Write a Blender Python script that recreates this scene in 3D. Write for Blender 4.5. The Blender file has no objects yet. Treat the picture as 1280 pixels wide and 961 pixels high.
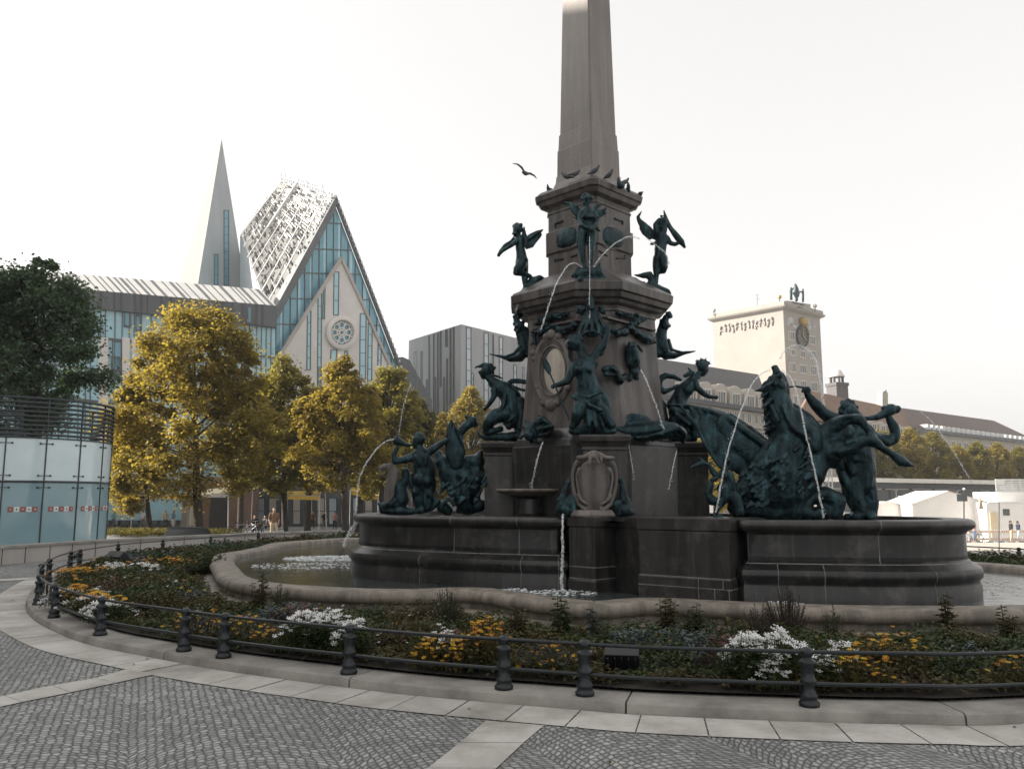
import bpy, bmesh, math, random
from math import sin, cos, pi, radians, sqrt, atan2
from mathutils import Vector, Matrix, noise
RN = random.Random(11)
SC = bpy.context.scene
C = SC.collection
# ---------------------------------------------------------------- camera model (photo 1280 x 961)
F, HY, EZ = 1020.0, 620.0, 1.70
PIT = math.atan((HY - 480.5) / F)
CP, SP = cos(PIT), sin(PIT)
def ray(x, y):
    u = (x - 640) / F; v = (y - 480.5) / F
    return Vector((u, CP + v * SP, SP - v * CP))
def V(x, y, d):
    r = ray(x, y); t = d / r.y
    return Vector((r.x * t, d, EZ + r.z * t))
def G(x, y, z=0.0):
    r = ray(x, y); t = (z - EZ) / r.z
    return Vector((r.x * t, r.y * t, z))
def mpp(p):
    return (p.y * CP + (p.z - EZ) * SP) / F
def onp(x, y, c, n):
    r = ray(x, y); o = Vector((0, 0, EZ))
    t = (c - o).dot(n) / r.dot(n)
    return o + r * t
def gz(y, x=0.0):
    k = min(1, max(0, (x + 20) / 40))
    return -(0.0246 + .0196 * k) * min(max(0.0, y - 22.0), 58.0)
# ---------------------------------------------------------------- scene objects
ORG = {}
def thing(name, label, cat, loc=(0, 0, 0), group=None, kind=None):
    o = bpy.data.objects.new(name, None); C.objects.link(o)
    o.location = loc; o.empty_display_size = .2
    o['label'] = label; o['category'] = cat
    if group: o['group'] = group
    if kind: o['kind'] = kind
    ORG[o.name] = Vector(loc)
    return o
def tag(o, label, cat, group=None, kind=None):
    if label: o['label'] = label
    if cat: o['category'] = cat
    if group: o['group'] = group
    if kind: o['kind'] = kind
    return o
def link(name, me, mats, parent=None):
    o = bpy.data.objects.new(name, me); C.objects.link(o)
    if not isinstance(mats, (list, tuple)): mats = [mats]
    if not me.materials:
        for m in mats: me.materials.append(m)
    if parent is not None:
        off = ORG.get(parent.name, Vector((0, 0, 0)))
        me.transform(Matrix.Translation(-off))
        o.parent = parent; ORG[o.name] = off
    else:
        ORG[o.name] = Vector((0, 0, 0))
    return o
def rebase(o, loc):
    """put a one-mesh thing's origin at its base"""
    loc = Vector(loc); o.data.transform(Matrix.Translation(-loc)); o.location = loc; ORG[o.name] = loc
    return o
def copy_tree(o, parent=None):
    c = o.copy(); C.objects.link(c)
    if parent is not None: c.parent = parent
    ORG[c.name] = ORG.get(o.name, Vector((0, 0, 0)))
    for ch in list(o.children): copy_tree(ch, c)
    return c
class MB:
    def __init__(s): s.v = []; s.f = []; s.m = []; s.mi = 0
    def add(s, vs, fs):
        b = len(s.v); s.v += [tuple(p) for p in vs]
        for f in fs: s.f.append(tuple(b + i for i in f)); s.m.append(s.mi)
    def quad(s, a, b, c, d): s.add([a, b, c, d], [(0, 1, 2, 3)])
    def poly(s, pts): s.add(pts, [tuple(range(len(pts)))])
    def box(s, c, size, rz=0.0, M=None):
        x, y, z = [k / 2 for k in size]; c = Vector(c)
        R = M or Matrix.Rotation(rz, 3, 'Z')
        vs = [c + R @ Vector((i * x, j * y, k * z)) for i in (-1, 1) for j in (-1, 1) for k in (-1, 1)]
        s.add(vs, [(0, 1, 3, 2), (4, 6, 7, 5), (0, 4, 5, 1), (2, 3, 7, 6), (0, 2, 6, 4), (1, 5, 7, 3)])
    def bar(s, a, b, w, h, up=Vector((0, 0, 1))):
        a = Vector(a); b = Vector(b); d = b - a; L = d.length
        if L < 1e-6: return
        x = d / L; y = up.cross(x)
        if y.length < 1e-4: y = Vector((1, 0, 0))
        y.normalize(); z = x.cross(y)
        M = Matrix((x, y, z)).transposed()
        s.box((a + b) / 2, (L, w, h), M=M)
    def ring(s, c, ax, r, n, fl=1.0):
        ax = ax.normalized(); t = Vector((0, 0, 1)) if abs(ax.z) < .9 else Vector((1, 0, 0))
        u = ax.cross(t).normalized(); w = ax.cross(u)
        out = []
        for i in range(n):
            o = u * (cos(2 * pi * i / n) * r) + w * (sin(2 * pi * i / n) * r)
            o.y *= fl; out.append(c + o)
        return out
    def loft(s, rings, cap=True, closed=True):
        n = len(rings[0]); vs = [p for r in rings for p in r]; fs = []
        for k in range(len(rings) - 1):
            for i in range(n if closed else n - 1):
                j = (i + 1) % n
                fs.append((k * n + i, k * n + j, (k + 1) * n + j, (k + 1) * n + i))
        if cap:
            fs.append(tuple(reversed(range(n)))); b = (len(rings) - 1) * n; fs.append(tuple(b + i for i in range(n)))
        s.add(vs, fs)
    def tube(s, pts, r, n=8, cap=True):
        pts = [Vector(p) for p in pts]; R = r if isinstance(r, (list, tuple)) else [r] * len(pts)
        rings = []; u = None
        for i, p in enumerate(pts):
            d = (pts[min(i + 1, len(pts) - 1)] - pts[max(i - 1, 0)]).normalized()
            if u is None:
                t = Vector((0, 0, 1)) if abs(d.z) < .9 else Vector((1, 0, 0)); u = d.cross(t).normalized()
            else:
                u = (u - d * u.dot(d)).normalized()
            w = d.cross(u)
            rings.append([p + u * (cos(2 * pi * k / n) * R[i]) + w * (sin(2 * pi * k / n) * R[i]) for k in range(n)])
        s.loft(rings, cap)
    def lathe(s, prof, c=(0, 0, 0), n=24):
        c = Vector(c)
        s.loft([[c + Vector((cos(2 * pi * i / n) * r, sin(2 * pi * i / n) * r, z)) for i in range(n)] for r, z in prof])
    def ball(s, c, r, n=10, m=7, sc=(1, 1, 1)):
        c = Vector(c); rings = []
        for j in range(1, m):
            t = pi * j / m
            rings.append([c + Vector((sin(t) * cos(2 * pi * i / n) * r * sc[0], sin(t) * sin(2 * pi * i / n) * r * sc[1], -cos(t) * r * sc[2])) for i in range(n)])
        s.loft(rings)
    def prism(s, poly, vec):
        vec = Vector(vec); a = [Vector(p) for p in poly]; s.loft([a, [p + vec for p in a]])
    def mesh(s, name):
        me = bpy.data.meshes.new(name); me.from_pydata(s.v, [], s.f)
        if any(s.m): me.polygons.foreach_set('material_index', s.m)
        bm = bmesh.new(); bm.from_mesh(me); bmesh.ops.recalc_face_normals(bm, faces=bm.faces); bm.to_mesh(me); bm.free()
        return me
    def build(s, name, mats, parent=None, smooth=None, bevel=0, norm=True):
        if norm: me = s.mesh(name)
        else:
            me = bpy.data.meshes.new(name); me.from_pydata(s.v, [], s.f)
            if any(s.m): me.polygons.foreach_set('material_index', s.m)
        if smooth:
            me.shade_smooth()
            if smooth < 180: me.set_sharp_from_angle(angle=radians(smooth))
        o = link(name, me, mats, parent)
        if bevel:
            b = o.modifiers.new('bevel', 'BEVEL'); b.width = bevel; b.segments = 2; b.limit_method = 'ANGLE'; b.angle_limit = radians(40)
        return o
# ---------------------------------------------------------------- materials
def nodes(name):
    m = bpy.data.materials.new(name); m.use_nodes = True
    nt = m.node_tree; b = nt.nodes['Principled BSDF']
    return m, nt, b
def ND(nt, t, **kw):
    n = nt.nodes.new(t)
    for k, v in kw.items():
        if k in n.inputs.keys() if isinstance(k, str) else False: n.inputs[k].default_value = v
        else: setattr(n, k, v)
    return n
def rgba(c): return (c[0], c[1], c[2], 1)
def ramp(nt, fac, stops):
    r = nt.nodes.new('ShaderNodeValToRGB'); e = r.color_ramp.elements
    while len(e) < len(stops): e.new(.5)
    for el, (p, c) in zip(e, stops): el.position = p; el.color = rgba(c)
    nt.links.new(fac, r.inputs['Fac']); return r.outputs['Color']
def noise_n(nt, scale, detail=5, rough=.6, vec=None, dist=0):
    n = nt.nodes.new('ShaderNodeTexNoise'); n.inputs['Scale'].default_value = scale; n.inputs['Detail'].default_value = detail
    n.inputs['Roughness'].default_value = rough; n.inputs['Distortion'].default_value = dist
    if vec is None:
        tc = nt.nodes.new('ShaderNodeNewGeometry'); vec = tc.outputs['Position']
    nt.links.new(vec, n.inputs['Vector']); return n
def pm(name, col, col2=None, rough=.6, metal=0.0, scale=3.0, bump=.0, bscale=40, bdist=.02, spec=.5, stretch=None, rvar=.0):
    m, nt, b = nodes(name)
    L = nt.links.new
    if col2 is None: col2 = tuple(c * .72 for c in col)
    vec = None
    if stretch:
        g = nt.nodes.new('ShaderNodeNewGeometry'); mp = nt.nodes.new('ShaderNodeMapping'); mp.inputs['Scale'].default_value = stretch
        L(g.outputs['Position'], mp.inputs['Vector']); vec = mp.outputs['Vector']
    n = noise_n(nt, scale, 8, .65, vec)
    L(ramp(nt, n.outputs['Fac'], [(.33, col2), (.66, col)]), b.inputs['Base Color'])
    b.inputs['Roughness'].default_value = rough; b.inputs['Metallic'].default_value = metal
    b.inputs['Specular IOR Level'].default_value = spec
    if rvar:
        mr = nt.nodes.new('ShaderNodeMapRange'); mr.inputs['To Min'].default_value = max(0, rough - rvar); mr.inputs['To Max'].default_value = min(1, rough + rvar)
        L(n.outputs['Fac'], mr.inputs['Value']); L(mr.outputs['Result'], b.inputs['Roughness'])
    if bump:
        n2 = noise_n(nt, bscale, 6, .6)
        bp = nt.nodes.new('ShaderNodeBump'); bp.inputs['Strength'].default_value = bump; bp.inputs['Distance'].default_value = bdist
        L(n2.outputs['Fac'], bp.inputs['Height']); L(bp.outputs['Normal'], b.inputs['Normal'])
    return m
def flat(name, col, rough=.5, metal=0.0, spec=.5):
    return pm(name, col, tuple(c * .85 for c in col), rough, metal, 2.0, spec=spec)
def leafm(name, c1, c2, tr, tw=.45):
    m, nt, b = nodes(name); L = nt.links.new
    g = nt.nodes.new('ShaderNodeNewGeometry')
    n = noise_n(nt, .9, 3)
    a = nt.nodes.new('ShaderNodeMath'); a.operation = 'MULTIPLY_ADD'; a.inputs[1].default_value = .55
    L(g.outputs['Random Per Island'], a.inputs[0])
    s = nt.nodes.new('ShaderNodeMath'); s.operation = 'MULTIPLY_ADD'; s.inputs[1].default_value = .5
    L(n.outputs['Fac'], s.inputs[0]); L(a.outputs[0], s.inputs[2]); a.inputs[2].default_value = 0.0
    col = ramp(nt, s.outputs[0], [(.15, c1), (.85, c2)])
    L(col, b.inputs['Base Color']); b.inputs['Roughness'].default_value = .55; b.inputs['Specular IOR Level'].default_value = .3
    t = nt.nodes.new('ShaderNodeBsdfTranslucent'); t.inputs['Color'].default_value = rgba(tr)
    mx = nt.nodes.new('ShaderNodeMixShader'); mx.inputs['Fac'].default_value = tw
    L(b.outputs['BSDF'], mx.inputs[1]); L(t.outputs['BSDF'], mx.inputs[2])
    L(mx.outputs['Shader'], nt.nodes['Material Output'].inputs['Surface'])
    return m
M = {}
def granite(name, c, rough=.45, streak=True, dark=.5, lime=0.0):
    m, nt, b = nodes(name); L = nt.links.new
    g = nt.nodes.new('ShaderNodeNewGeometry')
    n1 = noise_n(nt, 1.1, 6, .6); n2 = noise_n(nt, 60, 4, .7)
    mp = nt.nodes.new('ShaderNodeMapping'); mp.inputs['Scale'].default_value = (5, 5, .45); L(g.outputs['Position'], mp.inputs['Vector'])
    n3 = noise_n(nt, 1.2, 5, .6, mp.outputs['Vector'])
    c1 = ramp(nt, n1.outputs['Fac'], [(.3, tuple(k * .75 for k in c)), (.7, c)])
    c3 = ramp(nt, n3.outputs['Fac'], [(.40, (dark, dark, dark)), (.62, (1, 1, 1))])
    c2 = ramp(nt, n2.outputs['Fac'], [(.35, (.72, .72, .72)), (.65, (1.1, 1.1, 1.1))])
    x = nt.nodes.new('ShaderNodeMix'); x.data_type = 'RGBA'; x.blend_type = 'MULTIPLY'; x.inputs['Factor'].default_value = 1.0
    L(c1, x.inputs['A']); L(c2, x.inputs['B'])
    y = nt.nodes.new('ShaderNodeMix'); y.data_type = 'RGBA'; y.blend_type = 'MULTIPLY'; y.inputs['Factor'].default_value = 1.0 if streak else 0.0
    L(x.outputs['Result'], y.inputs['A']); L(c3, y.inputs['B'])
    out = y.outputs['Result']
    if lime:                                                      # pale lime scale run down the stone, and blotches
        mp2 = nt.nodes.new('ShaderNodeMapping'); mp2.inputs['Scale'].default_value = (9, 9, .8); L(g.outputs['Position'], mp2.inputs['Vector'])
        n4 = noise_n(nt, 1.0, 6, .7, mp2.outputs['Vector'], .4); n5 = noise_n(nt, 2.6, 7, .7)
        k4 = ramp(nt, n4.outputs['Fac'], [(.56, (0, 0, 0)), (.78, (lime, lime, lime))]); k5 = ramp(nt, n5.outputs['Fac'], [(.52, (0, 0, 0)), (.74, (lime, lime, lime))])
        ad = nt.nodes.new('ShaderNodeMix'); ad.data_type = 'RGBA'; ad.blend_type = 'ADD'; ad.inputs['Factor'].default_value = 1; L(k4, ad.inputs['A']); L(k5, ad.inputs['B'])
        lm = nt.nodes.new('ShaderNodeMix'); lm.data_type = 'RGBA'; L(ad.outputs['Result'], lm.inputs['Factor']); L(out, lm.inputs['A']); lm.inputs['B'].default_value = (.17, .165, .155, 1)
        out = lm.outputs['Result']
    L(out, b.inputs['Base Color'])
    mr = nt.nodes.new('ShaderNodeMapRange'); mr.inputs['To Min'].default_value = max(.05, rough - .15); mr.inputs['To Max'].default_value = rough + .2
    L(n1.outputs['Fac'], mr.inputs['Value']); L(mr.outputs['Result'], b.inputs['Roughness'])
    bp = nt.nodes.new('ShaderNodeBump'); bp.inputs['Strength'].default_value = .25; bp.inputs['Distance'].default_value = .006
    L(n2.outputs['Fac'], bp.inputs['Height']); L(bp.outputs['Normal'], b.inputs['Normal'])
    return m
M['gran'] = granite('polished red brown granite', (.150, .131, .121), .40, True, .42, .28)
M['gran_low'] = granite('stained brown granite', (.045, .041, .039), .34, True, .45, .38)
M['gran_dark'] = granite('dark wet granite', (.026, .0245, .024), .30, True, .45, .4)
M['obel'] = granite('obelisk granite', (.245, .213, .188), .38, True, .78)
M['sand'] = granite('worn pale granite rim', (.29, .25, .205), .6, True, .5)
M['cartouche'] = granite('carved limestone', (.22, .195, .18), .7, True, .5, .3)
M['marble'] = granite('yellowed marble plaque', (.62, .55, .46), .5, True, .75)
M['bronze'] = None
def bronze(name, c1, c2):
    m, nt, b = nodes(name); L = nt.links.new
    gg = nt.nodes.new('ShaderNodeNewGeometry'); mv = nt.nodes.new('ShaderNodeMapping'); mv.inputs['Scale'].default_value = (1.9, 1.9, .55); L(gg.outputs['Position'], mv.inputs['Vector'])
    n1 = noise_n(nt, 5, 8, .75, mv.outputs['Vector']); n2 = noise_n(nt, 60, 5, .6); n3 = noise_n(nt, 12, 4, .6, None, 1.5)
    L(ramp(nt, n1.outputs['Fac'], [(.36, c1), (.54, tuple(k * .7 + l * .3 for k, l in zip(c1, c2))), (.70, c2)]), b.inputs['Base Color'])
    b.inputs['Metallic'].default_value = .72; b.inputs['Roughness'].default_value = .33
    ad = nt.nodes.new('ShaderNodeMath'); ad.operation = 'MULTIPLY_ADD'; ad.inputs[1].default_value = 1.8
    L(n3.outputs['Fac'], ad.inputs[0]); L(n2.outputs['Fac'], ad.inputs[2])
    bp = nt.nodes.new('ShaderNodeBump'); bp.inputs['Strength'].default_value = .6; bp.inputs['Distance'].default_value = .013
    L(ad.outputs[0], bp.inputs['Height']); L(bp.outputs['Normal'], b.inputs['Normal'])
    return m
M['bronze'] = bronze('verdigris bronze', (.005, .009, .012), (.048, .118, .136))
M['bronze_up'] = bronze('weathered bronze', (.008, .014, .018), (.058, .128, .138))
M['iron'] = pm('painted cast iron', (.012, .018, .022), (.006, .009, .011), .38, .1, 20, .2, 60, .003)
M['kerb'] = pm('kerb granite', (.33, .312, .285), (.16, .152, .14), .8, 0, 2.2, .35, 70, .006)
def slabmat():
    m, nt, b = nodes('granite paving slab'); L = nt.links.new
    g = nt.nodes.new('ShaderNodeNewGeometry')
    n = noise_n(nt, 1.3, 7, .7); n2 = noise_n(nt, 90, 3)
    c = ramp(nt, g.outputs['Random Per Island'], [(0, (.40, .39, .365)), (1, (.52, .505, .475))])
    c2 = ramp(nt, n.outputs['Fac'], [(.3, (.52, .50, .47)), (.6, (1, 1, 1))])
    x = nt.nodes.new('ShaderNodeMix'); x.data_type = 'RGBA'; x.blend_type = 'MULTIPLY'; x.inputs['Factor'].default_value = 1
    L(c, x.inputs['A']); L(c2, x.inputs['B']); L(x.outputs['Result'], b.inputs['Base Color']); b.inputs['Roughness'].default_value = .75
    bp = nt.nodes.new('ShaderNodeBump'); bp.inputs['Strength'].default_value = .4; bp.inputs['Distance'].default_value = .004
    L(n2.outputs['Fac'], bp.inputs['Height']); L(bp.outputs['Normal'], b.inputs['Normal'])
    return m
M['slab'] = slabmat()
def cobble():
    m, nt, b = nodes('granite setts'); L = nt.links.new
    g = nt.nodes.new('ShaderNodeNewGeometry')
    sx = nt.nodes.new('ShaderNodeSeparateXYZ'); 
    mp0 = nt.nodes.new('ShaderNodeMapping'); mp0.inputs['Rotation'].default_value = (0, 0, radians(-24)); L(g.outputs['Position'], mp0.inputs['Vector'])
    L(mp0.outputs['Vector'], sx.inputs[0])
    def mt(op, a, bb=None, c=None):
        k = nt.nodes.new('ShaderNodeMath'); k.operation = op
        for i, q in enumerate((a, bb, c)):
            if q is None: continue
            if isinstance(q, (int, float)): k.inputs[i].default_value = q
            else: L(q, k.inputs[i])
        return k.outputs[0]
    w = 1.25
    u = mt('SUBTRACT', mt('FRACT', mt('DIVIDE', sx.outputs['X'], w)), .5)
    arc = mt('MULTIPLY', mt('MULTIPLY', u, u), 1.5)
    yy = mt('ADD', sx.outputs['Y'], arc)
    cx = nt.nodes.new('ShaderNodeCombineXYZ'); L(sx.outputs['X'], cx.inputs[0]); L(yy, cx.inputs[1])
    def vor(feat):
        v = nt.nodes.new('ShaderNodeTexVoronoi'); v.voronoi_dimensions = '2D'; v.feature = feat; v.inputs['Scale'].default_value = 17; v.inputs['Randomness'].default_value = .42
        L(cx.outputs[0], v.inputs['Vector']); return v
    ve = vor('DISTANCE_TO_EDGE'); vc = vor('F1')
    n = noise_n(nt, .5, 5, .6); n2 = noise_n(nt, 45, 4)
    sep = nt.nodes.new('ShaderNodeSeparateColor'); L(vc.outputs['Color'], sep.inputs[0])
    base = ramp(nt, sep.outputs[0], [(0, (.215, .226, .230)), (.5, (.315, .326, .328)), (1, (.44, .445, .44))])
    c2 = ramp(nt, n.outputs['Fac'], [(.3, (.62, .62, .62)), (.7, (1.1, 1.09, 1.06))])
    x = nt.nodes.new('ShaderNodeMix'); x.data_type = 'RGBA'; x.blend_type = 'MULTIPLY'; x.inputs['Factor'].default_value = 1
    L(base, x.inputs['A']); L(c2, x.inputs['B'])
    gap = nt.nodes.new('ShaderNodeMapRange'); gap.inputs['From Min'].default_value = .03; gap.inputs['From Max'].default_value = .13; L(ve.outputs['Distance'], gap.inputs['Value'])
    y = nt.nodes.new('ShaderNodeMix'); y.data_type = 'RGBA'; L(gap.outputs['Result'], y.inputs['Factor']); y.inputs['A'].default_value = (.062, .060, .055, 1); L(x.outputs['Result'], y.inputs['B'])
    L(y.outputs['Result'], b.inputs['Base Color']); b.inputs['Roughness'].default_value = .62
    hh = nt.nodes.new('ShaderNodeMapRange'); hh.inputs['From Max'].default_value = .3; hh.interpolation_type = 'SMOOTHSTEP'; L(ve.outputs['Distance'], hh.inputs['Value'])
    ad = mt('MULTIPLY_ADD', n2.outputs['Fac'], .18, hh.outputs['Result'])
    bp = nt.nodes.new('ShaderNodeBump'); bp.inputs['Strength'].default_value = .9; bp.inputs['Distance'].default_value = .02
    L(ad, bp.inputs['Height']); L(bp.outputs['Normal'], b.inputs['Normal'])
    return m
M['cobble'] = cobble()
M['soil'] = pm('dark bed soil', (.03, .022, .016), (.012, .010, .008), .95, 0, 9, .8, 40, .03)
def waterm():
    m, nt, b = nodes('fountain water'); L = nt.links.new
    b.inputs['Base Color'].default_value = (.05, .06, .058, 1); b.inputs['Roughness'].default_value = .05; b.inputs['IOR'].default_value = 1.33
    n = noise_n(nt, 9, 4, .55, None, .6); n2 = noise_n(nt, 2.2, 2)
    bp = nt.nodes.new('ShaderNodeBump'); bp.inputs['Strength'].default_value = .4; bp.inputs['Distance'].default_value = .025
    ad = nt.nodes.new('ShaderNodeMath'); ad.operation = 'MULTIPLY'; L(n.outputs['Fac'], ad.inputs[0]); L(n2.outputs['Fac'], ad.inputs[1])
    L(ad.outputs[0], bp.inputs['Height']); L(bp.outputs['Normal'], b.inputs['Normal'])
    return m
M['water'] = waterm()
def jetm():
    m, nt, b = nodes('aerated water jet'); L = nt.links.new
    b.inputs['Base Color'].default_value = (.86, .88, .88, 1); b.inputs['Roughness'].default_value = .25
    n = noise_n(nt, 30, 4, .7)
    t = nt.nodes.new('ShaderNodeBsdfTransparent'); mx = nt.nodes.new('ShaderNodeMixShader')
    L(ramp(nt, n.outputs['Fac'], [(.38, (.06, .06, .06)), (.66, (.75, .75, .75))]), mx.inputs['Fac'])
    L(t.outputs[0], mx.inputs[1]); L(b.outputs[0], mx.inputs[2]); L(mx.outputs[0], nt.nodes['Material Output'].inputs['Surface'])
    return m
M['jet'] = jetm()
M['glass'] = pm('blue tinted facade glass', (.15, .36, .45), (.10, .27, .355), .12, .0, .25, spec=.5)
M['glass_l'] = pm('pale facade glass', (.36, .57, .64), (.27, .475, .555), .12, .0, .3, spec=.5)
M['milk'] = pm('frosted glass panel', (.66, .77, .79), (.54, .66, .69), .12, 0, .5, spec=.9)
M['milk_d'] = pm('frosted glass panel teal tint', (.26, .395, .435), (.20, .325, .365), .09, 0, .5, spec=.9)  # lower pavilion panels, a darker teal than the upper row
M['steel'] = pm('dark grey steel', (.06, .068, .075), (.045, .05, .055), .45, .4, 8)
M['steel_l'] = pm('galvanised steel', (.42, .43, .44), (.3, .31, .32), .4, .6, 8)
M['alu'] = pm('bright aluminium louvre', (.62, .62, .61), (.45, .46, .47), .4, .4, 4)
M['fascia'] = pm('anthracite cladding', (.10, .112, .12), (.06, .07, .078), .5, .1, .8, stretch=(1, 1, .05))
M['stone'] = pm('facade stone toned as sunlit', (.62, .595, .57), (.53, .51, .49), .8, 0, .35, .2, 6, .05)  # tone raised to stand in for sunlight that misses the gable
M['stone2'] = pm('grey fin stone', (.43, .40, .375), (.33, .31, .295), .8, 0, .8, stretch=(1, 1, .08))
M['lime'] = pm('cream limestone', (.31, .29, .267), (.27, .252, .232), .85, 0, .3, .2, 5, .05)
M['plaster'] = pm('pale plaster', (.40, .37, .325), (.33, .305, .27), .85, 0, .5)
M['slate'] = pm('slate roof', (.075, .07, .075), (.05, .048, .052), .6, 0, 1.5, .3, 10, .05)
M['tile'] = pm('brown roof tile', (.20, .115, .07), (.115, .07, .048), .75, 0, .6, .4, 8, .05)
M['pane'] = pm('dark window pane', (.06, .075, .085), (.035, .045, .05), .08, 0, .6, spec=1)
M['frame'] = flat('window frame paint', (.55, .52, .48), .6)
M['gold'] = pm('gilded metal', (.42, .29, .10), (.28, .19, .06), .5, .5, 6)
M['white'] = pm('white canvas', (.80, .79, .77), (.72, .71, .69), .7, 0, .7)
M['sail'] = pm('cream awning cloth', (.70, .60, .42), (.6, .5, .33), .8, 0, 1)
M['yellow'] = leafm('yellow awning cloth', (.62, .40, .06), (.7, .48, .09), (.8, .5, .08), .35)
M['bark'] = pm('tree bark', (.055, .045, .037), (.025, .021, .018), .9, 0, 8, .8, 18, .05)
M['leaf_g'] = leafm('golden lime leaf', (.026, .034, .012), (.27, .21, .048), (.50, .38, .055), .38)
M['leaf_h'] = leafm('green gold lime leaf', (.024, .034, .012), (.215, .19, .05), (.40, .34, .055), .37)
M['leaf_d'] = leafm('dark green leaf', (.045, .078, .056), (.115, .16, .095), (.10, .16, .06), .32)
M['leaf_m'] = leafm('olive leaf', (.022, .030, .012), (.115, .105, .028), (.20, .17, .03), .34)
M['bed1'] = leafm('bed leaf green', (.020, .034, .014), (.062, .088, .030), (.05, .07, .015), .25)
M['bed2'] = leafm('bed leaf olive', (.035, .032, .012), (.10, .085, .03), (.10, .08, .02), .25)
M['bed3'] = leafm('bed leaf russet', (.028, .020, .015), (.075, .046, .032), (.07, .04, .02), .25)
M['bed4'] = leafm('bed leaf silver', (.035, .05, .05), (.12, .15, .14), (.08, .1, .08), .2)
M['pet_w'] = leafm('white petal', (.70, .70, .70), (.85, .85, .84), (.7, .7, .68), .25)
M['pet_y'] = leafm('yellow petal', (.62, .33, .012), (.80, .50, .03), (.7, .4, .02), .25)
M['pet_o'] = leafm('orange petal', (.45, .17, .012), (.62, .28, .02), (.5, .2, .02), .25)
M['pet_r'] = leafm('dusky pink petal', (.17, .06, .07), (.28, .13, .13), (.2, .07, .07), .25)
M['skin'] = flat('skin', (.45, .28, .2), .6)
M['hair'] = flat('dark hair', (.03, .02, .015), .6)
M['black'] = flat('black plastic', (.012, .013, .015), .35)
M['red'] = flat('red sticker', (.34, .10, .085), .5)
M['chalk'] = flat('white sticker', (.70, .71, .71), .5)
M['tarp'] = pm('dark tarpaulin', (.010, .013, .017), (.006, .008, .010), .95, 0, 3, .3, 8, .05, spec=.1)
# ================================================================ ground and paving
def catmull(pts, sub=8, closed=True, corners=()):
    n = len(pts); out = []
    P_ = [Vector(p) for p in pts]
    for i in range(n if closed else n - 1):
        p0 = P_[(i - 1) % n] if (closed or i > 0) else P_[i]
        p1 = P_[i]; p2 = P_[(i + 1) % n]
        p3 = P_[(i + 2) % n] if (closed or i + 2 < n) else p2
        if i in corners: p0 = p1 - (p2 - p1)
        if (i + 1) % n in corners: p3 = p2 + (p2 - p1)
        for k in range(sub):
            t = k / sub
            out.append(.5 * ((2 * p1) + (-p0 + p2) * t + (2 * p0 - 5 * p1 + 4 * p2 - p3) * t * t + (-p0 + 3 * p1 - 3 * p2 + p3) * t ** 3))
    if not closed: out.append(P_[-1])
    return out
def xy(p, z=0): return Vector((p[0], p[1], z))
def area(path): return .5 * sum(a.x * b.y - b.x * a.y for a, b in zip(path, path[1:] + path[:1]))
def resample(path, step, closed=True):
    pts = path + ([path[0]] if closed else []); L = [0]
    for a, b in zip(pts, pts[1:]): L.append(L[-1] + (b - a).length)
    n = max(3, round(L[-1] / step)); out = []; j = 0
    for k in range(n + (0 if closed else 1)):
        s = L[-1] * k / n
        while j < len(L) - 2 and L[j + 1] < s: j += 1
        t = (s - L[j]) / max(1e-9, L[j + 1] - L[j]); out.append(pts[j].lerp(pts[j + 1], t))
    return out
def normals(path):
    sg = 1 if area(path) > 0 else -1; out = []; n = len(path)
    for i in range(n):
        t = (path[(i + 1) % n] - path[i - 1]); t.z = 0; t.normalize()
        out.append(Vector((t.y, -t.x, 0)) * sg)
    return out
def offset(path, d):
    return [p + q * d for p, q in zip(path, normals(path))]
def inside(p, poly):
    c = False; n = len(poly); j = n - 1
    for i in range(n):
        a = poly[i]; b = poly[j]
        if (a.y > p[1]) != (b.y > p[1]) and p[0] < (b.x - a.x) * (p[1] - a.y) / (b.y - a.y) + a.x: c = not c
        j = i
    return c
def sweep(mb, path, prof, z0=0):
    N_ = normals(path)
    mb.loft([[p + q * o + Vector((0, 0, z + z0 - p.z)) for p, q in zip(path, N_)] for o, z in prof], cap=False)

g = MB()
ys = [-60, 0, 22, 24, 30, 45, 60, 80, 140, 300, 1500]
xs = [-1500, -200, -60, -20, -10, 0, 10, 20, 60, 200, 1500]
for a, b in zip(ys, ys[1:]):
    for c, d in zip(xs, xs[1:]):
        g.quad((c, a, gz(a, c)), (d, a, gz(a, d)), (d, b, gz(b, d)), (c, b, gz(b, c)))
go = g.build('ground', M['cobble'])
go['kind'] = 'structure'
# pale granite plaza beyond the fountain, in the sun
g = MB()
M['plaza'] = pm('pale plaza paving', (.42, .39, .35), (.33, .31, .28), .8, 0, .5, .2, 20, .01)
yy = [30, 45, 60, 80, 130]
for a, b in zip(yy, yy[1:]):
    for c, d in ((10, 20), (20, 60), (60, 200)):
        g.quad((c, a, gz(a, c) + .004), (d, a, gz(a, d) + .004), (d, b, gz(b, d) + .004), (c, b, gz(b, c) + .004))
o = g.build('plaza_paving', M['plaza']); o['kind'] = 'structure'

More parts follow.
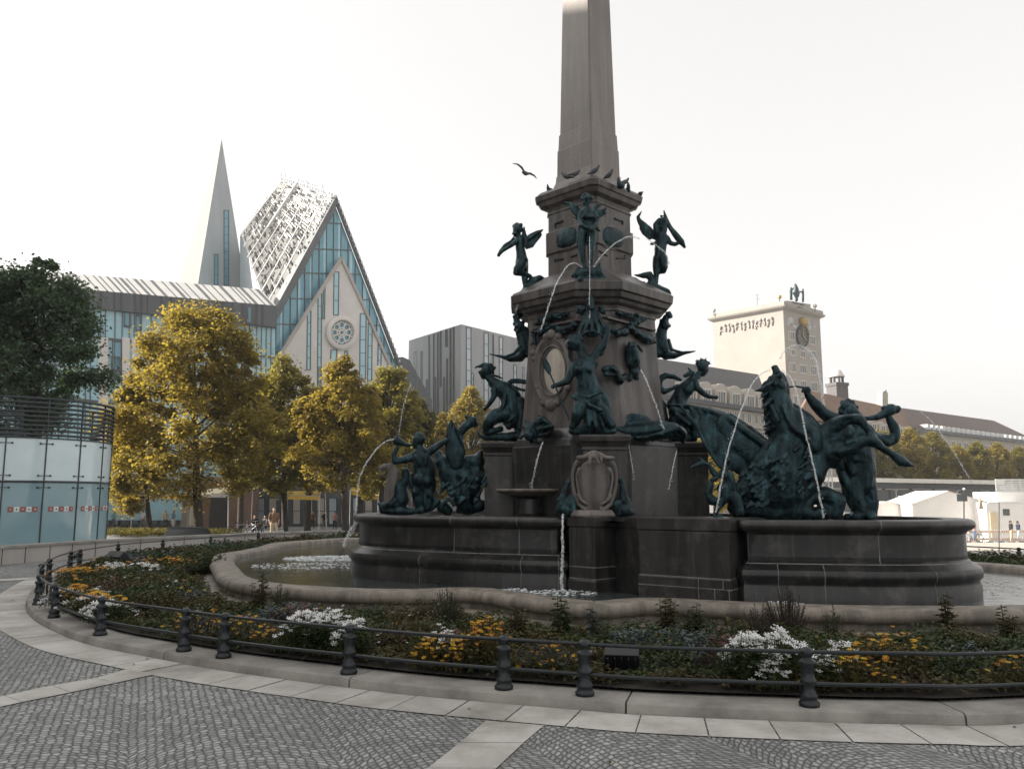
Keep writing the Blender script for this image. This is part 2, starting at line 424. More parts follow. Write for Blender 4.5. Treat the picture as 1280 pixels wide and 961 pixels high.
ZK = .09
kpx = [(1280, 889), (1148, 890), (1040, 888), (825, 880), (700, 871), (530, 857), (420, 844.5), (290, 828), (190, 811), (110, 795), (60, 776), (40, 763), (33.5, 751), (38, 738), (50, 728), (68, 718), (100, 709), (150, 700), (210, 693.5), (270, 687.5), (330, 681)]
kp = [G(x, y, ZK) for x, y in kpx]
kp = [xy(p) for p in kp] + [xy(p) for p in ((-6, 29.6), (-2, 30), (3, 28), (7, 24.6), (10.4, 21.2), (12.7, 17.3), (12.6, 13), (10.4, 9.3), (7.4, 7.2))]
KERB = resample(catmull(kp, 10), .12)
KN = normals(KERB)
def kerbs():
    mb = MB(); n = len(KERB)
    prof = [(-.40, .0), (-.40, ZK), (-.035, ZK), (-.008, ZK - .012), (0, ZK - .035), (.004, 0)]
    step = 21; i = 4
    while i < n + 4:
        j = min(i + step, n + 4)
        rings = []
        for k in range(i, j + 1):
            p = KERB[k % n]; q = KN[k % n]
            t = Vector((-q.y, q.x, 0))
            sh = t * (.008 if k == i else -.008 if k == j else 0) * (1 if area(KERB) > 0 else -1)
            rings.append([p + q * o + sh + Vector((0, 0, z - .0)) for o, z in prof])
        mb.loft(rings)
        i = j
    o = mb.build('kerb_ring', M['kerb'], smooth=30); o['kind'] = 'structure'
kerbs()
def slabring():
    mb = MB(); n = len(KERB)
    A = offset(KERB, .012); B = offset(KERB, .50)
    step = 4
    for i in range(0, n - n % step, step):
        ids = [(i + k) % n for k in range(step + 1)]
        a = [A[k].copy() for k in ids]; b = [B[k].copy() for k in ids]
        for q in (a, b):
            d = (q[1] - q[0]).normalized() * .006; q[0] += d; q[-1] -= d
        z = Vector((0, 0, .006 + RN.random() * .003))
        z.z += gz(a[0].y)
        mb.poly([p + z for p in a] + [p + z for p in reversed(b)])
    o = mb.build('paving_ring', M['slab']); o['kind'] = 'structure'
slabring()
def strip(tops, bots, name):
    mb = MB()
    for (a, b), (c, d) in zip(zip(tops, tops[1:]), zip(bots, bots[1:])):
        A, B_, Cc, D = G(*a), G(*b), G(*d), G(*c)
        ctr = (A + B_ + Cc + D) / 4
        mb.poly([ctr + (p - ctr) * .985 + Vector((0, 0, .008)) for p in (A, B_, Cc, D)])
    o = mb.build(name, M['slab']); o['kind'] = 'structure'
strip([(607.5, 901), (574, 929), (534, 961), (490, 1000), (440, 1040)], [(681, 907), (655, 929), (621, 961), (582, 1000), (545, 1040)], 'paving_strip')
strip([(159, 836.6), (119.5, 848), (65, 857), (5, 870), (-60, 884)], [(194, 843), (145, 854), (88, 866), (28, 878), (-40, 893)], 'paving_strip')
strip([(46, 721.3), (20, 722.8), (-10, 724.3), (-60, 727)], [(46, 723.8), (20, 725.4), (-10, 727), (-60, 730)], 'paving_strip')
# ================================================================ outer basin
nose = [(266, 716), (275, 728), (315, 738), (390, 744), (439, 746.5), (500, 747.5), (540, 747), (589, 744), (615, 750), (671, 758), (716, 763), (742, 766), (765, 764.5), (822, 759), (870, 762.5), (920, 765), (1040, 770), (1160, 771.5), (1280, 771)]
ZN = .38
op = [xy(G(x, y, ZN)) for x, y in nose]
nb = len(op)
op += [xy(p) for p in ((7.9, 9.9), (9.5, 12.2), (9.4, 15.0), (7.8, 17.4), (6.2, 18.4), (5.2, 20.6), (2.6, 23.0), (-1.0, 24.6))]
op += [xy(G(x, y, ZN)) for x, y in ((442, 675), (390, 677.6), (340, 681.5), (318, 687.5), (290, 693), (268, 697), (262, 706))]
OUT = resample(catmull(op, 10, True, (7, 11, 13, 30)), .14)
for _ in range(3): OUT = [(a + b * 2 + c) / 4 for a, b, c in zip(OUT[-1:] + OUT[:-1], OUT, OUT[1:] + OUT[:1])]
WZ = .35
bas = thing('outer_basin', 'low lobed outer granite basin with a rounded rim rising from the flower bed', 'fountain basin', (1.5, 17, 0))
mb = MB(); sweep(mb, OUT, [(-.46, .15), (-.46, .40), (-.43, .445), (-.38, .46), (-.10, .46), (-.03, .44), (.0, .38), (-.01, .33), (-.05, .30), (-.11, .285), (-.12, .20), (-.10, .16)])
mb.build('rim', M['sand'], bas, smooth=50)
mb = MB(); sweep(mb, OUT, [(-.2, .21), (.02, .215), (.06, .19), (.10, .17), (.12, .13), (.13, -.02)])
mb.build('plinth', M['sand'], bas, smooth=40)
mb = MB(); ins = offset(OUT, -.44); mb.poly([Vector((p.x, p.y, WZ)) for p in ins])
wo = mb.build('basin_water', M['water']); wo['kind'] = 'structure'
mb = MB(); mb.poly([Vector((p.x, p.y, .12)) for p in offset(KERB, -.35)])
so = mb.build('bed_soil', M['soil']); so['kind'] = 'structure'
# ================================================================ upper basin
ub = [(452, 722), (480, 725), (525, 728), (577, 731.5), (640, 734.5), (703, 737), (704, 730), (800, 728), (926, 738), (931, 751.5), (1000, 753.5), (1100, 755.5), (1165, 755), (1205, 752.5), (1222, 748)]
up = [xy(G(x, y, WZ)) for x, y in ub]
r_ = up[-1]; l_ = up[0]
up += [xy(p) for p in ((r_.x + .25, r_.y + .8), (r_.x + .0, r_.y + 1.8), (r_.x - .8, r_.y + 2.7), (r_.x - 2.2, r_.y + 4.0), (1.6, 17.6), (-.8, 18.0), (-2.2, 17.4), (l_.x - .25, l_.y + 1.2), (l_.x - .2, l_.y + .5))]
UPB = resample(catmull(up, 10, True, (5, 6, 7, 8, 9)), .08)
ZU = 1.39
ubt = thing('upper_basin', 'dark granite upper basin with moulded walls and rounded rim carrying the sculptures', 'fountain basin', (1.6, 14.5, 0))
prof = [(.07, .15), (.07, .52), (.05, .56), (.055, .60), (.09, .64), (.10, .70), (.08, .76), (.03, .79), (-.03, .83), (-.075, .87), (-.08, .92), (-.08, 1.20), (-.05, 1.235), (.0, 1.255), (.035, 1.29), (.045, 1.33), (.03, 1.37), (-.01, 1.39), (-.34, 1.39), (-.36, 1.28)]
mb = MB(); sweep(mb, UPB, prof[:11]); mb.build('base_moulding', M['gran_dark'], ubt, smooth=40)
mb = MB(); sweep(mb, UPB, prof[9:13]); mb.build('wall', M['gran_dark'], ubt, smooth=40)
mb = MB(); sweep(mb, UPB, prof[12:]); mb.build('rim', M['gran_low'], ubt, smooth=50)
mb = MB(); mb.poly([Vector((p.x, p.y, 1.34)) for p in offset(UPB, -.30)])
mb.build('water_surface', M['water'], ubt)
M['mortar'] = pm('pale lime mortar', (.24, .24, .235), (.10, .10, .10), .8, 0, 8)
def joints(path, prof, pxs, i0, i1, w=.006):
    N_ = normals(path); mb = MB()
    def pj(p):
        cd = p.y * CP + (p.z - EZ) * SP
        return 640 + p.x / cd * F
    for px in pxs:
        best = None
        for k in range(len(path)):
            if N_[k].y < -.15 and abs(pj(path[k] + Vector((0, 0, .8))) - px) < 6:
                if best is None or abs(pj(path[k] + Vector((0, 0, .8))) - px) < best[0]: best = (abs(pj(path[k] + Vector((0, 0, .8))) - px), k)
        if best is None: continue
        k = best[1]; t = Vector((-N_[k].y, N_[k].x, 0)) * w
        rings = [[path[k] + N_[k] * (o + .003) + Vector((0, 0, z)) - t, path[k] + N_[k] * (o + .003) + Vector((0, 0, z)) + t] for o, z in prof[i0:i1]]
        mb.loft(rings, cap=False, closed=False)
    return mb
for px in (566, 646, 1100): joints(UPB, prof, [px], 8, 18, .006).build('mortar_joint', M['mortar'], ubt, norm=False)
for px in (526, 655, 700, 970, 1026, 1167): joints(UPB, prof, [px], 0, 9, .005).build('mortar_joint', M['mortar'], ubt, norm=False)
mb = MB(); 
N_ = normals(UPB); mb.loft([[p + q * o + Vector((0, 0, z)) for p, q in zip(UPB, N_)] for o, z in ((-.0315, .832), (-.043, .842))], cap=False)
mb.build('mortar_line', M['mortar'], ubt)
# ---- corner pillar and angled pier in front of the basin
def bandbox(mb, quad, levels):
    """quad: 4 plan points; levels: (grow, z)"""
    c = sum(quad, Vector((0, 0, 0))) / 4
    rings = []
    for gr, z in levels:
        rings.append([c + (p - c) * (1 + gr / max(.05, (p - c).length)) + Vector((0, 0, z)) for p in quad])
    mb.loft(rings)
pc = xy(G(744.5, 741, WZ)); H_ = .345
pq = [pc, pc + Vector((H_, H_, 0)), pc + Vector((0, 2 * H_, 0)), pc + Vector((-H_, H_, 0))]
pil = thing('corner_pillar', 'square granite pillar set cornerwise under the carved shield at the front of the fountain', 'pillar', (pc.x, pc.y + H_, 0))
mb = MB(); bandbox(mb, pq, [(.03, .15), (.03, .50), (.0, .52), (0, 1.24), (-.015, 1.245), (-.015, 1.26), (.025, 1.27), (.025, 1.405)])
mb.build('shaft', M['gran_low'], pil, bevel=.006)
mb = MB()
for z in (.525, .69):
    bandbox(mb, pq, [(.003 if z > .52 else .033, z), (.003 if z > .52 else .033, z + .012)])
mb.build('mortar_line', M['mortar'], pil)
mb = MB(); cc = pc + Vector((0, H_, 0))
mb.loft([[cc + Vector((cos(a) * r, sin(a) * r * .8, z)) for a in [pi / 8 + k * pi / 4 for k in range(8)]] for r, z in ((.34, 1.405), (.35, 1.43), (.33, 1.46), (.30, 1.50))])
mb.build('cap', M['cartouche'], pil, smooth=30)
A_ = xy(G(800, 744, WZ)); B_ = xy(G(914, 753, WZ)); dv = (B_ - A_).normalized(); nv = Vector((-dv.y, dv.x, 0))
bq = [A_, B_, B_ + nv * 1.1, A_ + nv * 1.1]
pier = thing('side_pier', 'long plain granite pier running from the corner pillar to the right hand basin', 'pier', ((A_ + B_) / 2 + nv * .5)[:2] + (0,))
mb = MB(); bandbox(mb, bq, [(.02, .15), (.02, .62), (0, .64), (0, 1.22), (-.012, 1.225), (-.012, 1.24), (.02, 1.25), (.02, 1.405)])
mb.build('wall', M['gran_low'], pier, bevel=.006)
mb = MB()
for z, gr in ((.632, .004), (.50, .023)): bandbox(mb, bq, [(gr, z), (gr, z + .012)])
for t, z0, z1 in ((.67, .38, .63), (.84, .38, .50), (.93, .50, .63), (.99, .38, .50)):
    p = A_.lerp(B_, t) - nv * .024 * 1.0
    mb.box((p.x, p.y, (z0 + z1) / 2), (.010, .012, z1 - z0), atan2(dv.y, dv.x))
mb.build('mortar_line', M['mortar'], pier)
fq0 = xy(G(774, 742, WZ)) + Vector((.0, .35, 0))
mb = MB(); bandbox(mb, [fq0, A_ + nv * .02, A_ + nv * 1.0, fq0 + Vector((.2, 1.0, 0))], [(0, .15), (0, 1.25), (.015, 1.26), (.015, 1.40)])
mb.build('link_wall', M['gran_dark'], pier)
# ================================================================ pylon
PX, PY = 1.41, 14.4
PO = Vector((PX, PY, 0))
def lev(y, h, c):
    p = V(738, y, PY); m = mpp(p); h *= m; c *= m; z = p.z
    return [PO + Vector((a, b, z)) for a, b in ((-c, -h), (c, -h), (h, -c), (h, c), (c, h), (-c, h), (-h, c), (-h, -c))]
pyl = thing('fountain_pylon', 'tall granite fountain pylon of stepped cornices crowned by a tapering obelisk', 'monument', (PX, PY, 0))
def part(name, levels, mat, sm=None, bev=0):
    mb = MB(); mb.loft([lev(*l) for l in levels]); return mb.build(name, mat, pyl, smooth=sm, bevel=bev)
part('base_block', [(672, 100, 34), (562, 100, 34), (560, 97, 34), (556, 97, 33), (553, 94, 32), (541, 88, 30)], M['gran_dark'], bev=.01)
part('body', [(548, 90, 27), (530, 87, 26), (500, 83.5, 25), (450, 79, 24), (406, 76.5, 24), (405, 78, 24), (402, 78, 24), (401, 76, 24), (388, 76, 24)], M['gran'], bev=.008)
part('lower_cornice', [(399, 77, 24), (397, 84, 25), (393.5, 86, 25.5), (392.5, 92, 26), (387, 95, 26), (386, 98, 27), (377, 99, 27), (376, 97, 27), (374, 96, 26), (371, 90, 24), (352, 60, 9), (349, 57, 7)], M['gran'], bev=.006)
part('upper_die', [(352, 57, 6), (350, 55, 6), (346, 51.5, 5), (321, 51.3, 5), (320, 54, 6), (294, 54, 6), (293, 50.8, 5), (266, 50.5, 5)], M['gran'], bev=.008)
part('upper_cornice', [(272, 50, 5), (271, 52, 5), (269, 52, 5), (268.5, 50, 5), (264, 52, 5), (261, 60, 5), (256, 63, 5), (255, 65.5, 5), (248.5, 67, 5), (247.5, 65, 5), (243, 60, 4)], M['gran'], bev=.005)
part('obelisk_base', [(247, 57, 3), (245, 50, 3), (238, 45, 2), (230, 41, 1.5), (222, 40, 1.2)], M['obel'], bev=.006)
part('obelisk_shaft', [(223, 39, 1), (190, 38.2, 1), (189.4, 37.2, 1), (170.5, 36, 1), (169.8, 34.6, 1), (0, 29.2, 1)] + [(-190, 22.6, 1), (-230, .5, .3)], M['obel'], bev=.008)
# pedestals on the four corners
for nm, dx, dy, rz in (('front', 0, -1.55, 0), ('left', -1.46, 0, pi / 2), ('right', 1.54, 0, pi / 2), ('back', 0, 1.6, 0)):
    mb = MB(); c = PO + Vector((dx, dy, 0)); R_ = Matrix.Rotation(rz, 3, 'Z')
    def q(w, d): return [c + R_ @ Vector((a * w, b * d, 0)) for a, b in ((-1, -1), (1, -1), (1, 1), (-1, 1))]
    rings = []
    for w, d, z in ((.33, .42, 1.3), (.33, .42, 2.38), (.345, .43, 2.40), (.345, .43, 2.43), (.33, .42, 2.44), (.36, .45, 2.50), (.39, .48, 2.53), (.40, .49, 2.60), (.38, .47, 2.63)):
        rings.append([p + Vector((0, 0, z)) for p in q(w, d)])
    mb.loft(rings); mb.build('pedestal', M['gran_low'], pyl, bevel=.006)
# face details --------------------------------------------------
s2 = sqrt(.5)
NLf, NRf = Vector((-s2, -s2, 0)), Vector((s2, -s2, 0))
def fpt(h, c, y, n):
    m = mpp(V(738, y, PY)); return PO + n * ((h + c) * m * s2)
def relief(mb, pts, c, n, depth, inset=0.0):
    w = [onp(x, y, c, n) + n * inset for x, y in pts]
    mb.prism([p - n * .03 for p in w], n * (depth + .03))
def ell(cx, cy, rx, ry, n=28, sk=0.0, pw=1.0):
    out = []
    for i in range(n):
        a = 2 * pi * i / n; u, v = cos(a), sin(a)
        u = math.copysign(abs(u) ** pw, u); v = math.copysign(abs(v) ** pw, v)
        out.append((cx + rx * u, cy + ry * v + sk * rx * u))
    return out
def zm(x0, y0, s): return lambda x, y: (x0 + x / s, y0 + y / s)
z2 = zm(600, 200, 4.571)
def domed(mb, cx, cy, rx, ry, c, n, dep, sk, pw, lev_=((1.0, -.02), (1.0, .2), (.9, .6), (.7, .88), (.4, 1.0))):
    rings = []
    for k, t in lev_:
        rings.append([onp(x, y, c, n) + n * (dep * t) for x, y in ell(cx, cy, rx * k, ry * k, 28, sk, pw)])
    mb.loft(rings)
cL = fpt(51.3, 5, 300, NLf); cR = fpt(51.3, 5, 300, NRf)
for n, c, cx, cy, sk in ((NLf, cL, 503, 447, -.24), (NRf, cR, 752, 444, .22)):
    a, b = z2(cx, cy)
    mb = MB(); 
    o_ = [onp(x, y, c, n) for x, y in ell(a, b, 76 / 4.571, 70 / 4.571, 32, sk, .75)]
    i_ = [onp(x, y, c, n) for x, y in ell(a, b, 67 / 4.571, 61 / 4.571, 32, sk, .75)]
    mb.loft([[p - n * .02 for p in o_], [p + n * .02 for p in o_], [p + n * .02 for p in i_], [p - n * .02 for p in i_]], cap=False)
    mb.build('oval_moulding', M['gran'], pyl, smooth=40)
    mb = MB(); domed(mb, a, b, 66 / 4.571, 60 / 4.571, c, n, .075, sk, .75); mb.build('bronze_boss', M['bronze'], pyl, smooth=60)
def bars(pts, n, c, w=5):
    mb = MB()
    for (x0, y0, x1, y1) in pts:
        a = onp(*z2(x0, y0), c, n); b = onp(*z2(x1, y1), c, n)
        mb.bar(a, b, .05, .028)
    mb.build('sunk_panel_edge', M['gran_dark'], pyl, bevel=.004)
bars([(430, 365, 475, 348), (430, 365, 432, 388), (430, 570, 478, 566), (430, 566, 432, 585), (520, 555, 556, 540)], NLf, cL)
bars([(770, 335, 815, 350), (815, 350, 813, 370), (780, 562, 828, 558), (828, 545, 828, 565), (680, 520, 725, 548)], NRf, cR)
# marble plaque on the left face
z3 = zm(600, 370, 4.177)
cL2 = fpt(80, 24, 468, NLf); cR2 = fpt(80, 24, 468, NRf)
pq_ = thing('marble_plaque', 'oval yellowed marble plaque in a carved pale stone cartouche on the left pylon face', 'plaque', onp(*z3(385, 400), cL2, NLf))
mb = MB(); a, b = z3(388, 395)
rings = []
for k, t in ((1.0, -.05), (1.0, .05), (.95, .09), (.86, .10), (.80, .07), (.74, .05)):
    rings.append([onp(x, y, cL2, NLf) + NLf * t for x, y in ell(a, b, 102 / 4.177 * k, 198 / 4.177 * k, 40, -.06)])
mb.loft(rings); mb.build('frame', M['cartouche'], pq_, smooth=50)
mb = MB(); domed(mb, z3(398, 392)[0], z3(398, 392)[1], 62 / 4.177, 120 / 4.177, cL2 + NLf * .055, NLf, .03, -.06, 1); mb.build('marble_oval', M['marble'], pq_, smooth=60)
mb = MB()
rim = [onp(x, y, cL2, NLf) + NLf * .09 for x, y in ell(*z3(396, 393), 70 / 4.177, 130 / 4.177, 40, -.06)]
mb.tube(rim + rim[:1], .018, 6)
for (x, y, r) in ((390, 205, .10), (360, 215, .07), (425, 215, .07), (385, 575, .10), (345, 560, .06), (420, 560, .06), (300, 330, .06), (478, 250, .07), (292, 300, .07), (470, 480, .06), (310, 480, .05)):
    p = onp(*z3(x, y), cL2, NLf) + NLf * .06; mb.ball(p, r, 10, 7)
mb.build('carved_scroll', M['cartouche'], pq_, smooth=60)
# garland string mouldings under the lower cornice
for n, c, pts in ((NLf, cL2, [(280, 175, 520, 125)]), (NRf, cR2, [(650, 112, 905, 180)])):
    mb = MB()
    for x0, y0, x1, y1 in pts:
        mb.bar(onp(*z3(x0, y0), c, n) + n * .0, onp(*z3(x1, y1), c, n), .12, .035)
    mb.build('string_moulding', M['gran'], pyl, bevel=.005)
# left bowl on its stem
bp = V(663, 613, 13.55)
bowl = thing('stone_bowl', 'shallow round stone bowl catching the spout jet on the left side of the pylon', 'bowl', (bp.x, bp.y, 1.3))
mb = MB(); mb.lathe([(.10, bp.z - .10), (.30, bp.z - .085), (.50, bp.z - .045), (.575, bp.z - .01), (.58, bp.z + .01), (.56, bp.z + .025), (.53, bp.z + .02), (.45, bp.z - .02), (.05, bp.z - .03)], (bp.x, bp.y, 0), 40)
mb.build('dish', M['sand'], bowl, smooth=40)
mb = MB(); mb.lathe([(.36, 1.3), (.34, 1.36), (.22, 1.42), (.20, bp.z - .14), (.28, bp.z - .095)], (bp.x, bp.y, 0), 24)
mb.build('stem', M['gran_dark'], bowl, smooth=40)
mb = MB(); mb.lathe([(.50, bp.z + .004), (.49, bp.z + .008)], (bp.x, bp.y, 0), 32); mb.build('water_surface', M['water'], bowl)
# ================================================================ bronze sculpture (continuous skins grown over tapered limbs)
TS = bpy.data.scenes.new('workshop')
def skin(name, chains, T, mat, parent=None, vox=.018, sm=3, disp=.004, dfreq=9):
    """chains: lists of (point, radius[, flatten]); T turns a chain node into (world point, radius)"""
    mb = MB()
    for ch in chains:
        fl = 1.0
        if isinstance(ch, tuple): ch, fl = ch
        nd = [T(*k) for k in ch]
        for p, r in nd: mb.ball(p, r, 12, 8, (1, fl, 1))
        for (p, r), (q, s_) in zip(nd, nd[1:]):
            d = q - p
            if d.length < 1e-4: continue
            k = max(1, int(d.length / .25))
            mb.loft([mb.ring(p.lerp(q, i / k), d, r + (s_ - r) * i / k, 12, fl) for i in range(k + 1)])
    me = mb.mesh(name)
    t = bpy.data.objects.new('t', me); TS.collection.objects.link(t)
    m = t.modifiers.new('r', 'REMESH'); m.mode = 'VOXEL'; m.voxel_size = vox
    s = t.modifiers.new('s', 'SMOOTH'); s.factor = .5; s.iterations = max(1, sm - 1)
    with bpy.context.temp_override(scene=TS, view_layer=TS.view_layers[0]):
        dg = bpy.context.evaluated_depsgraph_get()
    m2 = bpy.data.meshes.new_from_object(t.evaluated_get(dg))
    bpy.data.objects.remove(t); bpy.data.meshes.remove(me)
    if disp:
        nv = len(m2.vertices); co = [0.0] * (nv * 3); no = [0.0] * (nv * 3)
        m2.vertices.foreach_get('co', co); m2.vertex_normals.foreach_get('vector', no)
        for i in range(0, nv * 3, 3):
            p = Vector(co[i:i + 3]); a = (noise.noise(p * dfreq) + .6 * noise.noise(p * (dfreq * 2.3)) + .35 * noise.noise(p * (dfreq * 5))) * disp
            co[i] += no[i] * a; co[i + 1] += no[i + 1] * a; co[i + 2] += no[i + 2] * a
        m2.vertices.foreach_set('co', co); m2.update()
    m2.name = name; m2.materials.clear(); m2.shade_smooth()
    return link(name, m2, mat, parent)
def zT(x0, y0, s, d):
    def T(x, y, r, dz=0.0):
        p = V(x0 + x / s, y0 + y / s, d + dz); return p, r / s * mpp(p)
    return T
def curls(x, y, R, r, n, dz=0.0, seed=1):
    q = random.Random(seed); out = []
    for i in range(n):
        a = q.random() * 2 * pi; k = sqrt(q.random())
        out.append([(x + cos(a) * R * k, y + sin(a) * R * k * .95, r * (.7 + .6 * q.random()), dz + (1 - k) * -.05 + (q.random() - .5) * .06)])
    return out
BZ, BU = M['bronze'], M['bronze_up']
def statue(name, label, cat, T, x, y, group=None):
    p, _ = T(x, y, 1); return thing(name, label, cat, p, group)
GC = 'winged cherubs on the cornice'
# --- cherub, left
T = zT(600, 260, 7.39, 14.4)
t = statue('cherub_statue', 'bronze cherub with spread wings blowing a horn toward the left above the cornice', 'statue', T, 410, 850, GC)
skin('body', [[(343, 200, 42), (335, 235, 34)], [(318, 235, 12, -.06)], [(303, 238, 10)], [(355, 245, 24), (365, 285, 28)], [(370, 300, 44), (368, 350, 42), (378, 410, 45), (388, 480, 56), (380, 520, 56)], [(405, 488, 44, -.05)],
    [(335, 310, 26, -.12), (288, 345, 21, -.12), (235, 380, 17, -.10), (195, 405, 15, -.08)], [(345, 290, 24, .12), (292, 310, 17, .12), (235, 350, 15, .06), (195, 392, 14)],
    [(385, 515, 50, -.08), (345, 570, 40, -.1), (335, 596, 32, -.1), (400, 606, 26, -.04), (455, 625, 20), (480, 642, 13), (492, 655, 10)], [(400, 520, 50, .08), (412, 600, 36, .06), (414, 660, 30), (418, 715, 22), (414, 750, 20), (392, 765, 15)]] + curls(350, 190, 46, 16, 34, 0, 3), T, BU, t, .016, 2)
skin('wing', [([(398, 310, 32), (405, 240, 24), (409, 148, 5)], .4), ([(420, 310, 20), (425, 250, 14)], .4)], T, BU, t, .014, 2)
skin('wing', [([(425, 335, 34), (470, 275, 40), (530, 235, 30), (592, 192, 7)], .35), ([(435, 355, 26), (485, 320, 32), (550, 255, 22), (580, 240, 8)], .35), ([(430, 370, 18), (480, 350, 20), (515, 318, 10)], .35), ([(450, 290, 10, -.05), (520, 235, 8, -.05), (585, 195, 4, -.05)], 1)], T, BU, t, .014, 1)
skin('horn', [[(170, 438, 15), (195, 400, 22), (235, 345, 18), (290, 305, 12), (318, 262, 8)], [(165, 445, 8), (185, 448, 6)]], T, BU, t, .014, 1)
skin('dolphin_base', [[(288, 832, 8), (345, 815, 26), (420, 780, 42), (480, 730, 45), (500, 670, 38), (550, 650, 30), (596, 658, 12)], [(490, 740, 40), (510, 800, 26)], [(420, 810, 36), (500, 790, 36)], [(440, 720, 26), (470, 650, 18)]], T, BU, t, .018, 2, .008, 12)
# --- cherub, front
T = zT(690, 235, 7.39, 13.08)
t = statue('cherub_statue', 'bronze cherub facing forward holding a fish at the front corner of the pylon', 'statue', T, 340, 880, GC)
skin('body', [[(322, 112, 44), (312, 165, 32)], [(300, 140, 10, -.12)], [(322, 190, 30)], [(330, 225, 60), (330, 290, 55), (335, 350, 50), (330, 385, 58)], [(278, 225, 32), (385, 225, 32)],
    [(270, 235, 30), (258, 300, 25), (285, 345, 21, -.1), (335, 372, 18, -.16)], [(390, 235, 29), (420, 300, 24, -.05), (392, 345, 20, -.12), (358, 368, 17, -.16)],
    [(295, 400, 46), (278, 470, 42), (272, 560, 35), (282, 620, 30), (292, 690, 22), (290, 722, 20), (280, 732, 15, -.06)], [(368, 400, 44), (366, 480, 41), (362, 560, 35), (360, 640, 29), (358, 700, 22), (360, 732, 20), (360, 740, 14, -.06)], [(335, 330, 6, -.2)], [(300, 265, 26, -.1)], [(360, 265, 26, -.1)]] + curls(322, 98, 50, 15, 40, -.02, 5), T, BU, t, .016, 2)
skin('wing', [([(262, 225, 22, .12), (215, 185, 34, .12), (160, 148, 24, .12), (104, 126, 6, .12)], .4), ([(252, 262, 24, .1), (210, 225, 28, .1), (165, 185, 12, .1)], .4), ([(240, 292, 16, .1), (190, 265, 10, .1)], .4)], T, BU, t, .014, 1)
skin('wing', [([(388, 205, 22, .12), (420, 168, 22, .12), (472, 145, 6, .12)], .4), ([(425, 235, 28, .12), (470, 215, 24, .12), (502, 185, 10, .12)], .4), ([(440, 260, 20, .12), (500, 235, 8, .12)], .4)], T, BU, t, .014, 1)
skin('fish', [[(338, 365, 14, -.2), (365, 385, 26, -.2), (400, 345, 20, -.16), (425, 290, 12, -.1), (430, 270, 16, -.1)], [(398, 350, 18, -.1), (425, 385, 16, -.1), (445, 400, 8, -.1)]], T, BU, t, .014, 1)
skin('drapery', [([(255, 360, 20), (245, 440, 20), (236, 500, 14), (243, 560, 8)], .8), [(340, 400, 18, -.1), (345, 480, 12, -.06), (342, 560, 8)]], T, BU, t, .014, 1)
skin('dolphin_base', [[(245, 800, 40), (300, 785, 52), (365, 790, 60), (430, 775, 48), (465, 820, 34)], [(190, 812, 18), (240, 750, 24)], [(440, 745, 22), (438, 700, 12)], [(305, 725, 22)], [(495, 835, 20)], [(235, 850, 24), (340, 850, 40), (480, 850, 28)], [(260, 845, 30, -.1)]], T, BU, t, .018, 1, .01, 12)
# --- cherub, right
T = zT(780, 250, 7.39, 14.35)
t = statue('cherub_statue', 'bronze cherub on the right corner with a long horn and one raised wing', 'statue', T, 300, 880, GC)
skin('body', [[(366, 222, 40), (366, 280, 34)], [(392, 262, 10, -.03)], [(372, 305, 24)], [(340, 340, 58), (345, 400, 55), (336, 460, 56), (332, 520, 54)],
    [(302, 300, 30), (290, 230, 24, -.03), (325, 185, 20, -.05), (372, 172, 16, -.05)], [(392, 350, 28), (430, 400, 22), (475, 410, 19), (512, 392, 18)],
    [(312, 540, 46), (298, 610, 36), (300, 665, 30), (298, 720, 23), (296, 770, 21)], [(362, 540, 44, -.08), (372, 618, 36, -.1), (366, 655, 27, -.08), (335, 665, 20), (310, 660, 14, .05)]] + curls(368, 212, 44, 14, 30, 0, 8), T, BU, t, .016, 2)
skin('horn', [[(368, 100, 8), (390, 180, 18), (430, 262, 22), (490, 340, 32), (530, 390, 30), (560, 436, 14)], [(345, 150, 14)]], T, BU, t, .014, 1)
skin('wing', [([(290, 340, 34, .1), (230, 290, 44, .1), (180, 240, 40, .1), (140, 190, 24, .1), (128, 160, 18, .1), (162, 106, 6, .1)], .4), ([(240, 350, 22, .1), (185, 310, 20, .1), (150, 260, 12, .1)], .4), ([(285, 400, 18, .05), (250, 408, 14, .05)], .5)], T, BU, t, .014, 1)
skin('dolphin_base', [[(92, 694, 6), (170, 700, 24), (230, 690, 34), (260, 740, 36), (250, 800, 50), (330, 830, 44), (400, 850, 30), (440, 868, 7)], [(180, 765, 18), (192, 825, 24)], [(360, 880, 40), (395, 905, 24)], [(250, 860, 40)]], T, BU, t, .018, 1, .008, 12)
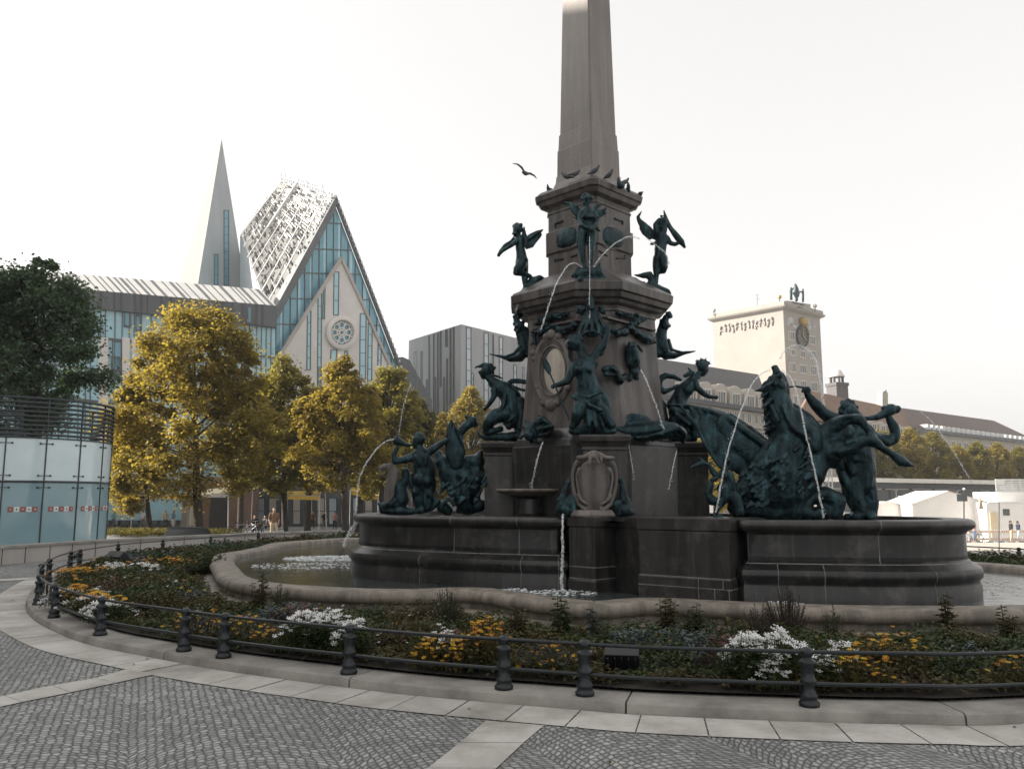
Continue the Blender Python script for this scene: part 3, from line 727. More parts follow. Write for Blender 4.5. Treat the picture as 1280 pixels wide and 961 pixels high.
# ================================================================ nymphs on the pedestals
GN = 'kneeling nymphs on the corner pedestals'
T = zT(660, 390, 5.65, 12.72)
t = statue('nymph_statue', 'bronze nymph kneeling on the front pedestal with one raised arm and a paddle', 'statue', T, 465, 840, GN)
skin('body', [[(343, 225, 46), (368, 250, 34)], [(398, 240, 10)], [(372, 285, 30), (385, 325, 36)], [(345, 372, 40), (400, 345, 52), (452, 362, 44)],
    [(455, 335, 36), (482, 280, 29), (530, 235, 27), (553, 180, 22), (565, 125, 18), (562, 108, 18)], [(548, 98, 7), (535, 112, 6)], [(558, 92, 7), (545, 88, 6)], [(572, 92, 7), (566, 82, 6)], [(582, 98, 7), (582, 86, 6)], [(545, 118, 8), (535, 128, 6)],
    [(326, 385, 36), (302, 440, 31), (275, 490, 27), (230, 508, 23), (190, 520, 18)], [(175, 512, 7, -.04), (165, 520, 6, -.05)], [(175, 524, 7, -.05), (166, 532, 6, -.05)], [(185, 535, 7, -.05), (174, 540, 6, -.05)],
    [(400, 395, 74), (412, 450, 72), (422, 510, 78), (440, 570, 86), (440, 620, 88)], [(360, 405, 28, -.14)], [(430, 405, 28, -.14)],
    [(395, 620, 56, -.12), (368, 670, 50, -.22), (352, 720, 44, -.26), (335, 775, 36, -.2), (312, 810, 24, -.2)], [(480, 640, 56), (540, 720, 48, -.08), (590, 795, 34, -.1)], [(440, 700, 70), (460, 760, 70), (470, 805, 56)]], T, BZ, t, .018, 2, .004)
skin('hair', curls(335, 215, 54, 17, 46, .0, 21) + [[(300, 260, 18), (295, 310, 14), (305, 345, 9)]] + [[(325, 185, 26), (310, 240, 30)]], T, BZ, t, .016, 1)
skin('drapery', [[(470, 560, 70, .05), (532, 620, 46, .02), (562, 690, 30)], [(320, 600, 16, -.2), (400, 640, 18, -.26), (500, 690, 18, -.2), (575, 705, 12)], [(345, 545, 12, -.18), (352, 600, 15, -.2), (340, 680, 14, -.26)], [(330, 590, 14, -.2), (420, 600, 16, -.26), (520, 560, 14, -.1)], [(410, 690, 26, -.2), (430, 800, 20, -.2)], [(500, 720, 22, -.1), (530, 810, 18, -.1)], [(460, 700, 18, -.2), (480, 810, 18, -.2)]], T, BZ, t, .016, 1)
skin('rock_base', [[(310, 838, 26), (460, 840, 34), (600, 838, 26)], [(330, 835, 30, .2), (600, 835, 30, .2)], [(400, 820, 40), (520, 815, 40)]], T, BZ, t, .02, 2, .012, 10)
mb = MB(); a, _ = T(150, 422, 1, -.06); b, _ = T(292, 760, 1, -.25); mb.tube([a, a.lerp(b, .5), b], .014, 8)
pd = mb.build('paddle', BZ, t, smooth=60)
skin('paddle_blade', [([(112, 322, 14, -.03), (128, 372, 27, -.03), (146, 412, 22, -.05), (150, 432, 12, -.06)], .35)], T, BZ, pd, .012, 1, 0)
# left nymph
T = zT(580, 440, 8.01, 14.35)
t = statue('nymph_statue', 'bronze nymph crouching forward on the left pedestal seen in profile against the grey office block', 'statue', T, 380, 870, GN)
skin('body', [[(225, 190, 58), (195, 225, 40)], [(150, 200, 14)], [(172, 205, 26), (190, 255, 22)], [(245, 250, 40), (278, 285, 44)], [(300, 312, 58), (400, 375, 88), (470, 460, 108), (490, 560, 118), (480, 650, 118)],
    [(305, 385, 42, -.1), (302, 440, 30, -.12), (262, 510, 25, -.1), (222, 558, 20, -.08), (196, 566, 12, -.08)], [(185, 552, 8, -.06)], [(200, 580, 8, -.06), (215, 590, 7, -.06)], [(320, 360, 50), (350, 405, 46)],
    [(420, 620, 88, -.1), (320, 640, 78, -.15), (262, 690, 64, -.15), (228, 740, 48, -.12), (226, 790, 38, -.1)], [(228, 800, 34, -.1), (300, 790, 33, -.1), (365, 770, 34, -.05)], [(500, 680, 60), (450, 745, 36, -.1)], [(540, 600, 72), (560, 720, 66), (565, 820, 60)]], T, BZ, t, .018, 2)
skin('hair', [[(150, 145, 16), (200, 130, 26), (262, 132, 26), (300, 165, 18), (318, 150, 10)], [(112, 150, 6), (148, 138, 10)], [(110, 165, 5), (130, 150, 8)], [(235, 150, 44), (270, 180, 34), (290, 210, 18)]] + curls(240, 165, 52, 14, 26, 0, 4), T, BZ, t, .014, 1)
skin('drapery', [[(412, 440, 26, -.16), (400, 520, 26, -.2), (368, 575, 24, -.22)], [(280, 600, 18, -.2), (340, 590, 20, -.24), (400, 612, 26, -.2)], [(560, 500, 60, -.1), (575, 620, 40, -.16), (560, 760, 30, -.16)], [(450, 690, 20, -.2), (500, 640, 20, -.2)], [(440, 560, 22, -.2), (470, 640, 18, -.2)]], T, BZ, t, .016, 1)
skin('ribbon', [[(290, 232, 12), (350, 247, 14), (385, 268, 8)], ([(440, 302, 14), (480, 288, 26), (540, 290, 28), (620, 300, 24)], .5), [(440, 318, 12), (560, 375, 14), (620, 385, 14)]], T, BZ, t, .014, 1)
skin('rock_base', [[(215, 850, 34), (350, 850, 46), (500, 845, 52), (580, 840, 50)], [(128, 786, 7), (150, 820, 12), (180, 850, 16)], [(215, 845, 30)]], T, BZ, t, .02, 2, .012, 10)
# right nymph
T = zT(810, 430, 7.39, 14.25)
t = statue('nymph_statue', 'bronze nymph with a leafy crown leaning out to the right behind the big wing', 'statue', T, 330, 880, GN)
skin('body', [[(500, 210, 50), (515, 250, 36)], [(556, 232, 10)], [(535, 240, 28), (512, 282, 22)], [(468, 278, 34)], [(440, 312, 46), (390, 375, 68), (330, 432, 78), (290, 500, 80), (250, 560, 82)], [(430, 350, 46, -.1), (368, 425, 55, -.1)],
    [(432, 345, 38, -.14), (452, 402, 34, -.16), (512, 457, 28, -.16), (570, 486, 22, -.14), (608, 490, 18, -.14)], [(622, 480, 8, -.14), (645, 478, 6, -.14)], [(625, 492, 8, -.14), (650, 494, 6, -.14)], [(618, 502, 8, -.14), (638, 510, 6, -.14)],
    [(300, 520, 70), (270, 620, 88), (360, 680, 68, -.1), (425, 722, 58, -.12), (440, 790, 38, -.1), (435, 850, 26, -.1), (492, 857, 9, -.1)], [(250, 700, 62), (400, 780, 50), (300, 830, 50)]], T, BZ, t, .018, 2)
skin('hair', curls(500, 195, 50, 15, 30, 0, 14) + [[(500 + 40 * cos(a), 190 + 36 * sin(a), 12), (500 + (74 + 10 * (k % 3)) * cos(a), 188 + (56 + 14 * (k % 2)) * sin(a), 3)] for k, a in enumerate([-3.0, -2.6, -2.2, -1.8, -1.5, -1.1, -.75, -.4, -.1])], T, BZ, t, .013, 1)
skin('ribbon', [[(300, 332, 17), (240, 302, 23), (160, 290, 29), (112, 322, 34), (92, 392, 38), (150, 440, 28), (220, 412, 19), (275, 382, 16)], [(340, 292, 17), (400, 252, 13), (372, 222, 8)], [(420, 262, 12), (350, 300, 12)]], T, BZ, t, .014, 1)
skin('drapery', [[(290, 500, 40, -.14), (300, 560, 40, -.16)], [(240, 600, 40, -.14), (330, 640, 24, -.2), (420, 660, 18, -.2)], [(260, 650, 22, -.2), (380, 740, 20, -.2)], [(120, 560, 50), (140, 700, 50), (150, 820, 60)]], T, BZ, t, .016, 1)
skin('rock_base', [[(200, 850, 50), (320, 860, 46), (430, 870, 34)]], T, BZ, t, .02, 2, .012, 10)
# ================================================================ corner shells with dolphins under the cornice
GS = 'bronze corner shells under the cornice'
T = zT(600, 370, 4.177, 14.35)
t = statue('corner_shell', 'bronze shell with a long curling lip under the left corner of the lower cornice', 'ornament', T, 205, 250, GS)
skin('shell', [([(50, 303, 3), (110, 315, 9), (160, 328, 17), (210, 318, 26)], 1.5), [(205, 310, 24), (228, 280, 30), (220, 230, 26), (205, 180, 22), (192, 130, 18), (188, 105, 14)], [(55, 305, 3, -.1), (130, 318, 8, -.2), (180, 300, 9, -.24), (210, 262, 10, -.2)], [(235, 180, 22), (250, 240, 20), (245, 300, 24)]], T, BZ, t, .014, 1)
skin('scroll', curls(200, 110, 22, 9, 18, 0, 2) + curls(205, 160, 30, 10, 20, -.05, 3), T, BZ, t, .014, 1)
T = zT(600, 370, 4.177, 14.3)
t = statue('corner_shell', 'bronze shell with a pointed lip jutting out under the right corner of the lower cornice', 'ornament', T, 960, 260, GS)
skin('shell', [([(1124, 288, 3), (1060, 300, 9), (1012, 312, 18), (972, 306, 28)], 1.5), [(975, 300, 26), (952, 262, 34), (945, 205, 30), (957, 152, 24), (972, 112, 17)], [(1120, 287, 3, -.1), (1050, 295, 8, -.2), (1000, 280, 9, -.22), (985, 230, 9, -.15)], [(920, 220, 24), (930, 300, 26)]], T, BZ, t, .014, 1)
skin('scroll', curls(985, 100, 16, 8, 14, 0, 6) + curls(965, 150, 28, 10, 20, -.05, 7), T, BZ, t, .014, 1)
T = zT(600, 370, 4.177, 12.95)
t = statue('corner_shell', 'ribbed bronze shell canopy hanging above the kneeling nymph at the front corner', 'ornament', T, 585, 200, GS)
skin('shell', [[(577, 20, 20), (580, 60, 22), (584, 110, 34, .08)], [(562, 80, 12), (535, 150, 10, -.06), (512, 222, 7, -.1)], [(572, 80, 12), (558, 150, 10, -.12), (545, 200, 7, -.18)], [(584, 85, 12), (585, 150, 10, -.14), (585, 186, 7, -.2)], [(596, 80, 12), (612, 150, 10, -.12), (625, 198, 7, -.18)], [(604, 80, 12), (640, 150, 10, -.06), (668, 228, 7, -.1)],
    [(508, 224, 7, -.1), (530, 205, 7, -.16), (560, 186, 7, -.2), (590, 181, 7, -.2), (625, 197, 7, -.18), (668, 232, 7, -.1)], ([(585, 130, 34, .02), (585, 165, 56, .05)], .3), ([(540, 130, 10, .05), (520, 235, 16, .1), (545, 290, 16, .1)], .5), ([(630, 130, 10, .05), (650, 240, 16, .1), (630, 300, 16, .1)], .5)], T, BZ, t, .013, 1)
skin('scroll', curls(520, 70, 20, 8, 14, 0, 6) + curls(640, 75, 20, 8, 14, 0, 7) + [[(577, 62, 16, -.1)], [(570, 25, 18)], [(530, 95, 10), (545, 60, 12)], [(625, 60, 12), (650, 90, 8)]], T, BZ, t, .013, 1)
# mask spout, medallion, garlands
def fT(zf, c, n, off):
    def T(x, y, r, o=0.0):
        p = onp(*zf(x, y), c, n) + n * (off + o); return p, r / 4.177 * mpp(p)
    return T
T = fT(z3, cL2, NLf, .36)
t = statue('mask_spout', 'spiky bronze mask spouting a jet below the oval marble plaque', 'spout', T, 350, 700)
skin('mask', [[(335, 700, 30), (350, 735, 30, .06)], [(355, 690, 34, -.05), (390, 690, 30, -.1), (420, 690, 20, -.12)], [(370, 720, 26, -.05), (385, 660, 22)], [(320, 745, 12, .14)], [(380, 670, 22), (402, 648, 16), (440, 672, 10)], [(300, 692, 8), (330, 690, 14)], [(310, 655, 6), (335, 680, 14)], [(385, 635, 8), (380, 665, 14)], [(380, 705, 16), (460, 682, 6)], [(365, 762, 14), (350, 740, 16)], [(395, 735, 14), (430, 725, 6)], [(300, 740, 6), (325, 720, 14)], [(345, 770, 8), (340, 745, 12)]], T, BZ, t, .014, 1, .006, 14)
T = fT(z3, cR2, NRf, .05)
t = statue('portrait_medallion', 'dark oval bronze medallion with a face in relief on the right pylon face', 'medallion', T, 780, 340)
skin('medallion', [[(775, 300, 46), (782, 345, 46)], [(765, 290, 22, .1), (772, 335, 20, .1)], [(780, 255, 14, .04)], [(760, 250, 10, .03), (800, 258, 10, .03), (825, 290, 8, .03)], [(800, 380, 18, .04), (790, 430, 12, .04)], [(785, 400, 26, .03)], [(770, 440, 10), (780, 400, 14)], [(812, 435, 8), (800, 400, 14)]], T, BZ, t, .016, 1, .006, 14)
skin('leaf_spray', [[(635, 385, 18), (680, 385, 24), (705, 400, 14)], [(680, 380, 20), (715, 440, 26), (750, 418, 12)], [(640, 410, 14), (690, 410, 12)], [(650, 375, 8, .08), (680, 400, 9, .1)]], T, BZ, t, .016, 1, .008, 14)
for n, c, ch, lab in ((NLf, cL2, [[(330, 130, 14), (380, 112, 22), (430, 105, 18), (470, 100, 10)], [(360, 140, 16), (355, 180, 14)], [(300, 250, 10), (290, 200, 12), (340, 175, 14)], [(400, 170, 16), (450, 180, 22), (500, 165, 20), (520, 150, 12)], [(370, 165, 14), (330, 200, 12)], [(310, 150, 10), (340, 140, 10)]], 'bronze leaf garland draped above the oval plaque under the lower cornice'),
                      (NRf, cR2, [[(700, 92, 12), (750, 105, 14), (790, 110, 12), (830, 125, 14)], [(790, 150, 14), (765, 165, 14), (810, 195, 18), (855, 225, 26), (885, 235, 20)], [(740, 190, 26), (700, 195, 16), (670, 185, 10)], [(810, 130, 16), (780, 145, 12)], [(720, 100, 14), (715, 95, 10)]], 'bronze leaf garland draped above the medallion under the lower cornice')):
    T = fT(z3, c, n, .05)
    t = statue('leaf_garland', lab, 'ornament', T, ch[0][1][0], ch[0][1][1])
    skin('leaves', ch + sum([curls(x, y, r * 1.1, 6, 9, .05, int(x)) for k in ch for (x, y, r) in k], []), T, BZ, t, .014, 1, .006, 14)
# acroteria on the upper cornice
T = zT(600, 200, 4.571, 14.4)
GA = 'leaf ornaments on the upper cornice'
for x, y, d, lab, ch in ((400, 180, 14.35, 'small bronze leaf ornament on the left end of the upper cornice', [[(395, 190, 14), (390, 165, 10), (385, 140, 4)], [(405, 185, 10), (408, 165, 5)]]),
                    (912, 200, 14.35, 'pointed bronze leaf ornament at the right tip of the upper cornice', [[(905, 215, 10), (915, 195, 14), (932, 182, 3)]]),
                    (846, 160, 13.9, 'upright bronze leaf ornament between two pigeons on the right cornice edge', [[(850, 178, 10), (848, 150, 11), (846, 128, 4)], [(838, 165, 6)]]),
                    (800, 150, 13.7, 'broad bronze leaf ornament at the foot of the obelisk on the right', [[(800, 150, 18), (790, 115, 8), (790, 98, 4)], [(815, 150, 14), (825, 135, 6)]])):
    T = zT(600, 200, 4.571, d)
    t = statue('leaf_ornament', lab, 'ornament', T, x, y, GA); skin('leaf', ch, T, BZ, t, .012, 1, .004, 14)
# ================================================================ front shield with dolphins
T = zT(680, 560, 8.0, 12.12)
t = statue('carved_shield', 'carved stone shield with scrolled edges and a shell crest on the front pillar', 'cartouche', T, 505, 625)
def mir(ch): return [[(1010 - k[0],) + tuple(k[1:]) for k in c] for c in ch]
side = [[(385, 100, 24), (345, 125, 26), (308, 165, 20, -.03), (285, 260, 18, -.03), (290, 380, 19, -.03), (312, 470, 22, -.04), (345, 560, 22, -.04), (400, 605, 24, -.06), (440, 610, 20, -.08), (448, 580, 16, -.08)], [(345, 205, 12, -.08), (322, 290, 12, -.08), (340, 420, 13, -.08), (380, 530, 15, -.08), (440, 560, 14, -.1)], [(365, 205, 16, -.08), (350, 230, 12, -.08)], [(340, 470, 14, -.1), (365, 520, 12, -.1)], [(302, 455, 14, -.05)]]
skin('panel', [([(500, 270, 160, .06), (500, 380, 165, .06), (500, 470, 150, .06), (500, 540, 110, .06)], .35)], T, M['cartouche'], t, .016, 2, .002)
skin('scroll_frame', side + mir(side), T, M['cartouche'], t, .012, 1, .002)
skin('crest', [[(340, 95, 22, -.05), (400, 92, 24, -.06), (450, 72, 32, -.08), (505, 58, 40, -.08), (560, 72, 32, -.08), (620, 96, 22, -.06), (690, 100, 20, -.05)], [(480, 50, 26, -.1), (460, 110, 16, -.14), (455, 155, 14, -.14), (440, 140, 10, -.14)], [(520, 50, 28, -.1), (525, 110, 18, -.14), (545, 150, 16, -.14)], [(500, 80, 34, -.12)], [(570, 110, 16, -.12), (580, 140, 10, -.12)]], T, M['cartouche'], t, .012, 1, .003)
GD = 'bronze dolphins beside the carved shield'
t = statue('dolphin_statue', 'bronze dolphin left of the carved shield pouring water from its mouth', 'statue', T, 200, 660, GD)
skin('body', [[(275, 318, 16), (230, 365, 20), (205, 440, 30), (180, 520, 40), (180, 600, 56), (230, 630, 60)], [(215, 350, 10), (255, 310, 12)], [(140, 520, 20), (190, 540, 30)], [(132, 595, 16), (115, 660, 10), (125, 675, 6)], [(180, 660, 20), (205, 690, 14)], [(260, 560, 60), (290, 500, 50), (290, 620, 50)], [(140, 575, 16), (160, 560, 20)], [(170, 560, 12, -.1)]], T, BZ, t, .014, 1, .006, 12)
t = statue('dolphin_statue', 'blue green bronze dolphin right of the carved shield with its head down on the ledge', 'statue', T, 800, 660, GD)
skin('body', [[(765, 320, 26), (785, 345, 24), (785, 420, 34), (795, 500, 50), (830, 560, 48), (810, 620, 66)], [(745, 330, 18), (790, 312, 14)], [(870, 545, 12), (830, 540, 30)], [(730, 560, 60), (750, 640, 50)], [(900, 650, 16), (850, 640, 40)], [(870, 530, 10), (885, 500, 6)]], T, BU, t, .014, 1, .006, 12)
# ================================================================ bronze shell bowl under the medallion
T = zT(600, 370, 4.177, 13.3)
t = statue('shell_bowl', 'broad bronze shell bowl catching the jet on the right side of the pylon', 'bowl', T, 860, 730)
skin('shell', [([(690, 700, 34), (760, 715, 44), (850, 712, 52), (930, 700, 52), (1000, 700, 44), (1040, 715, 36)], 1.6), [(690, 728, 10, -.3), (780, 742, 9, -.36), (870, 736, 9, -.4), (960, 710, 10, -.4), (1040, 690, 14, -.3), (1066, 716, 16, -.1), (1058, 760, 12)], ([(720, 650, 14), (800, 625, 16), (870, 640, 14), (900, 680, 14)], 1), ([(740, 680, 30), (860, 670, 36)], 1)] + [[(760 + k * 48, 735 - k * 3, 6, -.42), (770 + k * 44, 765 - k * 2, 6, -.3)] for k in range(6)], T, BZ, t, .018, 2, .005)
# ================================================================ right hand group
T = zT(820, 420, 3.765, 12.3)
t = statue('sea_horse_statue', 'large bronze winged sea horse rearing with its head thrown back on the right basin', 'statue', T, 620, 850)
hm = random.Random(5)
mane = []
for k in range(60):
    u = hm.random(); x = 512 + 40 * u + hm.random() * 30; y = 215 + u * 260
    mane.append([(x + 22, y - 8, 11, (hm.random() - .5) * .3), (x - 4, y + 8, 9, (hm.random() - .5) * .3), (x - 22 - hm.random() * 22, y + 22 + hm.random() * 16, 3, (hm.random() - .5) * .3)])
scales = []
for k in range(70):
    u = hm.random(); x = 400 + 300 * u + hm.random() * 50; y = 640 - 120 * u + hm.random() * 210 - 20
    scales.append([(x, y, 11 + 8 * hm.random(), -.30), (x - 18, y + 16 + 8 * hm.random(), 7, -.36)])
skin('body', [[(563, 148, 13), (568, 170, 20), (576, 208, 30), (572, 235, 38), (572, 270, 48), (575, 310, 60), (590, 370, 68), (615, 430, 82), (650, 490, 98)], [(590, 182, 14), (602, 196, 13), (613, 212, 9)], [(578, 168, 9, -.1), (590, 176, 7, -.12)], [(560, 190, 10, -.14), (562, 230, 9, -.18)], [(588, 232, 24, -.1)], [(600, 235, 28), (595, 275, 36)], [(550, 148, 10), (560, 140, 8)], [(540, 200, 14), (520, 240, 10)], [(470, 258, 6), (510, 250, 16), (545, 235, 14)], [(585, 186, 12, -.14)],
    [(650, 480, 92), (610, 560, 112), (590, 640, 122), (605, 720, 112), (620, 805, 80)], [(700, 495, 88), (752, 555, 78), (705, 640, 92), (680, 720, 66)], [(760, 490, 66), (830, 470, 56), (890, 450, 44)],
    [(820, 545, 58, -.12), (890, 524, 42, -.22), (950, 502, 30, -.3), (985, 492, 27, -.32), (1012, 492, 30, -.34), (1035, 503, 25, -.34), (1070, 531, 18, -.34), (1108, 552, 17, -.34), (1130, 570, 22, -.34), (1150, 586, 25, -.34), (1180, 600, 19, -.34), (1214, 612, 5, -.34)], [(1138, 580, 18, -.36), (1150, 608, 9, -.36)], [(900, 505, 14, -.36), (970, 480, 10, -.36), (1010, 484, 8, -.36)], [(860, 545, 20, -.3), (930, 520, 16, -.34)],
    [(765, 495, 52, -.05), (815, 432, 38, -.1), (870, 402, 30, -.18), (920, 390, 25, -.22), (952, 392, 28, -.26), (972, 408, 22, -.28), (995, 438, 16, -.3), (1012, 462, 19, -.3), (1030, 470, 12, -.3)], [(830, 405, 14, -.2), (900, 378, 10, -.28), (945, 378, 9, -.3)], [(700, 430, 30, -.2), (740, 470, 40, -.2), (745, 520, 36, -.2)], [(640, 430, 16, -.3), (690, 460, 14, -.34), (730, 520, 12, -.3)], [(600, 330, 12, -.22), (625, 400, 12, -.3), (660, 450, 12, -.34)], [(545, 330, 12, -.2), (575, 400, 12, -.28)], [(790, 560, 66), (845, 590, 38), (872, 618, 18)],
    [(420, 740, 68), (480, 685, 78), (545, 740, 92)], [(380, 805, 46), (450, 812, 54), (550, 820, 56), (640, 815, 50)], [(560, 600, 92), (500, 645, 76), (440, 690, 56)], [(500, 590, 50), (560, 540, 60)], [(640, 345, 34, .1), (690, 400, 52, .08), (720, 450, 60, .05)], [(660, 370, 30, -.1), (700, 420, 36, -.12)], [(528, 235, 24, .08), (532, 300, 32, .08), (545, 380, 36, .06), (560, 450, 40)], [(560, 560, 40)]], T, BZ, t, .022, 2, .006)
skin('mane', mane, T, BZ, t, .016, 1, .006)
skin('scales', scales, T, BZ, t, .016, 1, .008, 12)
wing = [([(55, 322, 4, .9), (150, 335, 13, .8), (250, 360, 28, .6), (340, 415, 56, .4), (420, 490, 76, .3), (500, 550, 70, .2)], .3), ([(170, 350, 18, .7), (250, 430, 60, .55), (330, 520, 70, .4), (410, 600, 60, .3)], .25), ([(330, 470, 80, .45), (400, 540, 80, .35)], .25)]
for k in range(8):
    u = k / 7
    wing.append([(120 + 290 * u, 336 + 150 * u * u, 7, .75 - .45 * u), (190 + 220 * u, 420 + 120 * u, 10, .55 - .25 * u), (235 + 190 * u, 520 + 110 * u, 9, .45 - .2 * u), (300 + 130 * u, 620 + 30 * u, 6, .35 - .1 * u)])
wing.append([(55, 322, 5, .85), (150, 326, 8, .75), (250, 350, 11, .55), (350, 392, 13, .35), (430, 452, 15, .2), (500, 500, 16, .1), (560, 520, 18, 0)])
skin('wing', wing, T, BZ, t, .018, 1, .004)
skin('tail', [[(690, 810, 36), (720, 762, 34), (790, 742, 40), (850, 775, 44), (845, 835, 34)], [(640, 800, 60), (700, 830, 40)], [(790, 830, 40), (740, 840, 30)], [(825, 740, 12), (870, 770, 14)]], T, BZ, t, .02, 2, .006)
T = zT(820, 420, 3.765, 12.55)
t = statue('triton_statue', 'muscular bronze triton blowing a shell horn and holding the rearing horse by its bridle', 'statue', T, 970, 855)
skin('body', [[(912, 352, 36), (942, 372, 26)], [(966, 372, 9)], [(915, 395, 34)], [(880, 425, 40, .15), (925, 425, 54), (990, 455, 42)], [(985, 470, 38), (1035, 486, 35), (1085, 493, 31), (1116, 486, 26), (1127, 464, 24), (1118, 425, 25), (1102, 396, 19), (1090, 374, 14)], [(1080, 362, 16)], [(1068, 350, 6), (1062, 338, 5)], [(1078, 345, 6), (1074, 332, 5)], [(1090, 350, 6), (1088, 336, 5)],
    [(880, 415, 42, .0), (830, 392, 35, -.1), (788, 362, 29, -.14), (752, 324, 28, -.16), (722, 288, 20, -.17), (710, 268, 15, -.18)], [(706, 252, 17, -.18)], [(694, 244, 8, -.22), (690, 262, 7, -.22)], [(716, 242, 8, -.22), (724, 256, 7, -.22)],
    [(925, 430, 60), (935, 500, 72), (950, 570, 76), (962, 640, 70), (962, 690, 66)], [(900, 455, 30, -.16), (915, 480, 38, -.14)], [(970, 470, 30, -.16), (975, 490, 36, -.14)], [(928, 540, 16, -.2)], [(962, 542, 16, -.2)], [(930, 580, 16, -.2)], [(966, 585, 16, -.2)], [(905, 560, 20, -.14), (925, 640, 24, -.14)], [(1005, 560, 20, -.12), (1010, 640, 26, -.1)], [(1040, 478, 20, -.08), (1080, 500, 22, -.06)], [(930, 690, 48, -.05), (935, 760, 46, -.06), (962, 830, 36, -.04), (940, 850, 24, -.1)], [(995, 700, 44), (1008, 780, 40), (1012, 830, 30), (1010, 850, 24, -.08)], [(1005, 845, 22)], [(900, 852, 20), (960, 855, 24), (1030, 852, 16)]], T, BZ, t, .018, 2, .004)
skin('hair', curls(905, 345, 44, 12, 46, 0, 31), T, BZ, t, .014, 1)
skin('shell_horn', [[(955, 378, 8), (990, 388, 11), (1040, 382, 15), (1075, 365, 22), (1105, 345, 28)], [(1070, 338, 12), (1138, 342, 16)], [(1100, 350, 24), (1135, 350, 14)]], T, BZ, t, .014, 1)
skin('loin_cloth', [[(870, 630, 22, -.1), (890, 680, 28, -.1), (910, 720, 24, -.1)], [(880, 600, 14), (868, 640, 20), (860, 632, 14)], [(900, 690, 30), (890, 740, 16)], [(985, 680, 20, -.1), (1010, 740, 16, -.1), (1030, 830, 14, -.05)]], T, BZ, t, .016, 1)
mb = MB(); pts = [T(612, 242, 1, -.25)[0], T(655, 236, 1, -.22)[0], T(700, 244, 1, -.18)[0]]; mb.tube(pts, .016, 6); mb.build('rein', BZ, t, smooth=60)
# water child at the foot of the wing
T = zT(860, 560, 9.61, 11.9)
t = statue('putto_statue', 'small bronze putto crouching at the left edge of the right basin beside a dolphin tail', 'statue', T, 360, 830)
skin('body', [[(470, 158, 40), (450, 190, 30)], [(440, 240, 40), (430, 320, 60)], [(290, 385, 32), (350, 350, 30), (410, 300, 30)], [(430, 480, 84), (450, 570, 80), (385, 680, 42), (335, 760, 34), (315, 832, 24)], [(265, 450, 46), (240, 550, 48), (285, 630, 60), (350, 640, 50)], [(500, 330, 50), (540, 480, 50)], [(560, 600, 90), (600, 760, 80)], [(400, 830, 40), (330, 840, 30)]] + curls(470, 150, 46, 14, 20, 0, 2), T, BZ, t, .015, 2, .004)
skin('fish_tail', [([(15, 240, 6), (100, 205, 28), (175, 175, 30), (250, 200, 24), (290, 270, 40), (340, 330, 40)], .6), ([(110, 95, 8), (180, 155, 24)], .6), ([(60, 235, 10), (150, 215, 16)], .6)], T, BZ, t, .013, 1)
# ================================================================ left hand group
T = zT(460, 500, 6.0056, 14.15)
t = statue('triton_statue', 'bronze triton seen from behind lifting a shell horn that squirts water to the left', 'statue', T, 410, 840)
skin('body', [[(378, 300, 46), (362, 330, 34)], [(332, 318, 9)], [(392, 365, 32)], [(352, 420, 38), (400, 405, 58), (445, 405, 36)], [(350, 425, 38), (272, 448, 30), (205, 462, 26), (194, 412, 20), (220, 352, 17)], [(443, 402, 34), (502, 360, 29), (552, 325, 24), (590, 300, 18)], [(400, 420, 62), (418, 485, 84), (425, 560, 84), (410, 610, 74)], [(372, 600, 44), (368, 680, 44), (374, 755, 38), (380, 800, 26)], [(455, 620, 60), (450, 720, 50), (455, 800, 40)], [(400, 830, 30), (350, 835, 20)], [(385, 600, 48, -.12)], [(440, 606, 48, -.1)], [(370, 432, 30, -.16), (385, 480, 24, -.16)], [(435, 432, 30, -.16), (430, 480, 24, -.16)], [(355, 690, 30, -.08)], [(462, 710, 34, -.06)], [(300, 445, 18, -.08)]] + curls(385, 285, 46, 12, 40, 0, 9), T, BZ, t, .018, 2)
skin('shell_horn', [[(338, 338, 9), (290, 336, 15), (250, 322, 24), (215, 305, 34)], [(215, 300, 20), (222, 268, 10)]], T, BZ, t, .014, 1)
skin('fish_fin', [[(330, 560, 14), (320, 600, 20), (335, 650, 20)], [(350, 600, 20), (340, 720, 16)]], T, BZ, t, .014, 1)
T = zT(460, 500, 6.0056, 14.45)
t = statue('sea_horse_statue', 'bronze sea horse with a raised dark fin and fish like head on the left basin', 'statue', T, 660, 840)
sc2 = []
for k in range(46):
    u = hm.random(); x = 560 + 330 * u + hm.random() * 60 - 40; y = 620 + hm.random() * 180 - 60 * u
    sc2.append([(x, y, 12 + 9 * hm.random(), -.5), (x - 16, y + 22, 7, -.55)])
skin('body', [[(745, 128, 16), (788, 165, 38), (800, 178, 30)], [(785, 160, 40), (730, 200, 36), (690, 245, 36), (680, 300, 40)], [(735, 125, 14), (770, 140, 24)], [(560, 470, 60), (610, 545, 90), (660, 620, 92), (720, 705, 108), (740, 790, 78)], [(755, 455, 46), (820, 465, 60), (850, 385, 14)], [(820, 560, 72), (900, 592, 58), (950, 640, 40), (905, 700, 28)], [(530, 400, 28), (545, 470, 50)], [(690, 560, 100), (780, 620, 90)], [(680, 830, 24), (760, 815, 46), (840, 790, 50)], [(940, 560, 20), (900, 590, 30)], [(1000, 640, 20), (940, 640, 34)]], T, BZ, t, .02, 2, .006)
skin('scales', sc2, T, BZ, t, .016, 1, .008, 12)
skin('fin', [([(624, 145, 7, -.2), (620, 220, 32, -.2), (635, 310, 62, -.2), (655, 400, 78, -.2), (665, 470, 56, -.2)], .35), [(624, 145, 7, -.25), (668, 230, 9, -.25), (705, 310, 11, -.25), (722, 390, 12, -.2)]], T, BZ, t, .016, 1)
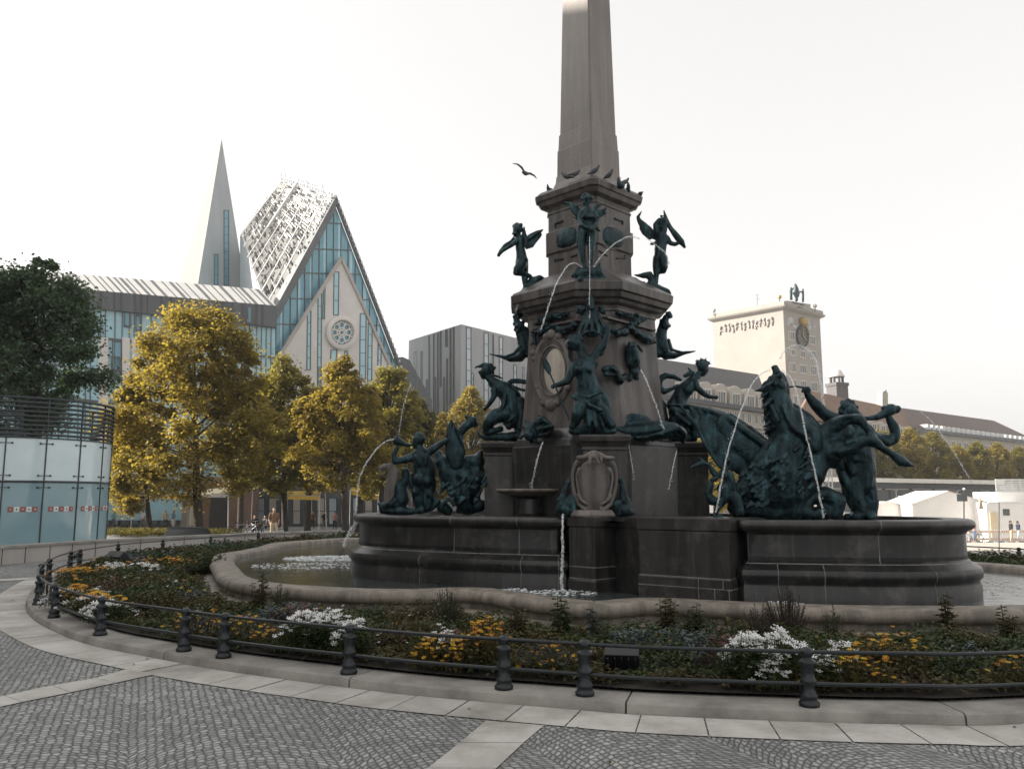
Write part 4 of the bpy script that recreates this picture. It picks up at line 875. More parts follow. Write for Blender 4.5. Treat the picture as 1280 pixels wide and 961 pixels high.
skin('webbed_foot', [[(428, 842, 10, -.3), (482, 812, 18, -.3), (522, 762, 25, -.3), (482, 736, 19, -.3), (450, 752, 13, -.3)], [(560, 800, 50), (600, 830, 40)]], T, BZ, t, .016, 1)
T = zT(460, 500, 6.0056, 14.3)
t = statue('stone_urn', 'tilted pale stone urn with a curled lip at the far left of the upper basin', 'urn', T, 160, 760)
skin('urn', [[(92, 510, 16), (125, 496, 22), (170, 505, 34), (195, 545, 46), (180, 620, 50), (165, 700, 44), (160, 770, 40)], [(85, 530, 12), (105, 560, 8)]], T, M['cartouche'], t, .018, 2, .003)
t = statue('dolphin_statue', 'bronze dolphin curled round the stone urn at the left end of the basin', 'statue', T, 230, 820, None)
skin('body', [[(285, 535, 30), (290, 600, 38), (245, 650, 52), (255, 740, 62), (190, 775, 50), (105, 805, 26), (80, 775, 12)], [(110, 830, 24), (230, 830, 40), (330, 835, 30)], [(300, 560, 14), (260, 520, 12)], [(140, 780, 14, -.2)]], T, BZ, t, .017, 2, .006, 12)
# ================================================================ railing on the kerb
KC = offset(KERB, -.13)
KC_ = resample(KC, .05)
def near(p):
    return min(range(len(KC_)), key=lambda k: (KC_[k].x - p.x) ** 2 + (KC_[k].y - p.y) ** 2)
posts_px = [(1330, 888), (1011, 885), (726.5, 873.5), (624, 866), (422, 845.5), (274.3, 823.3), (223, 814), (125.4, 793), (67, 771.5), (48.5, 755.4), (54, 736), (69.8, 727), (101.9, 713.8), (115.6, 710.6), (154.8, 701.5), (211.7, 695), (271.5, 689), (324.6, 682)]
rail = thing('railing', 'low black cast iron railing of knobbed posts and two rails around the flower bed', 'railing', tuple(G(624, 866, ZK)))
idx = [near(G(x, y, ZK)) for x, y in posts_px] + [None] + [near(Vector((x, y, 0))) for x, y in ((3.5, 27.6), (5.2, 26.2), (6.8, 24.7), (8.3, 23.2), (9.2, 22.3), (10.5, 20.8), (11.6, 19.1), (12.3, 17.4), (12.6, 15.5), (12.4, 13.6))]
def post():
    mb = MB()
    mb.lathe([(r * 1.0, z) for r, z in [(.078, 0), (.078, .03), (.066, .035), (.060, .06), (.070, .07), (.070, .085), (.054, .10), (.048, .14), (.048, .17), (.064, .18), (.066, .195), (.052, .21), (.048, .25), (.048, .30), (.062, .315), (.066, .33), (.055, .345), (.036, .352), (.034, .37), (.048, .385), (.054, .405), (.046, .425), (.024, .44), (.006, .443)]], n=18)
    return mb
pm0 = post().mesh('post'); pm0.shade_smooth(); pm0.materials.append(M['iron'])
for k in idx:
    if k is None: continue
    o = bpy.data.objects.new('post', pm0); C.objects.link(o); o.parent = rail
    o.location = KC_[k] + Vector((0, 0, ZK)) - ORG[rail.name]; ORG[o.name] = ORG[rail.name]
def between(a, b):
    n = len(KC_); d = (b - a) % n
    if d > n / 2: return [KC_[(a - k) % n] for k in range(0, n - d + 1)]
    return [KC_[(a + k) % n] for k in range(0, d + 1)]
panels = {(2, 3), (5, 6), (12, 13), (8, 9)}
for i in range(len(idx) - 1):
    if idx[i] is None or idx[i + 1] is None: continue
    seg = between(idx[i], idx[i + 1])
    if len(seg) < 3: continue
    for z in (.405, .165):
        mb = MB(); mb.tube([p + Vector((0, 0, ZK + z)) for p in seg[::3] + [seg[-1]]], .0155, 8); mb.build('rail', M['iron'], rail, smooth=80)
    if (i, i + 1) in panels:
        mb = MB(); a, b = seg[0], seg[-1]; W_ = (b - a)
        for cx, s in ((.28, 1), (.72, -1), (.5, 1)):
            pts = []
            for k in range(26):
                an = k / 25 * 3.2 * pi; r = .085 * (1 - k / 30)
                q = a + W_ * cx + W_.normalized() * (s * cos(an) * r)
                pts.append(q + Vector((0, 0, ZK + .285 + sin(an) * r * 1.15)))
            mb.tube(pts, .009, 6)
        mb.build('scroll_panel', M['iron'], rail, smooth=80)
# ================================================================ flower bed
BIN = offset(KERB, -.42); BOUT = offset(OUT, .14)
BINs = BIN[::3]; BOUTs = BOUT[::3]
RB = random.Random(77)
def leaf(mb, p, d, L, w, droop=.3):
    """one folded leaf of two faces, from p along d"""
    up = Vector((0, 0, 1)); s = d.cross(up)
    if s.length < 1e-3: s = Vector((1, 0, 0))
    s.normalize(); m = p + d * (L * .55) ; t = p + d * L - up * (L * droop)
    mb.add([p, m + s * w, t, m - s * w + up * (w * .2)], [(0, 1, 2, 3)])
def tuft(mb, p, h, spread, n, L, w):
    for k in range(n):
        a = RB.random() * 2 * pi; z = h * (.35 + .65 * RB.random())
        r = spread * RB.random()
        q = p + Vector((cos(a) * r, sin(a) * r, z))
        d = Vector((cos(a + RB.uniform(-.8, .8)), sin(a + RB.uniform(-.8, .8)), RB.uniform(-.1, .9))).normalized()
        leaf(mb, q, d, L * RB.uniform(.6, 1.25), w * RB.uniform(.7, 1.2))
def stem(mb, a, b, r=.004):
    mb.tube([a, (a + b) / 2 + Vector((RB.uniform(-.01, .01), RB.uniform(-.01, .01), 0)), b], [r, r * .8, r * .5], 4, False)
def bloom(mb, p, r, n=6, mat=0, cup=.25, tilt=None):
    t = tilt or Vector((RB.uniform(-.35, .35), RB.uniform(-.6, .15), 1)).normalized()
    u = t.cross(Vector((0, 1, .1))).normalized(); w = t.cross(u)
    vs = [p]; fs = []
    a0 = RB.random() * 6
    for k in range(n):
        a = a0 + 2 * pi * k / n; da = pi / n * .95
        b = len(vs)
        for q, rr in ((a - da * .6, .7), (a, 1.0), (a + da * .6, .7)):
            vs.append(p + (u * cos(q) + w * sin(q)) * (r * rr) + t * (r * cup * rr))
        fs.append((0, b, b + 1, b + 2))
    mb.mi = mat; mb.add(vs, fs); mb.mi = 0
CLUMPS = []
def clump(name, label, cat, px, py, rad, n, hz, mats, br, group, pet=6, leafmat=0, z0=.12, squash=.7, cup=.25):
    n = int(n * 1.7); br *= 1.3; rad *= 1.3; hz = hz * 1.05 + .04
    p = G(px, py, z0 + hz * .9)
    p.z = z0; vd = Vector((p.x, p.y, 0)).normalized()
    for _ in range(40):
        if inside(p - vd * (rad * squash * .8), BINs): break
        p += vd * .04
    t = thing(name, label, cat, tuple(p), group)
    CLUMPS.append((p.x, p.y, rad * 1.05)); fo = MB(); bl = MB()
    for k in range(int(n * 1.1) + 8):
        a = RB.random() * 2 * pi; r = rad * sqrt(RB.random())
        q = p + Vector((cos(a) * r, sin(a) * r * squash, 0))
        tuft(fo, q, hz * .9, .05, 5, .06, .015)
    subs = [(RB.random() * 2 * pi, rad * sqrt(RB.random()) * .95, rad * RB.uniform(.18, .42), RB.uniform(-.1, .12)) for _ in range(5)]
    for k in range(n):
        sa, sr, sg, sh = RB.choice(subs); gx = cos(sa) * sr + RB.gauss(0, sg); gy = sin(sa) * sr + RB.gauss(0, sg); a = atan2(gy, gx); r = min(rad * 1.25, sqrt(gx * gx + gy * gy))
        h = sh * hz * 2 + hz * (1.05 - .35 * (r / rad) ** 2 + RB.uniform(-.12, .1))
        q = p + Vector((cos(a) * r, sin(a) * r * squash, h))
        bloom(bl, q, br * RB.uniform(.75, 1.15), pet, RB.randrange(len(mats)), cup); stem(fo, q - Vector((0, 0, h * .8)), q - Vector((0, 0, .003)))
    bl.build('blossoms', [M[m] for m in mats], t, norm=False); fo.build('foliage', [M[('bed1', 'bed2', 'bed3', 'bed4')[leafmat]]], t, norm=False)
    return t
GW = 'clumps of white flowers in the bed'
for lab, x, y, r, n, h in (
    ('dense white flower clump just left of the railing post in the left foreground', 380, 815, .19, 80, .28),
    ('tall white flower clump behind the railing post in the left foreground', 412, 811, .19, 80, .31),
    ('white flower clump just right of the railing post in the left foreground', 440, 811, .15, 56, .28),
    ('white flower clump between the posts left of the narrow front panel, nearer the basin', 548, 796, .2, 50, .22),
    ('big white flower clump in the right foreground left of the far right post', 936, 850, .19, 85, .30),
    ('full white flower clump beside the far right post in the right foreground', 970, 846, .19, 85, .32),
    ('loose white flower patch behind the far right post', 1014, 821, .16, 26, .22),
    ('small white flower patch near the basin above the far right post', 1046, 815, .13, 20, .24),
    ('white flower clump on the left edge of the bed behind the second railing bay', 112, 767, .26, 60, .2),
    ('low white flower clump beside the left bend of the railing', 138, 770, .22, 46, .2),
    ('white flower patch near the bend of the railing at the far left', 96, 739, .32, 40, .2),
    ('pale flower patch at the back left of the bed beside the black floodlight', 136, 707.5, .4, 44, .2),
    ('pale flower patch right of the black floodlight at the back left', 172, 707.5, .35, 36, .2)):
    clump('white_flower_clump', lab, 'flowers', x, y, r, n, h, ['pet_w'], .026 if y > 780 else .034, GW, 5, 0)
GY = 'clumps of yellow flowers in the bed'
for lab, x, y, r, n, h, o in (
    ('yellow flower clump low in the bed left of the narrow ornamental front panel', 548, 826, .16, 26, .2, 0),
    ('bright yellow flower clump touching the ornamental front panel', 588, 827, .16, 34, .2, 0),
    ('tall yellow daisy clump near the basin rim above the front panel', 606, 790, .16, 44, .32, 0),
    ('small yellow flowers seen through the scrollwork of the front panel', 655, 835, .12, 9, .18, 1),
    ('yellow flowers just right of the ornamental front panel beside the dark box', 692, 833, .13, 10, .2, 1),
    ('scattered yellow flowers behind the rails left of the second panel', 248, 790, .3, 26, .2, 0),
    ('scattered yellow flowers right of the second ornamental panel', 300, 796, .3, 28, .2, 0),
    ('sparse yellow flowers midway along the left front bay', 345, 800, .22, 9, .2, 1),
    ('orange yellow flower clump inside the left bend of the railing', 88, 753, .3, 46, .2, 1),
    ('yellow orange flower clump beside the white flowers at the left edge', 122, 752, .28, 34, .2, 1),
    ('orange flower band at the back left behind the gate panel', 110, 712, .5, 60, .2, 1),
    ('orange flower patch at the back of the bed near the basin', 205, 701, .6, 50, .2, 1),
    ('yellow flower clump behind the rails right of the far right post', 1066, 842, .18, 16, .2, 0),
    ('yellow flower pair low behind the rails in the right foreground', 1102, 850, .13, 9, .18, 0),
    ('tall yellow daisy clump near the basin in the right foreground', 1112, 806, .15, 36, .3, 0),
    ('loose yellow daisies left of the tall clump on the right', 1078, 808, .15, 18, .26, 0),
    ('yellow daisies right of the tall clump near the basin', 1142, 806, .1, 12, .28, 0),
    ('yellow flowers at the right edge of the picture', 1266, 838, .15, 14, .2, 0),
    ('single small yellow bloom group left of the far right post', 985, 838, .1, 5, .2, 0)):
    clump('yellow_flower_clump', lab, 'flowers', x, y, r, n, h, ['pet_y', 'pet_y', 'pet_o'] if not o else ['pet_o', 'pet_y'], .019 if y > 780 else .03, GY, 7, 1)
for lab, x, y, r, n, h in (('dusky pink flower clump near the basin left of the dark bush', 905, 800, .16, 20, .3), ('reddish pink flower clump against the basin wall on the left', 370, 762, .25, 18, .25), ('purple red flower patch above the yellow daisies at the front panel', 575, 800, .16, 18, .22)):
    clump('pink_flower_clump', lab, 'flowers', x, y, r, n, h, ['pet_r'], .017, 'clumps of pink flowers in the bed', 6, 2)
def bush(label, px, py, h, rad, n, lm, d=None, wil=0, L=.07, w=.016):
    h *= 1.3; n = int(n * 1.3); p = G(px, py, .12)
    t = thing('leafy_plant', label, 'plant', tuple(p), 'taller plants in the flower bed')
    fo = MB(); st = MB()
    for k in range(n):
        a = RB.random() * 2 * pi; r = rad * sqrt(RB.random()); hh = h * RB.uniform(.6, 1.0) * (1 - .3 * (r / rad) ** 2)
        b = p + Vector((cos(a) * r * .3, sin(a) * r * .3, 0)); e = p + Vector((cos(a) * r, sin(a) * r, hh))
        stem(st, b, e, .006)
        m = max(5, int(hh / .03))
        for j in range(m):
            q = b.lerp(e, .25 + .75 * j / m); aa = j * 2.4 + a
            dr = Vector((cos(aa), sin(aa), .35 if not wil else .8)).normalized()
            leaf(fo, q, dr, L * RB.uniform(.7, 1.2) * (1.1 - .5 * j / m), w, .35)
    fo.build('foliage', M[lm], t, norm=False); st.build('stems', M['bark'], t, norm=False)
for a in (('large dark feathery bush in front of the right basin', 985, 812, .52, .26, 60, 'bed3', None, 1, .05, .008),
          ('dark purple stems rising beside the feathery bush on the right', 950, 815, .42, .16, 22, 'bed3', None, 1, .05, .008),
          ('dark bush against the basin rim left of the front corner', 560, 792, .44, .24, 40, 'bed1', None, 1, .05, .010),
          ('upright leafy plant just left of the front corner of the basin', 648, 812, .42, .1, 9, 'bed2', None, 0, .11, .026),
          ('tall leafy plant in front of the basin corner', 700, 812, .46, .11, 10, 'bed1', None, 0, .12, .028),
          ('tall thin plant with grey leaves right of the basin corner', 742, 815, .42, .08, 7, 'bed4', None, 0, .10, .022),
          ('leafy plant in front of the pier right of the basin corner', 835, 808, .45, .12, 12, 'bed2', None, 0, .10, .022),
          ('broad leafed plant left of the pink flowers', 868, 806, .36, .16, 14, 'bed1', None, 0, .09, .022),
          ('tall leafy plant near the basin in the right foreground', 1185, 808, .46, .10, 9, 'bed2', None, 0, .10, .022),
          ('leafy plant at the right edge near the basin', 1262, 812, .40, .12, 10, 'bed2', None, 0, .10, .022),
          ('thin plant between the feathery bush and the tall plant on the right', 1040, 802, .36, .1, 8, 'bed1', None, 1, .07, .012),
          ('leafy stalk against the outer basin on the left', 325, 772, .5, .14, 9, 'bed2', None, 0, .10, .022),
          ('pair of grassy stalks against the outer basin wall on the left', 350, 776, .42, .14, 12, 'bed1', None, 1, .08, .012),
          ('bushy dark plants at the back left of the bed beside the basin lobe', 255, 722, .4, .5, 60, 'bed1', None, 1, .12, .02),
          ('grey leafed plant in the middle of the left bed', 240, 762, .25, .4, 40, 'bed4', None, 0, .1, .025)):
    bush(*a)
BIN2 = offset(KERB, -.85)[::3]; BOUT2 = offset(OUT, .62)[::3]
cov = MB(); cnt = 0
while cnt < 30000:
    x = RB.uniform(-9.8, 12); y = RB.uniform(6.4, 29)
    if x > .75 * y + 1.5: continue
    if RB.random() > min(1.0, (9.0 / y) ** 1.1): continue
    if not inside((x, y), BINs) or inside((x, y), BOUTs): continue
    q = noise.noise(Vector((x * .55, y * .55, 3))) + .35 * noise.noise(Vector((x * 2.1, y * 2.1, 1)))
    q2 = noise.noise(Vector((x * 1.3, y * 1.3, 8)))
    cov.mi = 2 if q < -.32 else 1 if q < -.02 else 0 if q < .34 else 3
    h = max(.07, .21 + .20 * q2 + .09 * RB.random())
    f = 1.15 if y < 11 else 1.4 if y < 17 else 2.0
    h *= .85 if y < 15 else 1.0
    near_rim = inside((x, y), BOUT2); tall = RB.random() < .06 and not near_rim
    if near_rim: h = min(h * .5, .2)
    if not inside((x, y), BIN2): h *= .55
    for cx, cy, cr in CLUMPS:
        if (cx - x) ** 2 + (cy - y) ** 2 < cr * cr: h = min(h, .10)
        elif y < cy and abs(cx - x) < cr and cy - y < .7: h = min(h, .14)
    tuft(cov, Vector((x, y, .11)), h, .06 * f, 4, .065 * f, .017 * f)
    if tall:
        for j in range(7): tuft(cov, Vector((x, y, .11 + h * .55 * j / 4)), h * .3, .03 * f, 2, .05 * f * (1.2 - .08 * j), .013 * f)
    cnt += 1
# countless little blooms lost among the leaves
for k in range(3400):
    x = RB.uniform(-9.5, 11); y = RB.uniform(6.5, 24)
    if not inside((x, y), BINs) or inside((x, y), BOUTs): continue
    q = noise.noise(Vector((x * .9, y * .9, 21)))
    if q < -.1: continue
    bloom(cov, Vector((x, y, .11 + .16 + .14 * noise.noise(Vector((x * 1.3, y * 1.3, 8))) + .03)), RB.uniform(.012, .026) * (1 if y < 12 else 1.6), 5, 7 if q > .22 else 4 if q > .12 else 6 if q > 0 else 5)
lit = MB()
for k in range(140):
    x = RB.uniform(-9, 9); y = RB.uniform(5, 14)
    if inside((x, y), KERB[::3]): continue
    p = Vector((x, y, .012)); a = RB.random() * 6.3; dr = Vector((cos(a), sin(a), RB.uniform(0, .4))).normalized(); leaf(lit, p, dr, RB.uniform(.03, .06), .013, .1)
lo = lit.build('fallen_leaves', M['bed2'], None, norm=False); lo['kind'] = 'stuff'
co = cov.build('flower_bed_leaves', [M['bed1'], M['bed2'], M['bed3'], M['bed4'], M['pet_o'], M['pet_r'], M['pet_w'], M['pet_y']], None, norm=False)
co['kind'] = 'stuff'
# ---------------------------------------------------------------- flood lights in the bed
def flood(label, p, size, rz, tilt):
    t = thing('floodlight', label, 'floodlight', tuple(p), 'floodlights in the bed')
    Rm = Matrix.Rotation(rz, 3, 'Z') @ Matrix.Rotation(tilt, 3, 'X'); s = size
    c = p + Vector((0, 0, .24 * s))
    mb = MB(); mb.box(c, (.5 * s, .2 * s, .36 * s), M=Rm); 
    for k in range(5): mb.box(c + Rm @ Vector(((-.2 + .1 * k) * s, .12 * s, 0)), (.02 * s, .06 * s, .3 * s), M=Rm)
    mb.build('housing', M['black'], t, bevel=.02 * s)
    mb = MB(); mb.box(c + Rm @ Vector((0, -.104 * s, 0)), (.44 * s, .012, .3 * s), M=Rm); mb.build('lens', M['pane'], t, bevel=.004)
    mb = MB(); R0 = Matrix.Rotation(rz, 3, 'Z')
    for k in (-1, 1): mb.box(p + R0 @ Vector((k * .28 * s, 0, .13 * s)), (.03 * s, .06 * s, .26 * s), rz)
    mb.box(p + Vector((0, 0, .012)), (.6 * s, .1 * s, .024), rz); mb.build('bracket', M['iron'], t)
flood('black floodlight facing the fountain at the back left of the bed', G(148, 713, .12) , .95, radians(150), radians(-40))
flood('small black floodlight lying beside the railing post at the back left', G(168, 712, .12), .7, radians(220), radians(-55))
flood('black floodlight box among the leaves right of the narrow front panel', G(778, 846, .11), .6, radians(170), radians(-30))
# ================================================================ water jets
def jet(label, pts, rpx, drops=14, group='water jets', seed=0, spread=1.0):
    """pts: (px, py, depth) along the jet"""
    W_ = [V(*p) for p in pts]; path = catmull(W_, 10, False)
    q = random.Random(seed + len(pts)); mb = MB(); n = len(path); rr = []
    pp = []
    for i, p in enumerate(path):
        m = mpp(p); k = i / (n - 1)
        rr.append(max(.003, .72 * rpx * m * (.8 + .5 * q.random() + .5 * k)))
        pp.append(p + Vector((q.uniform(-1, 1), q.uniform(-1, 1), q.uniform(-1, 1))) * (m * rpx * .45 * (.3 + k)))
    mb.tube(pp, rr, 6)
    for i in range(drops):
        k = q.random() ** .6; p = path[int(k * (n - 1))]; m = mpp(p)
        mb.ball(p + Vector((q.gauss(0, 1), q.gauss(0, 1), q.gauss(0, 1))) * (m * 2.2 * spread * k), m * q.uniform(.35, .9), 6, 4)
    o = mb.build('water_jet', M['jet'], None, smooth=180, norm=False)
    rebase(o, W_[0]); return tag(o, label, 'water', group)
jet('thin jet falling straight down from the fish held by the front cherub', [(737, 296, 12.95), (737, 315, 12.9), (737, 345, 12.88), (737, 400, 12.85)], .7, 4)
jet('jet arching up to the right from the dolphin under the front cherub', [(742, 334, 12.9), (752, 320, 12.9), (768, 305, 12.95), (786, 296, 13.0), (800, 299, 13.1)], 1.0, 10)
jet('jet arching left and falling past the cornice to the plaque', [(728, 334, 12.9), (718, 329, 12.75), (708, 334, 12.6), (695, 356, 12.5), (686, 382, 12.45), (676, 412, 12.45)], .9, 16)
jet('jet crossing the chest of the right cherub', [(808, 298, 13.9), (818, 305, 13.9), (832, 317, 13.9), (836, 330, 13.9)], .9, 6)
jet('thin trickle dropping from the left cherub dolphin', [(657, 360, 14.1), (650, 372, 14.0), (645, 388, 13.95)], .8, 5)
jet('jet from the bronze mask falling into the stone bowl', [(679, 552, 13.15), (675, 562, 13.1), (669, 585, 13.1), (664, 612, 13.3)], 1.2, 14)
jet('jet beside the portrait medallion falling into the bronze shell', [(801, 462, 13.0), (809, 478, 12.95), (821, 510, 12.95), (831, 540, 13.0)], 1.2, 10)
jet('jet arching left from the nostril of the rearing sea horse', [(962, 463, 12.2), (952, 467, 12.0), (938, 484, 11.85), (922, 525, 11.7), (908, 572, 11.6), (895, 640, 11.55)], 1.1, 34)
jet('jet arching right from the nostril of the rearing sea horse', [(978, 463, 12.2), (988, 472, 11.9), (997, 495, 11.7), (1008, 545, 11.6), (1019, 592, 11.5), (1030, 647, 11.45)], 1.2, 34)
jet('high white arch of water between the horse and the bell tower', [(975, 448, 15.6), (983, 437, 15.6), (996, 432, 15.6), (1010, 438, 15.5), (1020, 452, 15.4), (1026, 480, 15.3), (1031, 520, 15.3)], 1.6, 50, spread=1.6)
jet('jet squirting left from the shell horn of the left triton', [(494, 549, 14.1), (484, 551, 14.05), (471, 561, 14.0), (456, 582, 13.95), (448, 604, 13.95), (445, 640, 13.9)], 1.0, 34)
jet('faint upright spray behind the left triton', [(498, 545, 16.5), (502, 520, 16.5), (506, 500, 16.5), (514, 480, 16.5)], .5, 30, spread=1.5)
jet('stream pouring from the left dolphin beside the shield into the lower basin', [(703.5, 643, 11.95), (703, 662, 11.85), (703, 690, 11.8), (702, 715, 11.8), (702, 739, 11.8)], 1.9, 24)
jet('white stream splashing off the left end of the upper basin', [(460, 643, 15.0), (448, 651, 14.9), (437, 665, 14.8), (430, 682, 14.7)], 2.3, 50, spread=1.7)
jet('long thin jet arching across the houses on the right', [(1150, 514, 14.5), (1164, 526, 14.4), (1180, 547, 14.3), (1195, 569, 14.2), (1208, 592, 14.2), (1216, 604, 14.2)], .8, 20)
jet('trickle running down below the bronze shell bowl', [(786, 556, 13.0), (789, 575, 12.9), (793, 600, 12.9)], .7, 5)
jet('thin stream dropping from the right end of the shell bowl', [(846, 563, 12.9), (841, 585, 12.8), (836, 612, 12.8)], .8, 5)
M['foam'] = pm('white water foam', (.85, .87, .87), (.7, .74, .76), .4, 0, 30)
# foam where the jets land
def foam(label, px, py, z, r, n, sx=1.0, seed=1):
    q = random.Random(seed); p = G(px, py, z); mb = MB()
    for k in range(n):
        a = q.random() * 2 * pi; d = r * sqrt(q.random()) ; 
        mb.ball(p + Vector((cos(a) * d * sx, sin(a) * d, q.uniform(-.005, .02) + .05 * max(0, 1 - d / r * 2) * q.random())), q.uniform(.004, .020), 6, 4, (1.8, 1.3, .35))
    o = mb.build('water_splash', M['foam'], None, smooth=180, norm=False); rebase(o, p); return tag(o, label, 'water', 'splashes on the basin water')
foam('white splash where the dolphin stream meets the basin in front', 702, 741, WZ, .34, 170, 1.5, 2)
foam('small splash left of the front stream on the lower basin', 638, 738, WZ, .16, 60, 1.5, 3)
foam('white foam on the left lobe of the lower basin', 424, 698, WZ, .8, 1500, 1.5, 4)
foam('drifting foam nearer the rim on the left lobe', 395, 707, WZ, .8, 420, 1.6, 9)
foam('white splash behind the feathery bush in front of the right basin', 978, 755, WZ, .2, 120, 1.3, 5)
foam('thin foam on the bright water at the far right', 1255, 735, WZ, 1.0, 160, 1.4, 6)
# ================================================================ birds
def bird(name, label, p, s, rz, mat, group):
    t = thing(name, label, 'bird', tuple(p), group); Rm = Matrix.Rotation(rz, 3, 'Z')
    def T(x, y, z, r): return p + Rm @ Vector((x * s, y * s, z * s)), r * s
    def TT(*k): return T(*k)
    skin('body', [[(.0, 0, .10, .055), (.06, 0, .13, .06), (.12, 0, .18, .035), (.14, 0, .225, .028), (.165, 0, .222, .010)], [(-.02, 0, .10, .05), (-.10, 0, .08, .03), (-.18, 0, .06, .014)], [(.03, .025, .06, .008), (.03, .025, 0, .008)], [(.03, -.025, .06, .008), (.03, -.025, 0, .008)]], TT, mat, t, .012, 1, 0)
M['pigeon'] = pm('pigeon feathers', (.10, .11, .125), (.04, .045, .05), .7, 0, 20)
top = V(738, 243, PY).z
GP = 'pigeons on the upper cornice'
for lab, x, y, d, rz in (('grey pigeon on the left cornice ledge, the left one of a close pair', 709.5, 226, 13.95, 2.8), ('grey pigeon on the left cornice ledge, the right one of a close pair', 718, 222.5, 13.85, .4), ('grey pigeon at the front corner below the obelisk', 742, 219.5, 13.7, -.5), ('grey pigeon on the right cornice ledge midway along', 760, 225, 13.8, -.8), ('grey pigeon standing in front of the broad leaf ornament on the right', 779, 233.5, 13.95, .3)):
    bird('pigeon', lab, V(x, y, d), .72, rz, M['pigeon'], GP)
gp = V(654, 214, 12.5)
t = thing('flying_gull', 'grey gull with bent wings flying left of the obelisk', 'bird', tuple(gp))
T = zT(580, 0, 4.0, 12.5)
skin('body', [[(298, 862, 9), (308, 868, 11), (322, 870, 6), (336, 868, 3)]], T, M['pigeon'], t, .008, 1, 0)
skin('wing', [([(303, 862, 5), (288, 838, 6, -.05), (268, 822, 4.5, -.12), (244, 818, 2, -.2)], .7)], T, M['pigeon'], t, .007, 1, 0)
skin('wing', [([(308, 866, 5), (330, 868, 6, .05), (350, 878, 4.5, .12), (364, 894, 2, .2)], .7)], T, M['pigeon'], t, .007, 1, 0)
# ================================================================ buildings
def plane(a, b, y=620):
    (xa, da), (xb, db) = a, b
    p = V(xa, y, da); q = V(xb, y, db); p.z = q.z = 0
    t = (q - p).normalized(); n = Vector((t.y, -t.x, 0))
    return p, n, (lambda x, y, o=0.0: onp(x, y, p, n) + n * o), t
def slab(mb, fp, pts, n, out, back=.0):
    w = [fp(x, y) for x, y in pts]; mb.prism([p - n * back for p in w], n * (out + back))
def win(b, fp, n, x0, y0, x1, y1, dy=0.0, lean=0.0, nx=2, ny=1, fm=None, pane=None, fw=.10, name='window'):
    """window whose left side is x0 (y0..y1); right side x1, shifted by dy"""
    q = [(x0, y0), (x1, y0 + dy), (x1 + lean, y1 + dy), (x0 + lean, y1)]
    w = [fp(*k) for k in q]; mb = MB(); up = (w[0] - w[3]).normalized()
    mb.mi = 0
    for a, c in zip(w, w[1:] + w[:1]): mb.bar(a + n * .03, c + n * .03, .1, fw, n if abs((c - a).normalized().dot(up)) > .7 else Vector((0, 0, 1)))
    for i in range(1, nx): mb.bar(w[0].lerp(w[1], i / nx) + n * .03, w[3].lerp(w[2], i / nx) + n * .03, .06, fw * .7, n)
    for i in range(1, ny): mb.bar(w[0].lerp(w[3], i / ny) + n * .03, w[1].lerp(w[2], i / ny) + n * .03, .06, fw * .7)
    o = mb.build(name, fm or M['frame'], b, norm=False)
    mb = MB(); mb.poly([k + n * .012 for k in w]); mb.build('pane', pane or M['pane'], o)
    return o
RE = random.Random(5)
# ---------------------------------------------------------------- glazed church hall with stone gable
M['concrete'] = pm('grey blue concrete', (.33, .355, .37), (.27, .29, .305), .8, 0, .6)
p0, n0, fg, t0 = plane((310, 88), (505, 104))
z7 = zm(220, 160, 3.003)
ch = thing('glass_gable_church', 'modern church hall with a stone gable and rose window in a pointed blue glass front', 'church', tuple(fg(415, 640)))
mb = MB(); slab(mb, fg, [(417, 252), (312, 446), (312, 650), (505, 650), (502, 474)], n0, 0, 1.2); mb.build('glass_front', M['glass'], ch)
mb = MB()
for y in (278, 311, 341, 373, 405, 440, 470):
    xl = 417 - (y - 252) * .541; xr = 417 + (y - 252) * .383
    mb.bar(fg(xl, y, .06), fg(xr, y + 2, .06), .1, .12)
for k in range(-11, 10):
    x = 417 + k * 9.0; yt = 252 + (abs(k) * 9 / (.541 if k < 0 else .383)) + 3
    mb.bar(fg(x, yt, .06), fg(x - 1.5, 500, .06), .1, .08, n0)
mb.build('mullions', M['fascia'], ch, norm=False)
mb = MB()
for k in (-9, -7.4, -5, -3.3, -1.4, .6, 2.2, 4.1, 6.0):
    x = 417 + k * 9.0; yt = 252 + (abs(k) * 9 / (.541 if k < 0 else .383)) + 5
    mb.poly([fg(x, yt, .03), fg(x + 3.4, yt + 5, .03), fg(x + 2.2, 500, .03), fg(x - 1.4, 500, .03)])
mb.build('pale_glass_strip', M['glass_l'], ch)
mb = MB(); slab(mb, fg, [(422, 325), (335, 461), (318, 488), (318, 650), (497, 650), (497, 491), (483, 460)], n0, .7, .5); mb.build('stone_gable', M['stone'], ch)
mb = MB()
mb.bar(fg(422, 324, .75), fg(334, 462, .75), .4, .3, n0); mb.bar(fg(422, 324, .75), fg(498, 492, .75), .4, .3, n0)
mb.build('gable_edge', M['stone2'], ch)
for (a, b_, c, d) in ((580, 545, 598, 705), (520, 625, 533, 960), (480, 690, 493, 910), (568, 835, 590, 945), (540, 600, 546, 720), (678, 700, 700, 945), (708, 735, 723, 950), (745, 790, 757, 960), (520, 900, 532, 1000), (620, 840, 630, 980)):
    x0, y0 = z7(a, b_); x1, y1 = z7(c, d)
    win(ch, fg, n0, x0, y0, x1, y1, 0, -.8, 1, max(2, int((y1 - y0) / 14)), M['fascia'], M['glass_l'], .09, 'slot_window') if False else win(ch, lambda x, y, o=0: fg(x, y, .7 + o), n0, x0, y0, x1, y1, 0, -.8, 1, max(2, int((y1 - y0) / 14)), M['fascia'], M['glass_l'], .09, 'slot_window')
